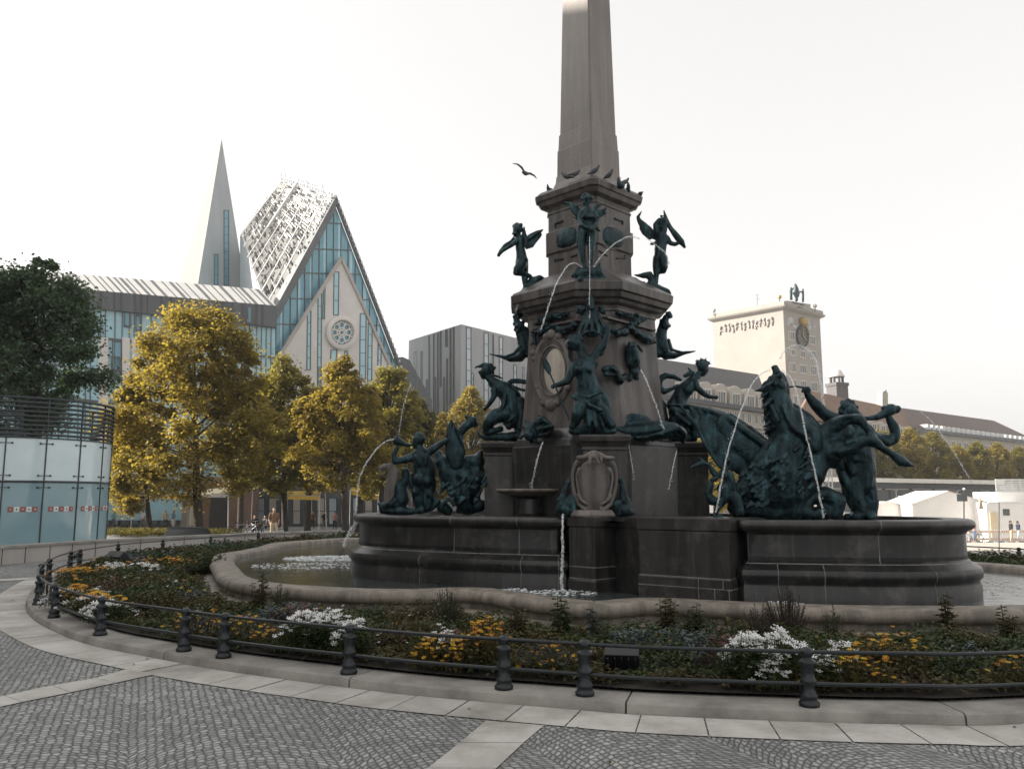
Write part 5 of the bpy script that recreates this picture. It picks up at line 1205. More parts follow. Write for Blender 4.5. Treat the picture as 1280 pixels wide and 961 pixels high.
# rose window
rw = MB(); cx, cy = z7(605, 772); N2 = 40
def rg(r, o): return [fg(cx + r * .95 * cos(2 * pi * k / N2), cy + r * 1.02 * sin(2 * pi * k / N2), .7 + o) for k in range(N2)]
rw.loft([rg(20.5, -.1), rg(20.5, .35), rg(19, .45), rg(15.5, .45), rg(14.6, .25), rg(14.6, -.1)], cap=False)
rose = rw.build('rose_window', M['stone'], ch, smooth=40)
mb = MB(); mb.poly(rg(15, .02)); mb.build('pane', M['glass'], rose)
mb = MB()
for k in range(8):
    a = 2 * pi * k / 8
    c = (cx + 9.3 * cos(a) * .95, cy + 9.3 * sin(a)); pts = [fg(c[0] + 3.7 * cos(u * pi / 8) * .95, c[1] + 3.7 * sin(u * pi / 8), .85) for u in range(17)]
    mb.tube(pts, .10, 5)
    mb.bar(fg(cx + 3 * cos(a + .39), cy + 3 * sin(a + .39), .85), fg(cx + 14.6 * cos(a + .39), cy + 14.6 * sin(a + .39), .85), .14, .14, n0)
mb.tube([fg(cx + 3.2 * cos(u * pi / 8) * .95, cy + 3.2 * sin(u * pi / 8), .85) for u in range(17)], .13, 5)
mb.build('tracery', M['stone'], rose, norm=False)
# roof with rows of louvres
M['roofd'] = flat('black roof underlay', (.018, .02, .022), .6)
dft = fg(417, 249).y; dfl = fg(340, 392).y
def RS(u, v):
    a = V(417, 247, dft).lerp(V(352, 226, dft + 17), u); b = V(338, 396, dfl).lerp(V(301, 292, dfl + 19), u)
    return a.lerp(b, v)
mb = MB()
top = [RS(0, 0), RS(1, 0), RS(1, 1), RS(0, 1)]
rn = (top[1] - top[0]).cross(top[3] - top[0]).normalized()
if rn.y > 0: rn = -rn
mb.prism(top, -rn * .6); rf = mb.build('roof', M['roofd'], ch)
mb = MB(); mb2 = MB()
for i in range(40):
    v = (i + .4) / 40.5; j = 0
    while j < 34:
        L = RE.choice((1, 1, 2, 3)); u0 = j / 34; u1 = min(1, (j + L - .25) / 34); j += L
        br = RE.random() < (.85 if v < .3 else .5 if v < .5 else .26)
        if RE.random() < (.08 if v < .35 else .35 if v < .5 else .58): continue
        tgt = mb if br else mb2
        a, b, c, d = RS(u0, v - .006), RS(u1, v - .006), RS(u1, v + .008), RS(u0, v + .008)
        li = RE.uniform(.15, .45)
        tgt.quad(a + rn * li, b + rn * li, c + rn * (li * .3 + .05), d + rn * (li * .3 + .05))
for k in range(7):
    u = (k + .5) / 7; mb.bar(RS(u, 0) + rn * .4, RS(u, 1) + rn * .4, .12, .12)
mb.bar(RS(.62, -.02) + rn * .5, RS(.62, .6) + rn * .5, .35, .3)
mb.build('bright_louvres', M['alu'], rf, norm=False); mb2.build('dark_louvres', M['steel'], rf, norm=False)
mb = MB()
for k in range(26):
    u = k / 25; a = RS(u, 0); mb.bar(a, a + Vector((RE.uniform(-.3, .3), 0, RE.uniform(.4, 1.3))), .07, .07)
    if k: mb.bar(RS((k - 1) / 25, 0) + Vector((0, 0, .6)), a + Vector((0, 0, .6)), .06, .06)
mb.build('ridge_lattice', M['alu'], rf, norm=False)
mb = MB(); q = [fg(417, 247, .5), fg(338, 392, .5), fg(306, 446, .5), fg(315, 447, .5), fg(349, 391, .5), fg(417, 263, .5)]
mb.prism(q, -n0 * 1.4); mb.build('verge_beam', M['fascia'], ch)
mb = MB()
mb.bar(fg(417, 248, .3), fg(503, 473, .3), .5, .22, n0)
mb.build('right_verge', M['steel'], ch)
mb = MB()
for k in range(34):
    f = k / 33; mb.box(fg(418.5 + 86.5 * f, 247 + 225 * f, .2), (.34, .5, .34))
mb.build('verge_bracket', M['alu'], ch)
mb = MB(); mb.prism([V(300, 293, 112), V(333, 298, 104), V(333, 640, 104), V(300, 640, 112)], Vector((6, 12, 0))); mb.build('stair_block', M['concrete'], ch)
win(ch, lambda x, y, o=0: V(x, y, 103.9 - o + (333 - x) * .24), Vector((0, -1, 0)), 321, 306, 327, 322, 1, 0, 1, 2, M['fascia'], M['glass'], .1, 'slot_window')
mb = MB(); mb.prism([fg(503, 446), fg(512, 450), fg(540, 500), fg(540, 640), fg(503, 640)], -n0 * 8); mb.build('rear_wing', M['fascia'], ch)
# ---------------------------------------------------------------- spire
sp_ = thing('church_spire', 'sharp leaning grey concrete spire with slit windows behind the long glass building', 'spire', tuple(V(260, 600, 112)))
ap = V(277, 173.5, 114); A_, B_, D_ = V(220.5, 362, 118), V(246.3, 362, 108), V(307, 362, 116); E_ = V(276, 362, 128)
mb = MB(); mb.add([ap, A_, B_], [(0, 1, 2)]); mb.add([ap, E_, A_], [(0, 1, 2)])
mb.add([A_, B_, B_ - Vector((0, 0, 32)), A_ - Vector((0, 0, 32))], [(0, 1, 2, 3)])
mb.build('sunlit_face', pm('concrete darkened against sun', (.165, .165, .16), (.145, .144, .14), .8, 0, .4), sp_)  # darker tone than the shaft, countering the sunlight on this face
mb = MB(); mb.add([ap, B_, D_, E_], [(0, 1, 2), (0, 2, 3)]); mb.add([B_, D_, D_ - Vector((0, 0, 32)), B_ - Vector((0, 0, 32))], [(0, 1, 2, 3)])
mb.build('shaft', pm('grey concrete', (.35, .375, .39), (.29, .31, .325), .8, 0, .6, stretch=(1, 1, .1)), sp_)
nn = (D_ - B_).cross(ap - B_).normalized()
if nn.y > 0: nn = -nn
fsp = lambda x, y, o=0.0: onp(x, y, B_, nn) + nn * o
for a, b, c, d, k in ((180, 310, 197, 590, 9), (143, 475, 157, 590, 3)):
    x0, y0 = z7(a, b); x1, y1 = z7(c, d); win(sp_, fsp, nn, x0, y0, x1, y1, 0, 0, 1, k, M['fascia'], M['glass'], .12, 'slit_window')
# ---------------------------------------------------------------- long glass building with striped roof
p1, n1, fl, t1 = plane((60, 78.5), (338, 87))
lb = thing('long_glass_building', 'long low glazed building with a slanted black and white striped roof edge', 'building', tuple(fl(200, 640)))
XL = -120
def roofy(x): return 362.5 + (x - 96) * .0835
mb = MB(); slab(mb, fl, [(XL, 360), (344, 400), (344, 650), (XL, 650)], n1, 0, 14); mb.build('glass_wall', M['glass_l'], lb)
mb = MB(); slab(mb, fl, [(XL, roofy(XL)), (345, roofy(345)), (345, roofy(345) + 27), (XL, roofy(XL) + 17)], n1, .5, 1); mb.build('fascia_band', M['fascia'], lb)
def ry(x): return roofy(x)
def rtop(x): return 340.6 + (x - 73) * .083
mbw, mbk = MB(), MB(); x = XL
while x < 343:
    w = RE.choice((3.5, 5, 7, 9)); k = RE.choice((2.5, 3.5, 5))
    for tgt, xa, xb, o in ((mbw, x, x + w, .55), (mbk, x + w, x + w + k, .5)):
        xb = min(xb, 344)
        if xb <= xa: continue
        sk = 19
        bl, br = fl(xa, ry(xa), o), fl(xb, ry(xb), o)
        tl = V(xa - sk, rtop(xa - sk), bl.y + 4.5); tr = V(xb - sk, rtop(xb - sk), br.y + 4.5)
        tgt.prism([bl, br, tr, tl], Vector((0, .3, -.25)))
    x += w + k
M['white_panel'] = pm('white metal roof panel', (.58, .575, .56), (.5, .495, .48), .5, .1, .6)
ro = mbw.build('roof', M['white_panel'], lb, norm=False); mbk.build('dark_stripe', M['fascia'], ro, norm=False)
mb = MB(); x = XL
while x < 340:
    w = RE.choice((2.0, 3.0)); mb.prism([fl(x, ry(x) + .5, .52), fl(x + w, ry(x + w) + .5, .52), fl(x + w, ry(x) + 17 + (x - XL) * .02, .52), fl(x, ry(x) + 17 + (x - XL) * .02, .52)], n1 * .08); x += RE.choice((8, 12, 17))
    mb.build('fascia_slot', M['steel'], lb, norm=False); mb = MB()
mb = MB(); x = XL
while x < 340:
    mb.bar(fl(x, ry(x) + 16, .05), fl(x - 2, 560, .05), .1, .07, n1); x += RE.choice((6, 9, 12))
for y0, y1 in ((419, 441), (460, 480), (500, 520)): mb.bar(fl(XL, y0 - 24, .06), fl(344, y1 + 6, .06), .1, .22)
mb.build('mullions', M['fascia'], lb, norm=False)
z0_ = zm(0, 300, 3.697)
for (a, b, c, d) in ((413, 320, 437, 395), (575, 327, 605, 398), (628, 348, 648, 418), (520, 465, 560, 600), (515, 540, 555, 640), (1142, 310, 1158, 388), (100, 330, 125, 400)):
    x0, y0 = z0_(a, b); x1, y1 = z0_(c, d); win(lb, lambda x, y, o=0: fl(x, y, .06 + (.5 if y0 < 400 and x0 > 300 else 0) + o), n1, x0, y0, x1, y1, 1, 0, 1, 1, M['fascia'], M['glass'], .2)
mb = MB()
for a, c in ((455, 500), (565, 600), (610, 628)):
    x0, y0 = z0_(a, 450); x1, _ = z0_(c, 450); mb.prism([fl(x0, y0, .05), fl(x1, y0 + 1, .05), fl(x1, 600, .05), fl(x0, 600, .05)], n1 * .12)
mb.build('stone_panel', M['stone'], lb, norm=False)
# ---------------------------------------------------------------- office block
pa, na, fa, ta = plane((511, 122), (576.5, 110), 410); pb, nb_, fb, tb = plane((576.5, 110), (700, 129), 410)
ob = thing('office_block', 'cube shaped office block with narrow vertical slit windows left of the pylon', 'building', tuple(fa(576, 640)))
mb = MB(); ptop = [fa(511, 427), fa(576.5, 405.3), fb(700, 444), ]
ptop.append(ptop[0] + (ptop[2] - ptop[1])); zt = ptop[1].z
for p in ptop: p.z = zt
mb.prism([Vector((p.x, p.y, -3)) for p in ptop], Vector((0, 0, zt + 3))); mb.build('wall', pm('cool grey cladding', (.36, .37, .375), (.28, .29, .297), .7, 0, .8, stretch=(1, 1, .08)), ob)
zb = zm(500, 390, 6.86)
for k, (a, b, c, d) in enumerate(((122, 340, 136, 640), (180, 340, 190, 720), (247, 205, 255, 980), (286, 190, 293, 980), (322, 180, 332, 980), (344, 165, 356, 640), (390, 150, 410, 300), (428, 140, 441, 980), (456, 130, 466, 980), (300, 560, 310, 980), (375, 560, 384, 980), (142, 600, 156, 900), (226, 580, 236, 900), (400, 400, 409, 980))):
    x0, y0 = zb(a, b); x1, y1 = zb(c, d); win(ob, fa, na, x0, y0, x1, y1, -.4, 0, 1, 3 + k % 5, M['fascia'], M['pane'], .08, 'slit_window')
M['pane_l'] = pm('bright window pane', (.42, .48, .52), (.30, .36, .40), .1, 0, .5, spec=1)
for k, (a, b, c, d) in enumerate(((568, 130, 608, 960), (720, 175, 757, 960), (850, 210, 880, 960), (795, 190, 801, 520), (975, 450, 998, 960), (1048, 470, 1062, 960), (612, 520, 628, 960))):
    x0, y0 = zb(a, b); x1, y1 = zb(c, d); win(ob, fb, nb_, x0, y0, x1, y1, 1.2, 0, 1, 9 - k % 3, M['fascia'], M['pane_l'], .1, 'slit_window')
# ---------------------------------------------------------------- bell tower building
pc1, nc1, fc1, tc1 = plane((890.5, 161), (978.7, 150), 386); pc2, nc2, fc2, tc2 = plane((978.7, 150), (1024, 158), 386)
bt = thing('bell_tower_building', 'tall cream stone office tower with a round clock and bell ringer figures on its roof', 'tower', tuple(fc1(978, 640)))
def towerbox(mb, g, y):
    q = [fc1(890.5, y), fc1(978.7, y), fc2(1024, y)]; z = q[1].z
    q = [q[0] - tc1 * g + nc1 * g, q[1] + nc1 * g + nc2 * g, q[2] + tc2 * g + nc2 * g]
    q.append(q[0] + (q[2] - q[1]) + 0 * tc2); return [Vector((p.x, p.y, z)) for p in q]
mb = MB(); mb.loft([[Vector((p.x, p.y, -3)) for p in towerbox(mb, 0, 384)], towerbox(mb, 0, 384)]); mb.build('wall', M['lime'], bt)
mb = MB(); mb.loft([towerbox(mb, .1, 387), towerbox(mb, .7, 384.5), towerbox(mb, .85, 382.5), towerbox(mb, .5, 382), towerbox(mb, .45, 377)]); mb.build('cornice', M['lime'], bt)
zk = zm(860, 340, 6.4)
mb = MB(); q = [fc2(*zk(765, 232)), fc2(*zk(962, 262)), fc2(*zk(962, 310)), fc2(*zk(765, 290))]; mb.prism([k + nc2 * .5 for k in q], -nc2 * 4); mb.build('roof_podium', M['lime'], bt)
for (a, b, c, d) in ((800, 475, 850, 540), (970, 512, 1015, 576), (810, 618, 853, 662), (893, 630, 936, 680), (970, 630, 1018, 690), (810, 726, 860, 796), (890, 742, 944, 806), (976, 752, 1026, 820), (835, 858, 866, 930), (898, 868, 944, 935), (980, 880, 1030, 950), (838, 985, 870, 1050), (902, 995, 948, 1060), (984, 1005, 1032, 1070), (840, 1110, 872, 1175), (904, 1120, 950, 1185), (986, 1130, 1036, 1195)):
    x0, y0 = zk(a, b); x1, y1 = zk(c, d); win(bt, fc2, nc2, x0, y0, x1, y1, .9, .3, 3, 1, M['frame'], M['pane'], .16)
    if False: pass
# clock
cx, cy = zk(908, 515); rx, ry_ = 45 / 6.4, 88 / 6.4
def ck(r, o): return [fc2(cx + rx * r * cos(2 * pi * k / 28), cy + ry_ * r * sin(2 * pi * k / 28) + rx * r * cos(2 * pi * k / 28) * .15, o) for k in range(28)]
mb = MB(); mb.loft([ck(1.05, -.1), ck(1.05, .4), ck(.95, .5), ck(.85, .3)], cap=False); clk = mb.build('clock', M['bronze_up'], bt, smooth=40)
mb = MB(); mb.poly(ck(.95, .25)); mb.build('clock_face', M['steel'], clk)
mb = MB()
for k in range(12):
    a = k * pi / 6; u, v = cos(a), sin(a)
    mb.bar(fc2(cx + rx * .72 * u, cy + ry_ * .72 * v, .34), fc2(cx + rx * .86 * u, cy + ry_ * .86 * v, .34), .14, .2, nc2)
mb.bar(fc2(cx, cy, .36), fc2(cx + rx * .45, cy + ry_ * .35, .36), .2, .25, nc2); mb.bar(fc2(cx, cy, .38), fc2(cx - rx * .1, cy - ry_ * .7, .38), .15, .2, nc2)
mb.build('clock_hand', M['gold'], clk)
mb = MB(); mb.ball(fc2(*zk(905, 402), .5), .95, 14, 10); mb.build('gilded_moon', M['gold'], bt, smooth=60)
mb = MB()
for k in range(12):
    a = RE.uniform(0, 2 * pi); x = RE.choice((RE.uniform(795, 862), RE.uniform(945, 1010))); y = RE.uniform(365, 440) + (x - 800) * .2
    mb.ball(fc2(*zk(x, y), .05), RE.uniform(.25, .6), 8, 5, (1, .5, 1.2)); mb.build('zodiac_relief', M['steel_l'], bt, smooth=60); mb = MB()
mb = MB()
for k in range(14):
    x = 262 + k * 31.5; y = 466 - (x - 262) * .155 - (6 if k % 3 else -6)
    pts = [zk(x + RE.uniform(-8, 8), y - 22 + j * 16 + RE.uniform(-4, 4)) for j in range(4)]
    mb.tube([fc1(a, b, .12) for a, b in pts], .16, 5)
    mb.tube([fc1(*zk(x - 9, y - 4 + RE.uniform(-8, 8)), .12), fc1(*zk(x + 10, y - 2 + RE.uniform(-10, 10)), .12)], .13, 5)
    mb.ball(fc1(*zk(x + RE.uniform(-5, 5), y - 28), .12), .3, 8, 5)
mb.build('wall_relief', M['stone2'], bt, norm=False)
def text(bd, s, size, p, t, n, mat, name='inscription'):
    cu = bpy.data.curves.new(name, 'FONT'); cu.body = s; cu.size = size; cu.extrude = .03; cu.align_x = 'CENTER'
    o = bpy.data.objects.new('t', cu); C.objects.link(o); dg = bpy.context.evaluated_depsgraph_get()
    me = bpy.data.meshes.new_from_object(o.evaluated_get(dg)); bpy.data.objects.remove(o)
    Mx = Matrix((t, Vector((0, 0, 1)), n)).transposed().to_4x4(); Mx.translation = p; me.transform(Mx); me.materials.clear()
    return link(name, me, mat, bd)
text(bt, 'OMNIA VINCIT', .62, fc2(*zk(862, 266), .56), tc2, nc2, M['fascia']); text(bt, 'LABOR', .62, fc2(*zk(872, 298), .56), tc2, nc2, M['fascia'])
GB = 'figures with a bell on the tower roof'
def mini(x, yb, yt, d, name, label, cat, chains, mat, group=None):
    p = V(*zk(x, yb), d); t = thing(name, label, cat, tuple(p), group)
    def T(a, b, r, dz=0.0):
        q = V(*zk(a, b), d + dz); return q, r / 6.4 * mpp(q)
    skin('body', chains, T, mat, t, .14, 1, 0); return t
DB = fc2(*zk(870, 240)).y - .6
mini(825, 222, 120, DB, 'bell_ringer_statue', 'dark bronze figure swinging at the bell from the left on the tower roof', 'statue', [[(825, 130, 9)], [(824, 150, 13), (826, 180, 11)], [(822, 180, 8), (818, 222, 6)], [(828, 180, 8), (832, 222, 6)], [(828, 148, 7), (842, 135, 5), (850, 120, 5)]], BZ, GB)
mini(920, 240, 130, DB + 1.5, 'bell_ringer_statue', 'dark bronze figure standing right of the bell on the tower roof', 'statue', [[(920, 140, 8)], [(919, 158, 11), (920, 190, 10)], [(917, 190, 7), (915, 240, 6)], [(923, 190, 7), (924, 240, 6)], [(916, 158, 6), (900, 160, 5), (892, 150, 5)]], BZ, GB)
mini(865, 225, 90, DB + .8, 'roof_bell', 'pale bell hung above a dark stand between two figures on the tower roof', 'bell', [[(858, 95, 6), (862, 115, 14), (868, 145, 20)], [(845, 170, 10), (870, 185, 22), (890, 165, 8)], [(868, 200, 12), (868, 225, 14)]], BZ, GB)
for x, y, lab in ((733, 200, 'golden ball finial near the middle corner of the tower roof'), (208, 308, 'small ball finial at the left corner of the tower roof'), (1016, 272, 'small ball finial at the right end of the tower roof')):
    p = V(*zk(x, y + 30), 152 if x > 500 else 160); t = thing('ball_finial', lab, 'finial', tuple(p), 'ball finials on the tower roof')
    c = V(*zk(x, y), p.y); mb = MB(); mb.ball(c, .38, 10, 8); mb.build('ball', M['gold'] if x == 733 else M['plaster'], t, smooth=60)
    mb = MB(); mb.tube([p - Vector((0, 0, .4)), c], .08, 6); mb.build('stalk', M['steel'], t)
p = V(*zk(553, 268), 156); t = thing('roof_aerial', 'thin mast with cross bars on the flat roof of the cream tower', 'mast', tuple(p))
mb = MB(); c = V(*zk(553, 180), 156); mb.tube([p - Vector((0, 0, .4)), c], .07, 6); mb.bar(c + Vector((-.4, 0, -.1)), c + Vector((.4, 0, -.1)), .06, .06); mb.bar(c + Vector((-.3, 0, -.9)), c + Vector((.5, 0, -.9)), .06, .06); mb.build('mast', M['steel_l'], t)
# ---------------------------------------------------------------- dormered house left of the tower
pd_, nd, fd, td = plane((820, 101), (960, 116))
dh = thing('dormer_house', 'pale stone building with a dark roof and round topped dormers behind the right nymph', 'building', tuple(fd(900, 640)))
mb = MB(); slab(mb, fd, [(780, 489), (961, 515), (961, 660), (780, 660)], nd, 0, 16); mb.build('wall', M['plaster'], dh)
mb = MB(); a, b = fd(780, 486, .4), fd(961, 513, .4); c = V(948, 468, b.y + 7); d = V(770, 440, a.y + 7); mb.prism([a, b, c, d], Vector((0, 9, -4))); mb.build('roof', M['slate'], dh)
mb = MB(); slab(mb, fd, [(780, 487), (961, 512.5), (961, 517.5), (780, 493)], nd, .7, .5); mb.build('eave', M['steel'], dh)
for k, (x, y) in enumerate(((861, 480), (879.5, 482.5), (898, 485), (916, 488), (934, 491), (951, 494))):
    h = 22 - k * .6; mb = MB()
    pts = [(x - 7.2, y + h - 1), (x + 7.2, y + h + 1), (x + 7.2, y + 3)] + [(x + 7.2 * cos(a), y + 3 - 8.5 * sin(a)) for a in [pi * j / 8 for j in range(1, 8)]] + [(x - 7.2, y + 2)]
    mb.prism([fd(a, b, .45) for a, b in pts], -nd * 3.5); dm = mb.build('dormer', M['plaster'], dh)
    win(dm, lambda X, Y, o=0: fd(X, Y, .47 + o), nd, x - 4.6, y + 4, x + 4.6, y + h - 2, 1, 0, 3, 1, M['frame'], M['pane'], .16)
for k in range(14):
    x = 852 + k * 8.2
    for y, hh in ((519 + (x - 860) * .115 - 11, 12), (541 + (x - 860) * .085 - 9, 12)):
        win(dh, fd, nd, x, y, x + 4.6, y + hh, .6, 0, 2, 1, M['frame'], M['pane'], .1)
mb = MB()
for y0, y1 in ((520, 534), (544, 556)): mb.bar(fd(780, y0 - 6, .15), fd(961, y1 + 2, .15), .5, .35)
mb.build('string_course', M['plaster'], dh)
# ---------------------------------------------------------------- brown roofed building with lantern
pe, ne, fe, te = plane((1010, 118), (1135, 132))
br = thing('brown_roof_building', 'building with a weathered brown tiled roof and small dormers right of the tower', 'building', tuple(fe(1070, 640)))
mb = MB(); slab(mb, fe, [(1000, 524), (1136, 545), (1136, 660), (1000, 660)], ne, 0, 12); mb.build('wall', M['plaster'], br)
mb = MB(); a, b = fe(998, 522, .5), fe(1140, 546, .5); c = V(1128, 512, b.y + 9); d = V(1012, 488, a.y + 9); mb.prism([a, b, c, d], Vector((0, 6, -3))); mb.build('roof', M['tile'], br)
for k in range(5):
    x = 1088 + k * 11; y = 527 + k * 2.0; mb = MB(); mb.prism([fe(x - 4, y + 13, .6), fe(x + 4, y + 14, .6), fe(x + 4, y + 2, .6), fe(x, y - 2, .6), fe(x - 4, y + 1, .6)], -ne * 4); dm = mb.build('dormer', M['plaster'], br)
    win(dm, lambda X, Y, o=0: fe(X, Y, .62 + o), ne, x - 2.4, y + 3, x + 2.4, y + 11, .5, 0, 2, 1, M['frame'], M['pane'], .14)
for k in range(9):
    x = 1020 + k * 12.5; win(br, fe, ne, x, 545 + (x - 1020) * .12, x + 5, 558 + (x - 1020) * .12, .6, 0, 2, 1, M['frame'], M['pane'], .12)
mb = MB(); mb.prism([V(1103, 508, 137), V(1110, 509, 137), V(1110, 492, 137), V(1107.5, 487, 137), V(1103, 490, 137)], Vector((0, 2, 0))); mb.build('chimney', M['plaster'], br)
lc = V(1047.5, 506, 132); m_ = mpp(lc)
ln = thing('roof_lantern', 'slate clad lantern tower with a columned open top and small dome on the brown roof', 'cupola', (lc.x, lc.y, lc.z - 1.5))
mb = MB(); hz = V(1047, 481, 132).z; mb.box((lc.x, lc.y, (lc.z - 3 + hz) / 2), (18 * m_, 18 * m_, hz - lc.z + 3), radians(20)); mb.box((lc.x, lc.y, hz), (20 * m_, 20 * m_, .5), radians(20)); mb.build('base', M['slate'], ln)
mb = MB(); h2 = V(1047, 471.5, 132).z
for k in range(8): 
    a = k * pi / 4; q = Vector((lc.x + cos(a) * 7.5 * m_, lc.y + sin(a) * 7.5 * m_, hz)); mb.tube([q, q + Vector((0, 0, h2 - hz))], .22, 8)
mb.build('colonnade', M['slate'], ln)
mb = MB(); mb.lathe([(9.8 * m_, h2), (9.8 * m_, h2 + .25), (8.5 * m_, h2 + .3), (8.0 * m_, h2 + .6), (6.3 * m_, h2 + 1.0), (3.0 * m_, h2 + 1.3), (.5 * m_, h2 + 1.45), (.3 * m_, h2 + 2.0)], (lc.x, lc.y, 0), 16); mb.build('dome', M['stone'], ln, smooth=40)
# ---------------------------------------------------------------- long pale building far right
pf, nf, ff, tf = plane((1145, 140), (1280, 171))
fr = thing('long_pale_building', 'long pale apartment building with a dark roof and many small dormers at the far right', 'building', tuple(ff(1220, 640)))
def ev(x): return 538.5 + (x - 1155) * .120
mb = MB(); slab(mb, ff, [(1140, ev(1140)), (1420, ev(1420) - 4), (1420, 660), (1140, 660)], nf, 0, 14); mb.build('wall', M['plaster'], fr)
mb = MB(); a, b = ff(1138, ev(1138) - .5, .5), ff(1300, ev(1300) - 1.5, .5); c = V(1242, 525.5, b.y + 2); d = V(1118, 508.5, a.y + 9); mb.prism([a, b, c, d], Vector((0, 8, -3))); mb.build('roof', M['slate'] if False else pm('brown grey roof', (.12, .085, .075), (.085, .062, .056), .8, 0, .5), fr)
for k in range(21):
    x = 1157 + k * 6.15; y = ev(x) - 8.2 + k * .06; mb = MB(); mb.prism([ff(x - 1.9, y + 8, .6), ff(x + 1.9, y + 8.2, .6), ff(x + 1.9, y, .6), ff(x - 1.9, y - .2, .6)], -nf * 1.5); dm = mb.build('dormer', M['white_panel'], fr)
    mb = MB(); mb.poly([ff(x - 1.2, y + 6.5, .62), ff(x + 1.2, y + 6.7, .62), ff(x + 1.2, y + 1.5, .62), ff(x - 1.2, y + 1.3, .62)]); mb.build('pane', M['pane_l'], dm)
for k in range(16):
    x = 1156 + k * 8.2
    for dy in (9, 24): win(fr, ff, nf, x, ev(x) + dy, x + 4.2, ev(x) + dy + 9, .4, 0, 2, 1, M['frame'], M['pane'], .16)
mb = MB(); mb.bar(ff(1140, ev(1140) + .5, .3), ff(1420, ev(1420) - 3, .3), .8, .6); mb.build('eave', M['steel'], fr)
# ================================================================ glazed round pavilion at the left
pvc = V(15, 640, 28.5); R0 = 2.96
pv = thing('round_glass_pavilion', 'round frosted glass pavilion with a steel louvre crown and red and white sticker rows', 'pavilion', (pvc.x, pvc.y, -.3))
def pp(a, z, r=R0): return Vector((pvc.x + sin(a) * r, pvc.y - cos(a) * r, z))
zA, zB, zC, zD, zE = (V(60, y, 25.6).z for y in (752, 724, 601.5, 546, 494))
zA = -.4; da = radians(22); a00 = radians(91)
seams = [a00 - k * da for k in range(-3, 12)]
view0 = atan2(-pvc.x, pvc.y) * 0
for k in range(len(seams) - 1):
    b_, a_ = seams[k], seams[k + 1]; g_ = .006
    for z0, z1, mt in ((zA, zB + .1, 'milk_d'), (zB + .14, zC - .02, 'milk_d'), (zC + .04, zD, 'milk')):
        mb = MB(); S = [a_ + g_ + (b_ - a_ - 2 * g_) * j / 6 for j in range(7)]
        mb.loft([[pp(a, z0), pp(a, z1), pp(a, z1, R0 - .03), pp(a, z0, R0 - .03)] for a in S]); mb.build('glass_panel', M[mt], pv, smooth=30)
    for z0, z1 in ((zB + .14, zC - .02), (zC + .04, zD)):
        mb = MB()
        for a in (a_ + .06, b_ - .06):
            for z in (z0 + .16, z1 - .16): 
                q = pp(a, z, R0 + .02); mb.ball(q, .035, 8, 6); mb.bar(q, pp(a + (.05 if a > (a_ + b_) / 2 else -.05), z, R0 + .015), .02, .02)
        mb.build('glass_clamp', M['steel'], pv, smooth=60)
    zs = V(60, 640, 25.6).z; zs1 = V(60, 633.5, 25.6).z
    for j in range(5):
        aa = a_ + (b_ - a_) * (.17 + j * .15); wd = (b_ - a_) * .125
        mb = MB(); mb.prism([pp(aa, zs, R0 + .004), pp(aa + wd, zs, R0 + .004), pp(aa + wd, zs1, R0 + .004), pp(aa, zs1, R0 + .004)], Vector((sin(aa), -cos(aa), 0)) * .006)
        st = mb.build('sticker', M['red'] if j % 2 == 0 else M['chalk'], pv)
        mb = MB(); c = pp(aa + wd * .5, (zs + zs1) / 2, R0 + .014)
        mb.ball(c, .028, 8, 5, (1, .3, 1)); mb.build('sticker_mark', M['chalk'] if j % 2 == 0 else M['black'], st)
mb = MB()
for z, r, w in ((zC, .05, .06), (zB + .1, .04, .05), (zD + .02, .04, .06)):
    pts = [pp(seams[-1] + (seams[0] - seams[-1]) * j / 60, z, R0 + .02) for j in range(61)]; mb.tube(pts, r * .6, 6)
mb.build('ring_rail', M['steel'], pv, smooth=60)
for a in seams:
    mb = MB(); mb.bar(pp(a, zA), pp(a, zE), .05, .04, Vector((cos(a), sin(a), 0))); mb.build('upright', M['steel'], pv)
for j in range(9):
    z = zD + .14 + (zE - zD - .14) * j / 8
    mb = MB(); pts = [pp(seams[-1] + (seams[0] - seams[-1]) * i / 60, z, R0 + .05) for i in range(61)]
    mb.loft([[p + Vector((0, 0, .02)), p + Vector((0, 0, -.03)), p * 1 + (Vector((pvc.x, pvc.y, p.z)) - p).normalized() * .10 + Vector((0, 0, -.05)), p + (Vector((pvc.x, pvc.y, p.z)) - p).normalized() * .10]for p in pts]); mb.build('louvre', M['steel'], pv)
mb = MB(); mb.lathe([(R0 - .25, -.3), (R0 - .25, zD - .05)], (pvc.x, pvc.y, 0), 40); mb.build('inner_core', M['fascia'], pv)
# ---------------------------------------------------------------- low curved wall
wl = [xy(G(x, y, 0)) for x, y in ((-140, 730), (-60, 718), (0, 706.5), (48, 702), (98, 697.5), (180, 691.5), (270, 686), (345, 682), (430, 679))]
wl = catmull(wl, 6, False)
lw = thing('low_wall', 'low curved grey stone parapet wall sweeping past the glass pavilion', 'wall', tuple(wl[12]))
mb = MB(); mb.loft([[p + Vector((0, 0, -.5)), p + Vector((0, 0, .40)), p + Vector((-.3, .2, .40)), p + Vector((-.3, .2, -.5))] for p in wl]); mb.build('wall', M['stone2'], lw)
mb = MB(); mb.loft([[p + Vector((.04, -.03, .402)), p + Vector((.04, -.03, .46)), p + Vector((-.34, .23, .46)), p + Vector((-.34, .23, .402))] for p in wl]); mb.build('coping', M['kerb'], lw)
mb = MB()
for p in resample(wl, .75, False): mb.box(p + Vector((.0, -.0, .2)), (.02, .02, .39))
mb.build('joint', M['fascia'], lw)
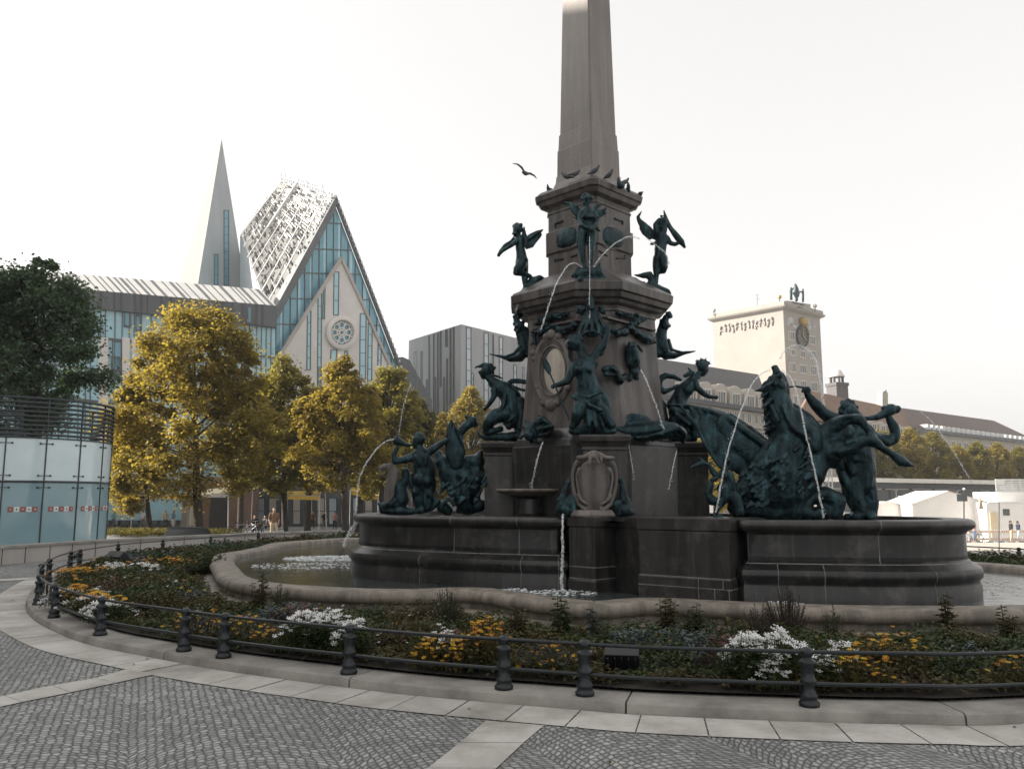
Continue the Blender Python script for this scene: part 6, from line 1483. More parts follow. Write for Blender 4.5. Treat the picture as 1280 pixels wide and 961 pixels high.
# ================================================================ trees
def tree(label, px, yt, yb, hw, d, mat, n, trunk=None, tw=9, yg=662, group='lime trees on the square', seed=1, leafs=.17, name='lime_tree', lobes=None, taper=.55, sub=1.0):
    q = random.Random(seed)
    base = V(trunk if trunk is not None else px, yg, d); m = mpp(V(px, (yt + yb) / 2, d))
    t = thing(name, label, 'tree', tuple(base), group)
    ctr = V(px, (yt + yb) / 2, d); H = V(px, yt, d).z - V(px, yb, d).z; W = hw * m; z0 = V(px, yb, d).z
    L = MB(); B = MB()
    tops = [(ctr.x, d, z0, H, W)]
    for (lx, lyt, lyb, lhw) in (lobes or []):
        c = V(lx, (lyt + lyb) / 2, d); tops.append((c.x, d + q.uniform(-1, 1) * W * .3, V(lx, lyb, d).z, V(lx, lyt, d).z - V(lx, lyb, d).z, lhw * m))
    A_ = [w * h for _, _, _, h, w in tops]; S = sum(A_)
    limbs = []
    clumps = []
    for (cx, cy, zb, h, w), ar in zip(tops, A_):
        k = int(190 * ar / S * sub)
        for i in range(k):
            u = q.random() ** .85                                  # height in the crown
            prof = (min(1, u / .22) ** .6) * (1 - max(0, (u - .3) / .7) ** 1.7 * taper - .45 * max(0, (u - .8) / .2))
            a = q.random() * 2 * pi; rr = sqrt(q.uniform(.10, 1.0)) * prof * (1 + .2 * noise.noise(Vector((cos(a) * 1.5, sin(a) * 1.5, u * 4 + seed))))
            p = Vector((cx + cos(a) * rr * w * 1.06, cy + sin(a) * rr * w * .85, zb + u * h * .97)); clumps.append((p, w * q.uniform(.12, .22)))
    per = max(8, int(n * 3.2 / len(clumps)))
    for p, r in clumps:
        if q.random() < .5: limbs.append(p)
        for j in range(per):
            o = Vector((q.gauss(0, 1), q.gauss(0, 1), q.gauss(0, .8))) * (r * .62)
            c = p + o; ls = leafs * q.uniform(.6, 1.3)
            dr = Vector((q.uniform(-1, 1), q.uniform(-1, 1), q.uniform(-.9, .5))).normalized(); s = dr.cross(Vector((q.uniform(-1, 1), q.uniform(-1, 1), 1))).normalized() * (ls * .42)
            L.add([c - dr * ls * .5, c + s, c + dr * ls * .5, c - s], [(0, 1, 2, 3)])
    L.build('crown', M[mat], t, norm=False)
    rt = tw * .5 * m; topz = Vector((ctr.x, d, z0 + H * .75)); b0 = base - Vector((0, 0, .5))
    mid = Vector((base.x + (ctr.x - base.x) * .3 + q.uniform(-.1, .1), d, z0 + H * .12))
    B.tube([b0, base + Vector((0, 0, .3)), base.lerp(mid, .6), mid, mid.lerp(topz, .5), topz], [rt * 1.35, rt * 1.1, rt, rt * .85, rt * .5, rt * .12], 10)
    for p in limbs[::3]:
        s = mid.lerp(topz, max(0, min(.9, (p.z - z0) / H * .8 - .1))); md = s.lerp(p, .5) + Vector((0, 0, .1 * H * q.random())) * .3
        B.tube([s, md, p], [rt * .3, rt * .16, rt * .05], 5)
    B.build('trunk', M['bark'], t, smooth=60)
    return t
tree('tall dark green tree standing behind the round glass pavilion', 36, 334, 545, 90, 39, 'leaf_d', 22000, None, 14, 690, seed=3, leafs=.17, lobes=[(76, 356, 540, 48), (48, 320, 430, 26), (12, 328, 460, 34), (-40, 336, 540, 70)], taper=.3)
tree('large lime tree with a golden lit left side in front of the long glass building', 240, 388, 622, 94, 50, 'leaf_g', 26000, 248, 10, 662, seed=5, leafs=.20, lobes=[(182, 436, 610, 48), (268, 384, 520, 44), (238, 392, 500, 36), (300, 425, 615, 46), (162, 470, 628, 34)], taper=.4)
tree('slim golden tree at the edge of the glass pavilion left of the large lime tree', 168, 490, 640, 40, 56, 'leaf_g', 6500, 187, 6, 662, seed=8, leafs=.18)
tree('golden lime tree in front of the left foot of the stone gable', 352, 447, 615, 50, 57, 'leaf_h', 11000, 356, 7, 662, seed=13, leafs=.2, lobes=[(372, 452, 600, 30), (325, 470, 612, 34)], taper=.4)
tree('golden lime tree below the rose window with a pointed top', 424, 450, 614, 52, 54, 'leaf_g', 13000, 432, 8, 662, seed=17, leafs=.2, lobes=[(430, 444, 560, 22), (395, 480, 614, 38), (455, 480, 612, 38)], taper=.5)
tree('golden lime tree before the right foot of the stone gable', 486, 458, 614, 42, 60, 'leaf_h', 10500, 474, 7, 662, seed=23, leafs=.2, lobes=[(492, 455, 580, 28), (462, 475, 620, 32)], taper=.4)
tree('shaded olive tree left of the left triton', 522, 498, 616, 28, 64, 'leaf_m', 6500, 515, 6, 660, seed=29, leafs=.2)
tree('small golden tree peeping out between the triton and the raised fin', 552, 516, 630, 20, 70, 'leaf_g', 3600, 552, 5, 660, seed=31, leafs=.22)
tree('golden tree in front of the office block beside the left nymph', 588, 485, 622, 34, 74, 'leaf_g', 7500, 588, 6, 660, seed=37, leafs=.23)
tree('golden bush like tree seen under the bronze wing', 888, 545, 640, 34, 66, 'leaf_g', 6000, 888, 6, 660, group='trees behind the fountain', seed=41, leafs=.2)
tree('dark tree seen between the putto and the pedestal', 925, 556, 640, 26, 72, 'leaf_m', 3600, 925, 6, 660, group='trees behind the fountain', seed=43, leafs=.2)
tree('dark lime tree filling the gap behind the large lime tree and the stone gable', 305, 478, 610, 44, 68, 'leaf_m', 8500, 300, 7, 662, seed=61, leafs=.22, taper=.3)
tree('dark lime tree in the gap behind the two golden trees below the rose window', 392, 486, 610, 42, 70, 'leaf_m', 8000, 384, 7, 662, seed=63, leafs=.22, taper=.3)
tree('dark lime tree behind the golden tree at the right foot of the gable', 462, 496, 610, 44, 72, 'leaf_m', 8000, 448, 7, 662, seed=67, leafs=.22, taper=.3)
TR = [('golden street tree directly right of the triton hoof', 1106, 540, 604, 25, 104, 'leaf_g'), ('tall golden street tree right of the triton hoof, highest of the row', 1139, 536, 606, 22, 106, 'leaf_g'), ('rounded golden street tree left of the falling jet', 1168, 541, 606, 21, 108, 'leaf_g'), ('lower golden street tree just right of the falling jet', 1197, 558, 606, 19, 110, 'leaf_g'), ('golden street tree, third from the right edge', 1222, 553, 606, 18, 112, 'leaf_g'), ('golden street tree, second from the right edge', 1248, 555, 606, 18, 114, 'leaf_g'), ('golden street tree at the right edge of the picture', 1275, 560, 606, 20, 116, 'leaf_g')]
for k, (lab, x, a, b, w, d, mt) in enumerate(TR):
    tree(lab, x, a, b, w, d, ('leaf_h', 'leaf_g')[k % 2], 4600, x, 4, 640, group='street trees on the right', seed=50 + k, leafs=.22, taper=.5)
# ================================================================ things on the square, left
def gp_(x, y, d): 
    p = V(x, y, d); return p
def person(label, x, yf, hpx, look, pose='stand', seed=0, group=None, yaw=0.0):
    d = 1.72 * F / hpx; p = V(x, yf, d); p.z = gz(d, p.x)
    t = thing('person', label, 'person', tuple(p), group); s = 1.0
    Rm = Matrix.Rotation(yaw, 3, 'Z')
    def T(a, b, c, r): return p + Rm @ Vector((a, b, c)), r
    def TT(*k): return T(*k)
    top, bot = look
    if pose == 'stand':
        hips, sw = .92, .06
        legs = [[(.09, 0, .90, .085), (.10 + sw, -.06, .48, .06), (.10 + sw * 1.2, .02, .08, .04), (.10 + sw * 1.2, -.12, .04, .035)], [(-.09, 0, .90, .085), (-.10, .03, .48, .06), (-.10 - sw, .10, .08, .04), (-.10 - sw, -.02, .04, .035)]]
        arms = [[(.19, 0, 1.40, .05), (.25, .02, 1.12, .042), (.24, -.10, .88, .032), (.24, -.14, .80, .03)], [(-.19, 0, 1.40, .05), (-.25, .02, 1.12, .042), (-.22, -.12, .90, .032), (-.21, -.17, .83, .03)]]
        dz = 0
    else:
        dz = -.42
        legs = [[(.09, 0, .50, .085), (.12, -.42, .50, .065), (.12, -.44, .08, .04), (.12, -.56, .04, .035)], [(-.09, 0, .50, .085), (-.12, -.42, .50, .065), (-.12, -.44, .08, .04), (-.12, -.56, .04, .035)]]
        arms = [[(.19, 0, .98, .05), (.25, -.1, .74, .042), (.16, -.34, .66, .032)], [(-.19, 0, .98, .05), (-.25, -.1, .74, .042), (-.16, -.34, .66, .032)]]
    tor = [(0, 0, .95 + dz, .13), (0, 0, 1.15 + dz, .125), (0, 0, 1.34 + dz, .14)]
    head = [(0, 0, 1.48 + dz, .055), (0, -.01, 1.60 + dz, .095), (0, -.03, 1.56 + dz, .08)]
    skin('body', [tor, [(-.15, 0, 1.40 + dz, .06), (.15, 0, 1.40 + dz, .06)], head, [(0, -.115, 1.575 + dz, .018)]] + legs + arms, TT, M['skin'], t, .032, 1, 0)
    skin('shirt', [[(x_, y_, z_, r + .02) for x_, y_, z_, r in tor], [(-.15, 0, 1.39 + dz, .075), (.15, 0, 1.39 + dz, .075)]] + [[(a[0][0], a[0][1], a[0][2], .066), (a[1][0], a[1][1], a[1][2], .056)] for a in arms], TT, top, t, .032, 1, 0)
    skin('trousers', [[(0, 0, .95 + dz, .145), (0, 0, .88 + dz, .14)]] + [[(a[0][0], a[0][1], a[0][2], .10), (a[1][0], a[1][1], a[1][2], .075), (a[2][0], a[2][1], a[2][2] + .1, .055)] for a in legs], TT, bot, t, .032, 1, 0)
    skin('hair', [[(0, .02, 1.64 + dz, .095), (0, .05, 1.58 + dz, .08)]], TT, M['hair'], t, .03, 1, 0)
    return t
CL = {k: flat(k + ' cloth', c, .85) for k, c in dict(teal=(.12, .28, .30), pale=(.55, .55, .52), navy=(.02, .03, .06), grey=(.18, .18, .18), beige=(.45, .36, .25), blackc=(.015, .015, .018), blue=(.12, .2, .35), pink=(.5, .28, .25), brown=(.16, .09, .05)).items()}
GPz = 'people at the cafe under the trees'
person('person in a teal top at the far left of the cafe beside the glass pavilion', 141, 659, 22, (CL['teal'], CL['navy']), 'stand', 1, GPz, 2.6)
person('person in a pale teal shirt beside the one at the far left of the cafe', 149, 659, 21.5, (CL['pale'], CL['navy']), 'stand', 2, GPz, 2.9)
person('person in a blue shirt third from the left at the cafe', 158, 659, 21, (CL['blue'], CL['grey']), 'stand', 3, GPz, .4)
person('person in pale clothes between the two slim trunks at the cafe', 178, 659, 21.5, (CL['pale'], CL['grey']), 'stand', 4, GPz, .2)
person('person in a beige top and dark trousers near the pale pillar', 206, 660, 24, (CL['beige'], CL['blackc']), 'stand', 5, GPz, .8)
person('person in a blue top leaning by the pale pillar', 216, 659, 23, (CL['blue'], CL['pale']), 'stand', 6, GPz, -.6)
person('person in dark clothes seated beside the bicycles right of the dark doorway', 318, 664, 30, (CL['blackc'], CL['navy']), 'sit', 7, GPz, .4)
person('person in grey seated near the bin below the trees', 331, 664, 30, (CL['grey'], CL['blackc']), 'sit', 8, GPz, -.5)
person('person in dark clothes standing under the white parasol', 405, 660, 23, (CL['blackc'], CL['grey']), 'stand', 9, GPz, .5)
person('person in a pink top standing right of the white parasol', 418, 661, 23, (CL['pink'], CL['navy']), 'stand', 10, GPz, -.3)
person('person in brown standing between the trees left of the fountain spray', 390, 660, 23, (CL['brown'], CL['blackc']), 'stand', 11, GPz, .2)
person('person in brown standing tall beside the bin under the lime trees', 342, 661, 40, (CL['brown'], CL['beige']), 'stand', 12, None, .3)
GR = 'people walking on the sunny plaza'
person('person in a black top and shorts walking at the right edge, left of the pair', 1265, 676, 27, (CL['blackc'], CL['beige']), 'stand', 13, GR, 1.2)
person('person in a dark top with bare arms at the right edge, right of the pair', 1274, 676, 26, (CL['navy'], CL['pale']), 'stand', 14, GR, 1.4)
person('person with a bicycle left of the orange barriers by the basin', 1219, 676, 26, (CL['pink'], CL['blue']), 'stand', 15, GR, 1.0)
# ground floor of the left buildings
def slabbox(name, label, cat, x0, y0, x1, y1, d, dep, mat, group=None, kids=()):
    p = V((x0 + x1) / 2, y1, d); t = thing(name, label, cat, tuple(p), group)
    a = V(x0, y1, d); b = V(x1, y1, d); h = V(x0, y0, d).z - a.z
    mb = MB(); mb.box(((a.x + b.x) / 2, d + dep / 2, a.z + h / 2 - .2), (b.x - a.x, dep, h + .4)); mb.build('body', mat, t, bevel=.02)
    for nm, u0, v0, u1, v1, mt in kids:
        A = V(u0, v1, d); B = V(u1, v1, d); hh = V(u0, v0, d).z - A.z
        mb = MB(); mb.box(((A.x + B.x) / 2, d - .02, A.z + hh / 2), (B.x - A.x, .10, hh)); mb.build(nm, mt, t, bevel=.01)
    return t
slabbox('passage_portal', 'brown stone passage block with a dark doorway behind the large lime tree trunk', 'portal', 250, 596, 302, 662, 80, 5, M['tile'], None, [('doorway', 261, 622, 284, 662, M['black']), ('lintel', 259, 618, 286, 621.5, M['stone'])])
slabbox('pale_pillar', 'pale square pillar left of the large lime tree trunk', 'pillar', 226, 592, 233, 660, 77, .6, M['lime'], None, [('capital', 225, 590, 234, 593, M['lime']), ('base', 225.4, 656, 233.6, 660, M['lime'])])
slabbox('pale_pillar', 'wider cream pillar half hidden behind the large lime tree trunk', 'pillar', 236, 606, 244, 660, 78, .7, M['sail'], None, [('base', 235.5, 656, 244.5, 660, M['lime'])])
# cafe front with windows
t = thing('cafe_front', 'shaded cafe shopfront with tall windows behind the row of guests', 'shopfront', tuple(V(180, 660, 84)))
a = V(100, 664, 84); b = V(250, 664, 84); h = V(100, 560, 84).z - a.z
mb = MB(); mb.box(((a.x + b.x) / 2, 84.5, a.z + h / 2), (b.x - a.x, .8, h)); mb.build('wall', M['fascia'], t)
for k in range(12):
    x = 104 + k * 12; win(t, lambda X, Y, o=0: V(X, Y, 84.05 - o), Vector((0, -1, 0)), x, 626, x + 9, 656, 0, 0, 1, 2, M['steel'], M['pane_l'] if k % 3 == 0 else M['glass'], .08)
t = thing('cafe_front', 'shaded ground floor front with bright windows behind the trees below the church', 'shopfront', tuple(V(400, 660, 86)))
a = V(300, 664, 86); b = V(520, 664, 86); h = V(300, 600, 86).z - a.z
mb = MB(); mb.box(((a.x + b.x) / 2, 86.5, a.z + h / 2), (b.x - a.x, .8, h)); mb.build('wall', M['fascia'], t)
for k in range(14):
    x = 306 + k * 15; win(t, lambda X, Y, o=0: V(X, Y, 86.05 - o), Vector((0, -1, 0)), x, 622, x + 10, 655, 0, 0, 1, 2, M['steel'], M['pane_l'] if k % 2 else M['plaster'], .08)
def awning(label, pts, d0, d1, mat, drop=.35, name='awning', group='awnings of the cafes'):
    """pts: back-left, back-right, front-right, front-left"""
    P_ = [V(*pts[0], d1), V(*pts[1], d1), V(*pts[2], d0), V(*pts[3], d0)]
    t = thing(name, label, 'awning', tuple((P_[2] + P_[3]) / 2), group)
    mb = MB(); n = 10
    rows = []
    for i in range(n + 1):
        u = i / n; a = P_[0].lerp(P_[1], u); b = P_[3].lerp(P_[2], u); m = (a + b) / 2 - Vector((0, 0, .12 * sin(pi * u) + .05))
        rows.append([a, m, b, b - Vector((0, 0, drop * (1 + .12 * (i % 2))))])
    mb.loft(rows, cap=False, closed=False); mb.build('canopy', M[mat] if isinstance(mat, str) else mat, t, smooth=50, norm=False)
    mb = MB()
    for a, b in ((P_[3], P_[2]), (P_[0], P_[3]), (P_[1], P_[2])): mb.tube([a, b], .03, 6)
    for k in (2, 3):
        g_ = P_[k].copy(); g_.z = V(0, 662, P_[k].y).z; mb.tube([P_[k], g_], .035, 6)
    mb.build('frame', M['steel_l'], t); return t
awning('wide cream awning over the cafe guests at the left', [(128, 600), (168, 610), (166, 621), (124, 619)], 74, 80, 'sail', .3)
awning('long thin yellow awning edge beside the pale pillar', [(188, 614), (236, 617), (240, 621), (188, 618.5)], 72, 78, 'yellow', .25)
awning('slanting pale awning edge right of the large trunk', [(250, 612), (318, 606), (316, 611), (252, 619)], 70, 76, 'sail', .12)
awning('orange yellow awning below the golden tree under the rose window', [(356, 614), (402, 613), (400, 620), (354, 619)], 68, 74, 'yellow', .3)
awning('bright yellow awning left of the stone urn on the basin', [(440, 608), (475, 612), (473, 620), (438, 613)], 62, 70, 'yellow', .25)
# white parasol
p = V(408, 661, 66); t = thing('parasol', 'white parasol with an upturned corner right of the orange awning', 'parasol', tuple(p))
c = V(406, 611, 66); mb = MB(); apx = c + Vector((0, 0, .5)); rim = [c + Vector((cos(a) * 1.1, sin(a) * 1.1, -.1 + (.7 if k == 0 else 0))) for k, a in enumerate([2 * pi * k / 8 for k in range(8)])]
for k in range(8): mb.add([apx, rim[k], rim[(k + 1) % 8]], [(0, 1, 2)])
mb.build('canopy', M['white'], t); mb = MB(); mb.tube([p, apx], .03, 6); mb.build('pole', M['steel_l'], t)
# planting strip, tarp tent, bin, post
st = MB(); q = random.Random(4)
for k in range(2600):
    x = q.uniform(133, 300); d = q.uniform(47, 56); p = V(x, 700, d); p.z = gz(d, p.x); tuft_h = q.uniform(.05, .35)
    for j in range(4):
        a = q.random() * 6.3; dr = Vector((cos(a), sin(a), q.uniform(.1, 1))).normalized(); s = dr.cross(Vector((0, 0, 1))).normalized() * .05; e = p + Vector((cos(a) * .1, sin(a) * .1, tuft_h)); st.add([e, e + dr * .1 + s, e + dr * .25, e + dr * .1 - s], [(0, 1, 2, 3)])
o = st.build('hedge_planting', M['leaf_m'], None, norm=False); o['kind'] = 'stuff'
p = V(232, 672, 45); t = thing('tarp_tent', 'low dark tarpaulin tent behind the parapet wall at the left', 'tent', tuple(p))
mb = MB(); y0, y1 = 44.4, 46.5; pr = [(200, 673), (210, 661), (216, 658.5), (256, 660), (266, 673)]
mb.loft([[V(x, y, y0 + (0 if i in (0, 4) else .6)) for i, (x, y) in enumerate(pr)], [V(x + 3, y - .5, y1 - (0 if i in (0, 4) else .4)) for i, (x, y) in enumerate(pr)]]); mb.build('sheet', M['tarp'], t, smooth=60)
mb = MB(); mb.tube([V(210, 660.6, 45), V(216, 658, 45.2), V(256, 659.5, 45.2)], .03, 5); mb.build('ridge_rope', M['steel'], t)
p = V(349, 671, 46); t = thing('litter_bin', 'grey cylindrical litter bin below the lime trees', 'bin', tuple(p)); h = V(349, 660, 46).z - p.z
mb = MB(); mb.lathe([(.18, 0), (.22, .03), (.24, h * .9), (.20, h * .93), (.2, h)], p, 16); mb.build('drum', M['steel_l'], t, smooth=40)
mb = MB(); mb.lathe([(.25, h * .86), (.26, h * .9), (.25, h * .94)], p, 16); mb.build('rim_band', M['steel'], t, smooth=40)
p = V(285, 664, 60); t = thing('sign_post', 'thin pale sign post with two small arms in front of the dark doorway', 'sign post', tuple(p))
mb = MB(); tp = V(286, 601, 60); mb.tube([p, tp], .05, 8); mb.build('pole', M['steel_l'], t)
mb = MB(); mb.box(V(289, 606, 60), (.5, .04, .14)); mb.box(V(289, 612, 60), (.4, .04, .1)); mb.build('arm', M['chalk'], t)
def bicycle(label, x, yf, d, yaw):
    p = V(x, yf, d); p.z = gz(d, p.x) + .01; t = thing('bicycle', label, 'bicycle', tuple(p), 'bicycles parked under the trees'); Rm = Matrix.Rotation(yaw, 3, 'Z')
    L_ = lambda a, b, c: p + Rm @ Vector((a, b, c))
    for sx in (-.52, .52):
        mb = MB(); mb.tube([L_(sx + cos(k * pi / 10) * .33, 0, .34 + sin(k * pi / 10) * .33) for k in range(21)], .022, 6)
        for k in range(6): mb.bar(L_(sx, 0, .34), L_(sx + cos(k * pi / 3) * .33, 0, .34 + sin(k * pi / 3) * .33), .006, .006)
        mb.build('wheel', M['black'], t)
    mb = MB()
    for a, b in (((-.52, 0, .34), (-.12, 0, .32)), ((-.12, 0, .32), (-.22, 0, .82)), ((-.52, 0, .34), (-.2, 0, .72)), ((-.2, 0, .74), (.38, 0, .78)), ((-.12, 0, .32), (.40, 0, .70)), ((.36, 0, .9), (.52, 0, .34)), ((.34, -.25, .98), (.34, .25, .98)), ((.36, 0, .9), (.34, 0, .98))): mb.tube([L_(*a), L_(*b)], .018, 6)
    mb.build('frame', M['steel_l'], t); mb = MB(); mb.box(L_(-.23, 0, .85), (.24, .12, .05)); mb.build('saddle', M['black'], t, bevel=.02)
bicycle('bicycle parked right of the dark doorway, left one of three', 300, 668, 47, .3); bicycle('bicycle parked among the seated people, middle one of three', 312, 669, 46, -.4); bicycle('bicycle leaning near the litter bin, right one of three', 334, 669, 46, .2)
bicycle('bicycle parked on the plaza at the left end of the orange barriers', 1217, 676, 66, .1)
# ================================================================ things on the square, right
GT = M['steel_l']
p = V(1135, 640, 88); t = thing('tram_shelter', 'long flat roofed tram stop shelter with thin supports behind the triton', 'shelter', tuple(p))
a, b = V(1020, 601.5, 84), V(1256, 605.5, 95); mb = MB(); th = 0
M['shelter'] = flat('pale shelter roof', (.62, .60, .57), .5, .2)
mb.prism([a, b, b + Vector((0, 0, .46)), a + Vector((0, 0, .46))], Vector((-.6, 3.0, .1))); mb.build('roof', M['shelter'], t, bevel=.03)
mb = MB(); mb.prism([a + Vector((.3, .5, -.62)), b + Vector((-.3, .5, -.62)), b + Vector((-.3, .5, -.02)), a + Vector((.3, .5, -.02))], Vector((-.3, .4, 0))); mb.build('beam', M['steel'], t)
for k in range(6):
    q0 = a.lerp(b, (k + .5) / 6) + Vector((0, 1.2, 0)); mb = MB(); mb.tube([q0, Vector((q0.x, q0.y, -3))], .10, 8); mb.bar(q0 + Vector((0, 0, -.9)), q0 + Vector((1.3, 0, -.05)), .08, .08); mb.bar(q0 + Vector((0, 0, -.9)), q0 + Vector((-1.3, 0, -.05)), .08, .08); mb.build('support', GT, t)
mb = MB(); a2, b2 = V(1020, 612, 89), V(1256, 612, 100); mb.prism([a2, b2, Vector((b2.x, b2.y, -3)), Vector((a2.x, a2.y, -3))], Vector((-.1, .2, 0))); mb.build('glass_screen', M['pane'], t)
p = V(1270, 674, 74); t = thing('slatted_cabin', 'white cabin with a horizontally slatted screen on its roof at the right edge', 'cabin', tuple(p))
mb = MB(); a, b = V(1246, 615, 76), V(1310, 615, 76); mb.box(((a.x + b.x) / 2, 78, (a.z - 2.6) / 2), (b.x - a.x, 4, a.z + 2.6)); mb.build('wall', M['white'], t, bevel=.02)
for k in range(7):
    z = a.z + .06 + k * .18; mb = MB(); mb.box(((a.x + b.x) / 2, 76.1, z), (b.x - a.x, .05, .11)); mb.build('slat', M['chalk'], t)
mb = MB()
for k in range(7): mb.box((a.x + .05 + k * (b.x - a.x) / 6.2, 76.16, a.z + .62), (.06, .05, 1.25))
mb.build('slat_frame', M['steel_l'], t)
# white marquee
def marquee(label, x0, x1, ye, xa, ya, d, dep, yb=676):
    A, B, T_ = V(x0, ye, d), V(x1, ye, d), V(xa, ya, d); zb = V(0, yb, d).z
    t = thing('marquee', label, 'tent', (T_.x, d, zb), 'white marquees on the plaza')
    mb = MB(); mb.prism([A, T_, B, Vector((B.x, d, zb)), Vector((A.x, d, zb))], Vector((.6, dep, 0))); mb.build('canvas_wall', M['white'], t)
    mb = MB(); o = Vector((0, -.25, .03)); mb.loft([[A + o + Vector((-.25, 0, -.1)), T_ + o, B + o + Vector((.25, 0, -.1))], [A + Vector((.4, dep + .2, -.07)), T_ + Vector((.6, dep + .2, .03)), B + Vector((.8, dep + .2, -.07))]], cap=False, closed=False)
    mb.build('roof', M['white'], t, norm=False)
    for k in (.12, .35, .6, .84):
        u = A.lerp(B, k); mb = MB(); mb.box((u.x, d - .03, zb + .9), (.9, .05, 1.5)); mb.build('door_flap', M['sail'] if k in (.35,) else M['chalk'], t, bevel=.01)
    mb = MB()
    for k in (.25, .72):
        u = A.lerp(B, k); mb.box((u.x, d - .04, zb + 1.35), (.4, .06, .5))
    mb.build('vent_window', M['pane'], t); return t
marquee('large white marquee with a pointed gable on the plaza right of the triton', 1140, 1240, 629, 1184, 613.5, 75, 7)
marquee('low white marquee roof left of the pointed one behind the triton legs', 1080, 1146, 632, 1108, 627, 78, 6)
slabbox('white_container', 'white site container at the right edge behind the barriers', 'container', 1236, 628, 1300, 676, 73, 3, M['white'], None, [('door', 1239, 640, 1249, 672, M['sail']), ('window', 1254, 636, 1262, 644, M['pane']), ('roof_edge', 1235, 627, 1301, 629, M['chalk'])])
slabbox('rooftop_unit', 'small white box standing on the low marquee roof', 'unit', 1127, 620, 1137, 629, 79, .6, M['white'], None, [('grille', 1129, 622, 1135, 627, M['chalk'])])
slabbox('white_container', 'low white cabin with small windows seen through the horse legs', 'container', 1020, 622, 1090, 655, 66, 3, M['white'], None, [('window', 1026, 630, 1034, 640, M['pane']), ('door', 1040, 630, 1048, 654, M['sail']), ('window', 1056, 630, 1064, 640, M['pane'])])
slabbox('white_container', 'small white stall with dark openings low between the pedestal and the putto', 'container', 858, 630, 892, 644, 58, 2, M['white'], None, [('window', 864, 633, 868, 641, M['pane']), ('window', 872, 633, 877, 641, M['pane']), ('window', 881, 633, 885, 641, M['pane'])])
p = V(1205, 676, 70); t = thing('information_sign', 'dark rectangular sign on a thin pole in front of the pointed marquee', 'sign', tuple(p))
mb = MB(); mb.tube([p, V(1205, 612, 70)], .05, 6); mb.build('pole', M['steel'], t); mb = MB(); c = V(1202, 622, 70); mb.box(c - Vector((0, .06, 0)), (.88, .05, .6)); mb.build('board', M['fascia'], t, bevel=.01)
mb = MB(); mb.ball(V(1205, 611, 70), .11, 8, 6); mb.build('lamp', M['chalk'], t)
p = V(1226, 636, 70); t = thing('closed_parasol', 'small closed brown parasol in front of the white marquee', 'parasol', tuple(p - Vector((0, 0, .9))))
mb = MB(); mb.lathe([(.02, 1.25), (.06, 1.0), (.20, .1), (.26, 0), (.05, .02)], p, 10); mb.build('canopy', CL['brown'] and flat('tan cloth', (.4, .3, .22), .8), t, smooth=50); mb = MB(); mb.tube([p + Vector((0, 0, -.9)), p + Vector((0, 0, 1.3))], .025, 6); mb.build('pole', M['steel'], t)
# barriers
M['barrier'] = flat('orange barrier board', (.65, .33, .14), .6)
GBr = 'orange and white barriers on the plaza'
pr = None
for k in range(6):
    x0 = 1210 + k * 13.5; d = 67.5; a, b = V(x0, 670, d), V(x0 + 13, 670, d); a.z = b.z = gz(d, a.x); z = a.z
    if pr is None:
        pr = thing('barrier', '', 'barrier', tuple(a), GBr); w = b.x - a.x
        for zz in (.25, .85): 
            mb = MB(); mb.box((a.x + w / 2, d, z + zz), (w - .05, .04, .16)); mb.build('board', M['barrier'], pr)
        for j in range(5):
            mb = MB(); mb.box((a.x + .06 + j * (w - .12) / 4, d - .03, z + .52), (.07, .03, 1.04)); mb.build('paling', M['chalk'], pr)
        mb = MB()
        for u in (.1, w - .1): mb.box((a.x + u, d, z + .04), (.1, .5, .08))
        mb.build('foot', M['black'], pr); o = pr
    else:
        o = copy_tree(pr); o.location = a
    o['label'] = ('orange and white barrier at the left end of the barrier row', 'orange and white barrier second from the left end of the barrier row', 'orange and white barrier third from the left end of the barrier row', 'orange and white barrier just left of the two walkers', 'orange and white barrier behind the two walkers', 'orange and white barrier at the right end of the barrier row')[k]
p = V(1249, 706, 33); t = thing('thin_pole', 'thin bare metal pole on the plaza at the right', 'pole', tuple(p)); mb = MB(); mb.tube([p, V(1249, 628, 33)], .022, 6); mb.build('shaft', M['steel_l'], t)
mb = MB(); mb.lathe([(.09, 0), (.09, .03), (.03, .05)], p, 10); mb.build('foot', M['steel_l'], t)
# scaffold seen through the legs
p = V(1034, 640, 72); t = thing('scaffold_tower', 'pale metal scaffold tower seen through the gap under the horse', 'scaffold', tuple(p))
mb = MB(); m_ = mpp(p); z0_, z1_ = p.z, V(1034, 578, 72).z; w = 12 * m_
for dx in (-1, 1):
    for dy in (-1, 1): mb.tube([p + Vector((dx * w / 2, dy * w / 2, 0)), Vector((p.x + dx * w / 2, p.y + dy * w / 2, z1_))], .06, 6)
for k in range(5):
    z = z0_ + (z1_ - z0_) * k / 4
    for dy in (-1, 1):
        mb.tube([Vector((p.x - w / 2, p.y + dy * w / 2, z)), Vector((p.x + w / 2, p.y + dy * w / 2, z))], .04, 6)
        if k < 4: mb.tube([Vector((p.x - w / 2, p.y + dy * w / 2, z)), Vector((p.x + w / 2, p.y + dy * w / 2, z + (z1_ - z0_) / 4))], .03, 6)
mb.build('frame', M['steel_l'], t)
mb = MB(); mb.box((p.x, p.y, z0_ + (z1_ - z0_) * .5), (w, w, .08)); mb.build('deck', M['kerb'], t)
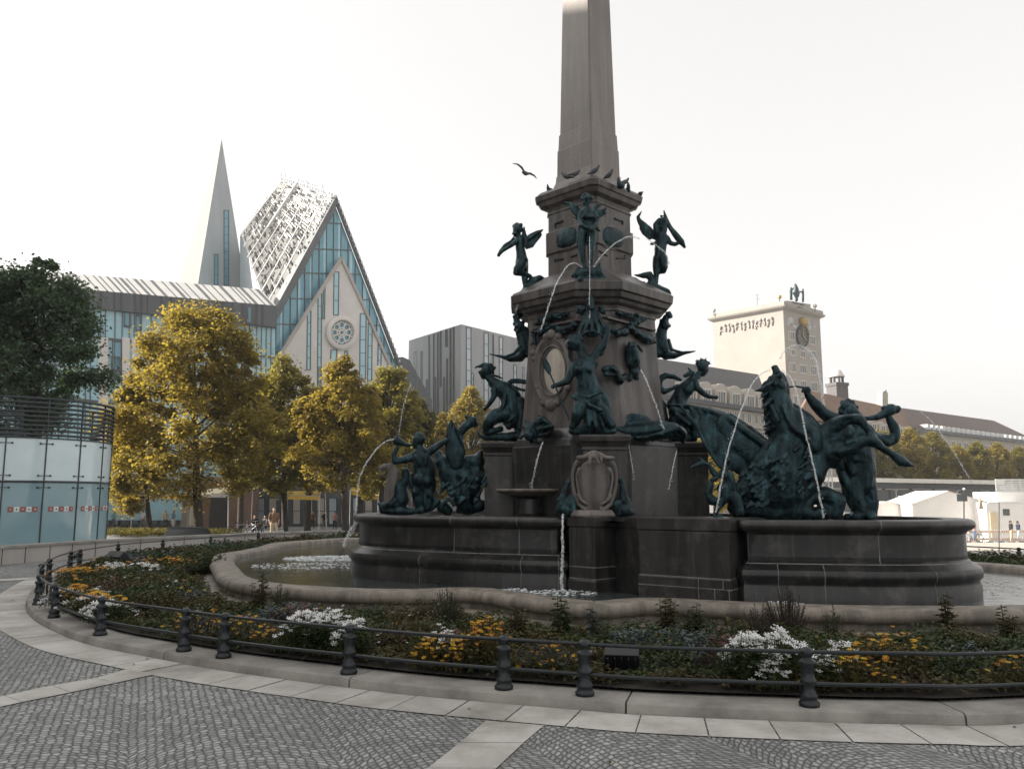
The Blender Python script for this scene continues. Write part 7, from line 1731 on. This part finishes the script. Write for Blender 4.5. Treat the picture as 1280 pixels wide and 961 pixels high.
# concert hall outside the frame: it shades the fountain
t = thing('concert_hall', 'long dark concert hall standing off to the left of the square', 'building', (-46, 10, 0))
mb = MB(); mb.box((-48, 9, 14.0), (22, 66, 28.6)); mb.build('wall', M['stone2'], t)
mb = MB(); mb.box((-48, 9, 28.7), (24, 68, .8)); mb.build('roof', M['slate'], t)
for k in range(9):
    mb = MB(); mb.box((-36.9, -20 + k * 7.2, 10), (.2, 4.5, 12)); mb.build('window', M['pane'], t)
# ================================================================ camera, sun and sky
cam = bpy.data.cameras.new('camera'); co = bpy.data.objects.new('camera', cam); C.objects.link(co)
co.location = (0, 0, EZ); co.rotation_euler = (pi / 2 + PIT, 0, 0)
cam.sensor_width = 36; cam.lens = F / 1280 * 36; cam.clip_end = 4000; cam.clip_start = .1
SC.camera = co
SUN_AZ, SUN_EL = (-.985, .12), radians(26)
az = Vector((SUN_AZ[0], SUN_AZ[1], 0)).normalized(); sd = az * cos(SUN_EL) + Vector((0, 0, sin(SUN_EL)))
sl = bpy.data.lights.new('sun', 'SUN'); sl.energy = 3.2; sl.angle = radians(.6); sl.color = (1.0, .90, .77)
so_ = bpy.data.objects.new('sun', sl); C.objects.link(so_); so_.rotation_euler = (-sd).to_track_quat('-Z', 'Y').to_euler(); so_.location = sd * 100
w = bpy.data.worlds.new('World'); SC.world = w; w.use_nodes = True
nt = w.node_tree; bg = nt.nodes['Background']; sk = nt.nodes.new('ShaderNodeTexSky'); sk.sky_type = 'NISHITA'; sk.sun_disc = False
sk.sun_elevation = SUN_EL; sk.sun_rotation = atan2(sd.x, sd.y); sk.air_density = 1.0; sk.dust_density = 4.0; sk.ozone_density = 1.0
hs = nt.nodes.new('ShaderNodeHueSaturation'); hs.inputs['Saturation'].default_value = .08
nt.links.new(sk.outputs[0], hs.inputs['Color'])
veil = nt.nodes.new('ShaderNodeMix'); veil.data_type = 'RGBA'; veil.inputs['Factor'].default_value = .74       # thin bright cloud veil over the sky
veil.inputs['B'].default_value = (2.16, 2.11, 2.06, 1)
nt.links.new(hs.outputs[0], veil.inputs['A']); nt.links.new(veil.outputs['Result'], bg.inputs['Color']); bg.inputs['Strength'].default_value = .107
SC.view_settings.view_transform = 'Standard'; SC.view_settings.look = 'None'; SC.view_settings.exposure = 1.96; SC.view_settings.gamma = 1
SC.render.film_transparent = False
SC.cycles.use_denoising = True
SC.cycles.max_bounces = 8; SC.cycles.transparent_max_bounces = 12
bpy.data.scenes.remove(TS)
HAZE = .00045
if HAZE:
    mb = MB(); mb.box((0, 110, 23), (330, 300, 60))
    hm_ = bpy.data.materials.new('thin haze'); hm_.use_nodes = True; nt = hm_.node_tree; nt.nodes.remove(nt.nodes['Principled BSDF'])
    pv_ = nt.nodes.new('ShaderNodeVolumePrincipled'); pv_.inputs['Density'].default_value = HAZE; pv_.inputs['Color'].default_value = (.94, .95, .96, 1); pv_.inputs['Anisotropy'].default_value = .2
    nt.links.new(pv_.outputs[0], nt.nodes['Material Output'].inputs['Volume'])
    hz_ = mb.build('haze', hm_); hz_['kind'] = 'stuff'
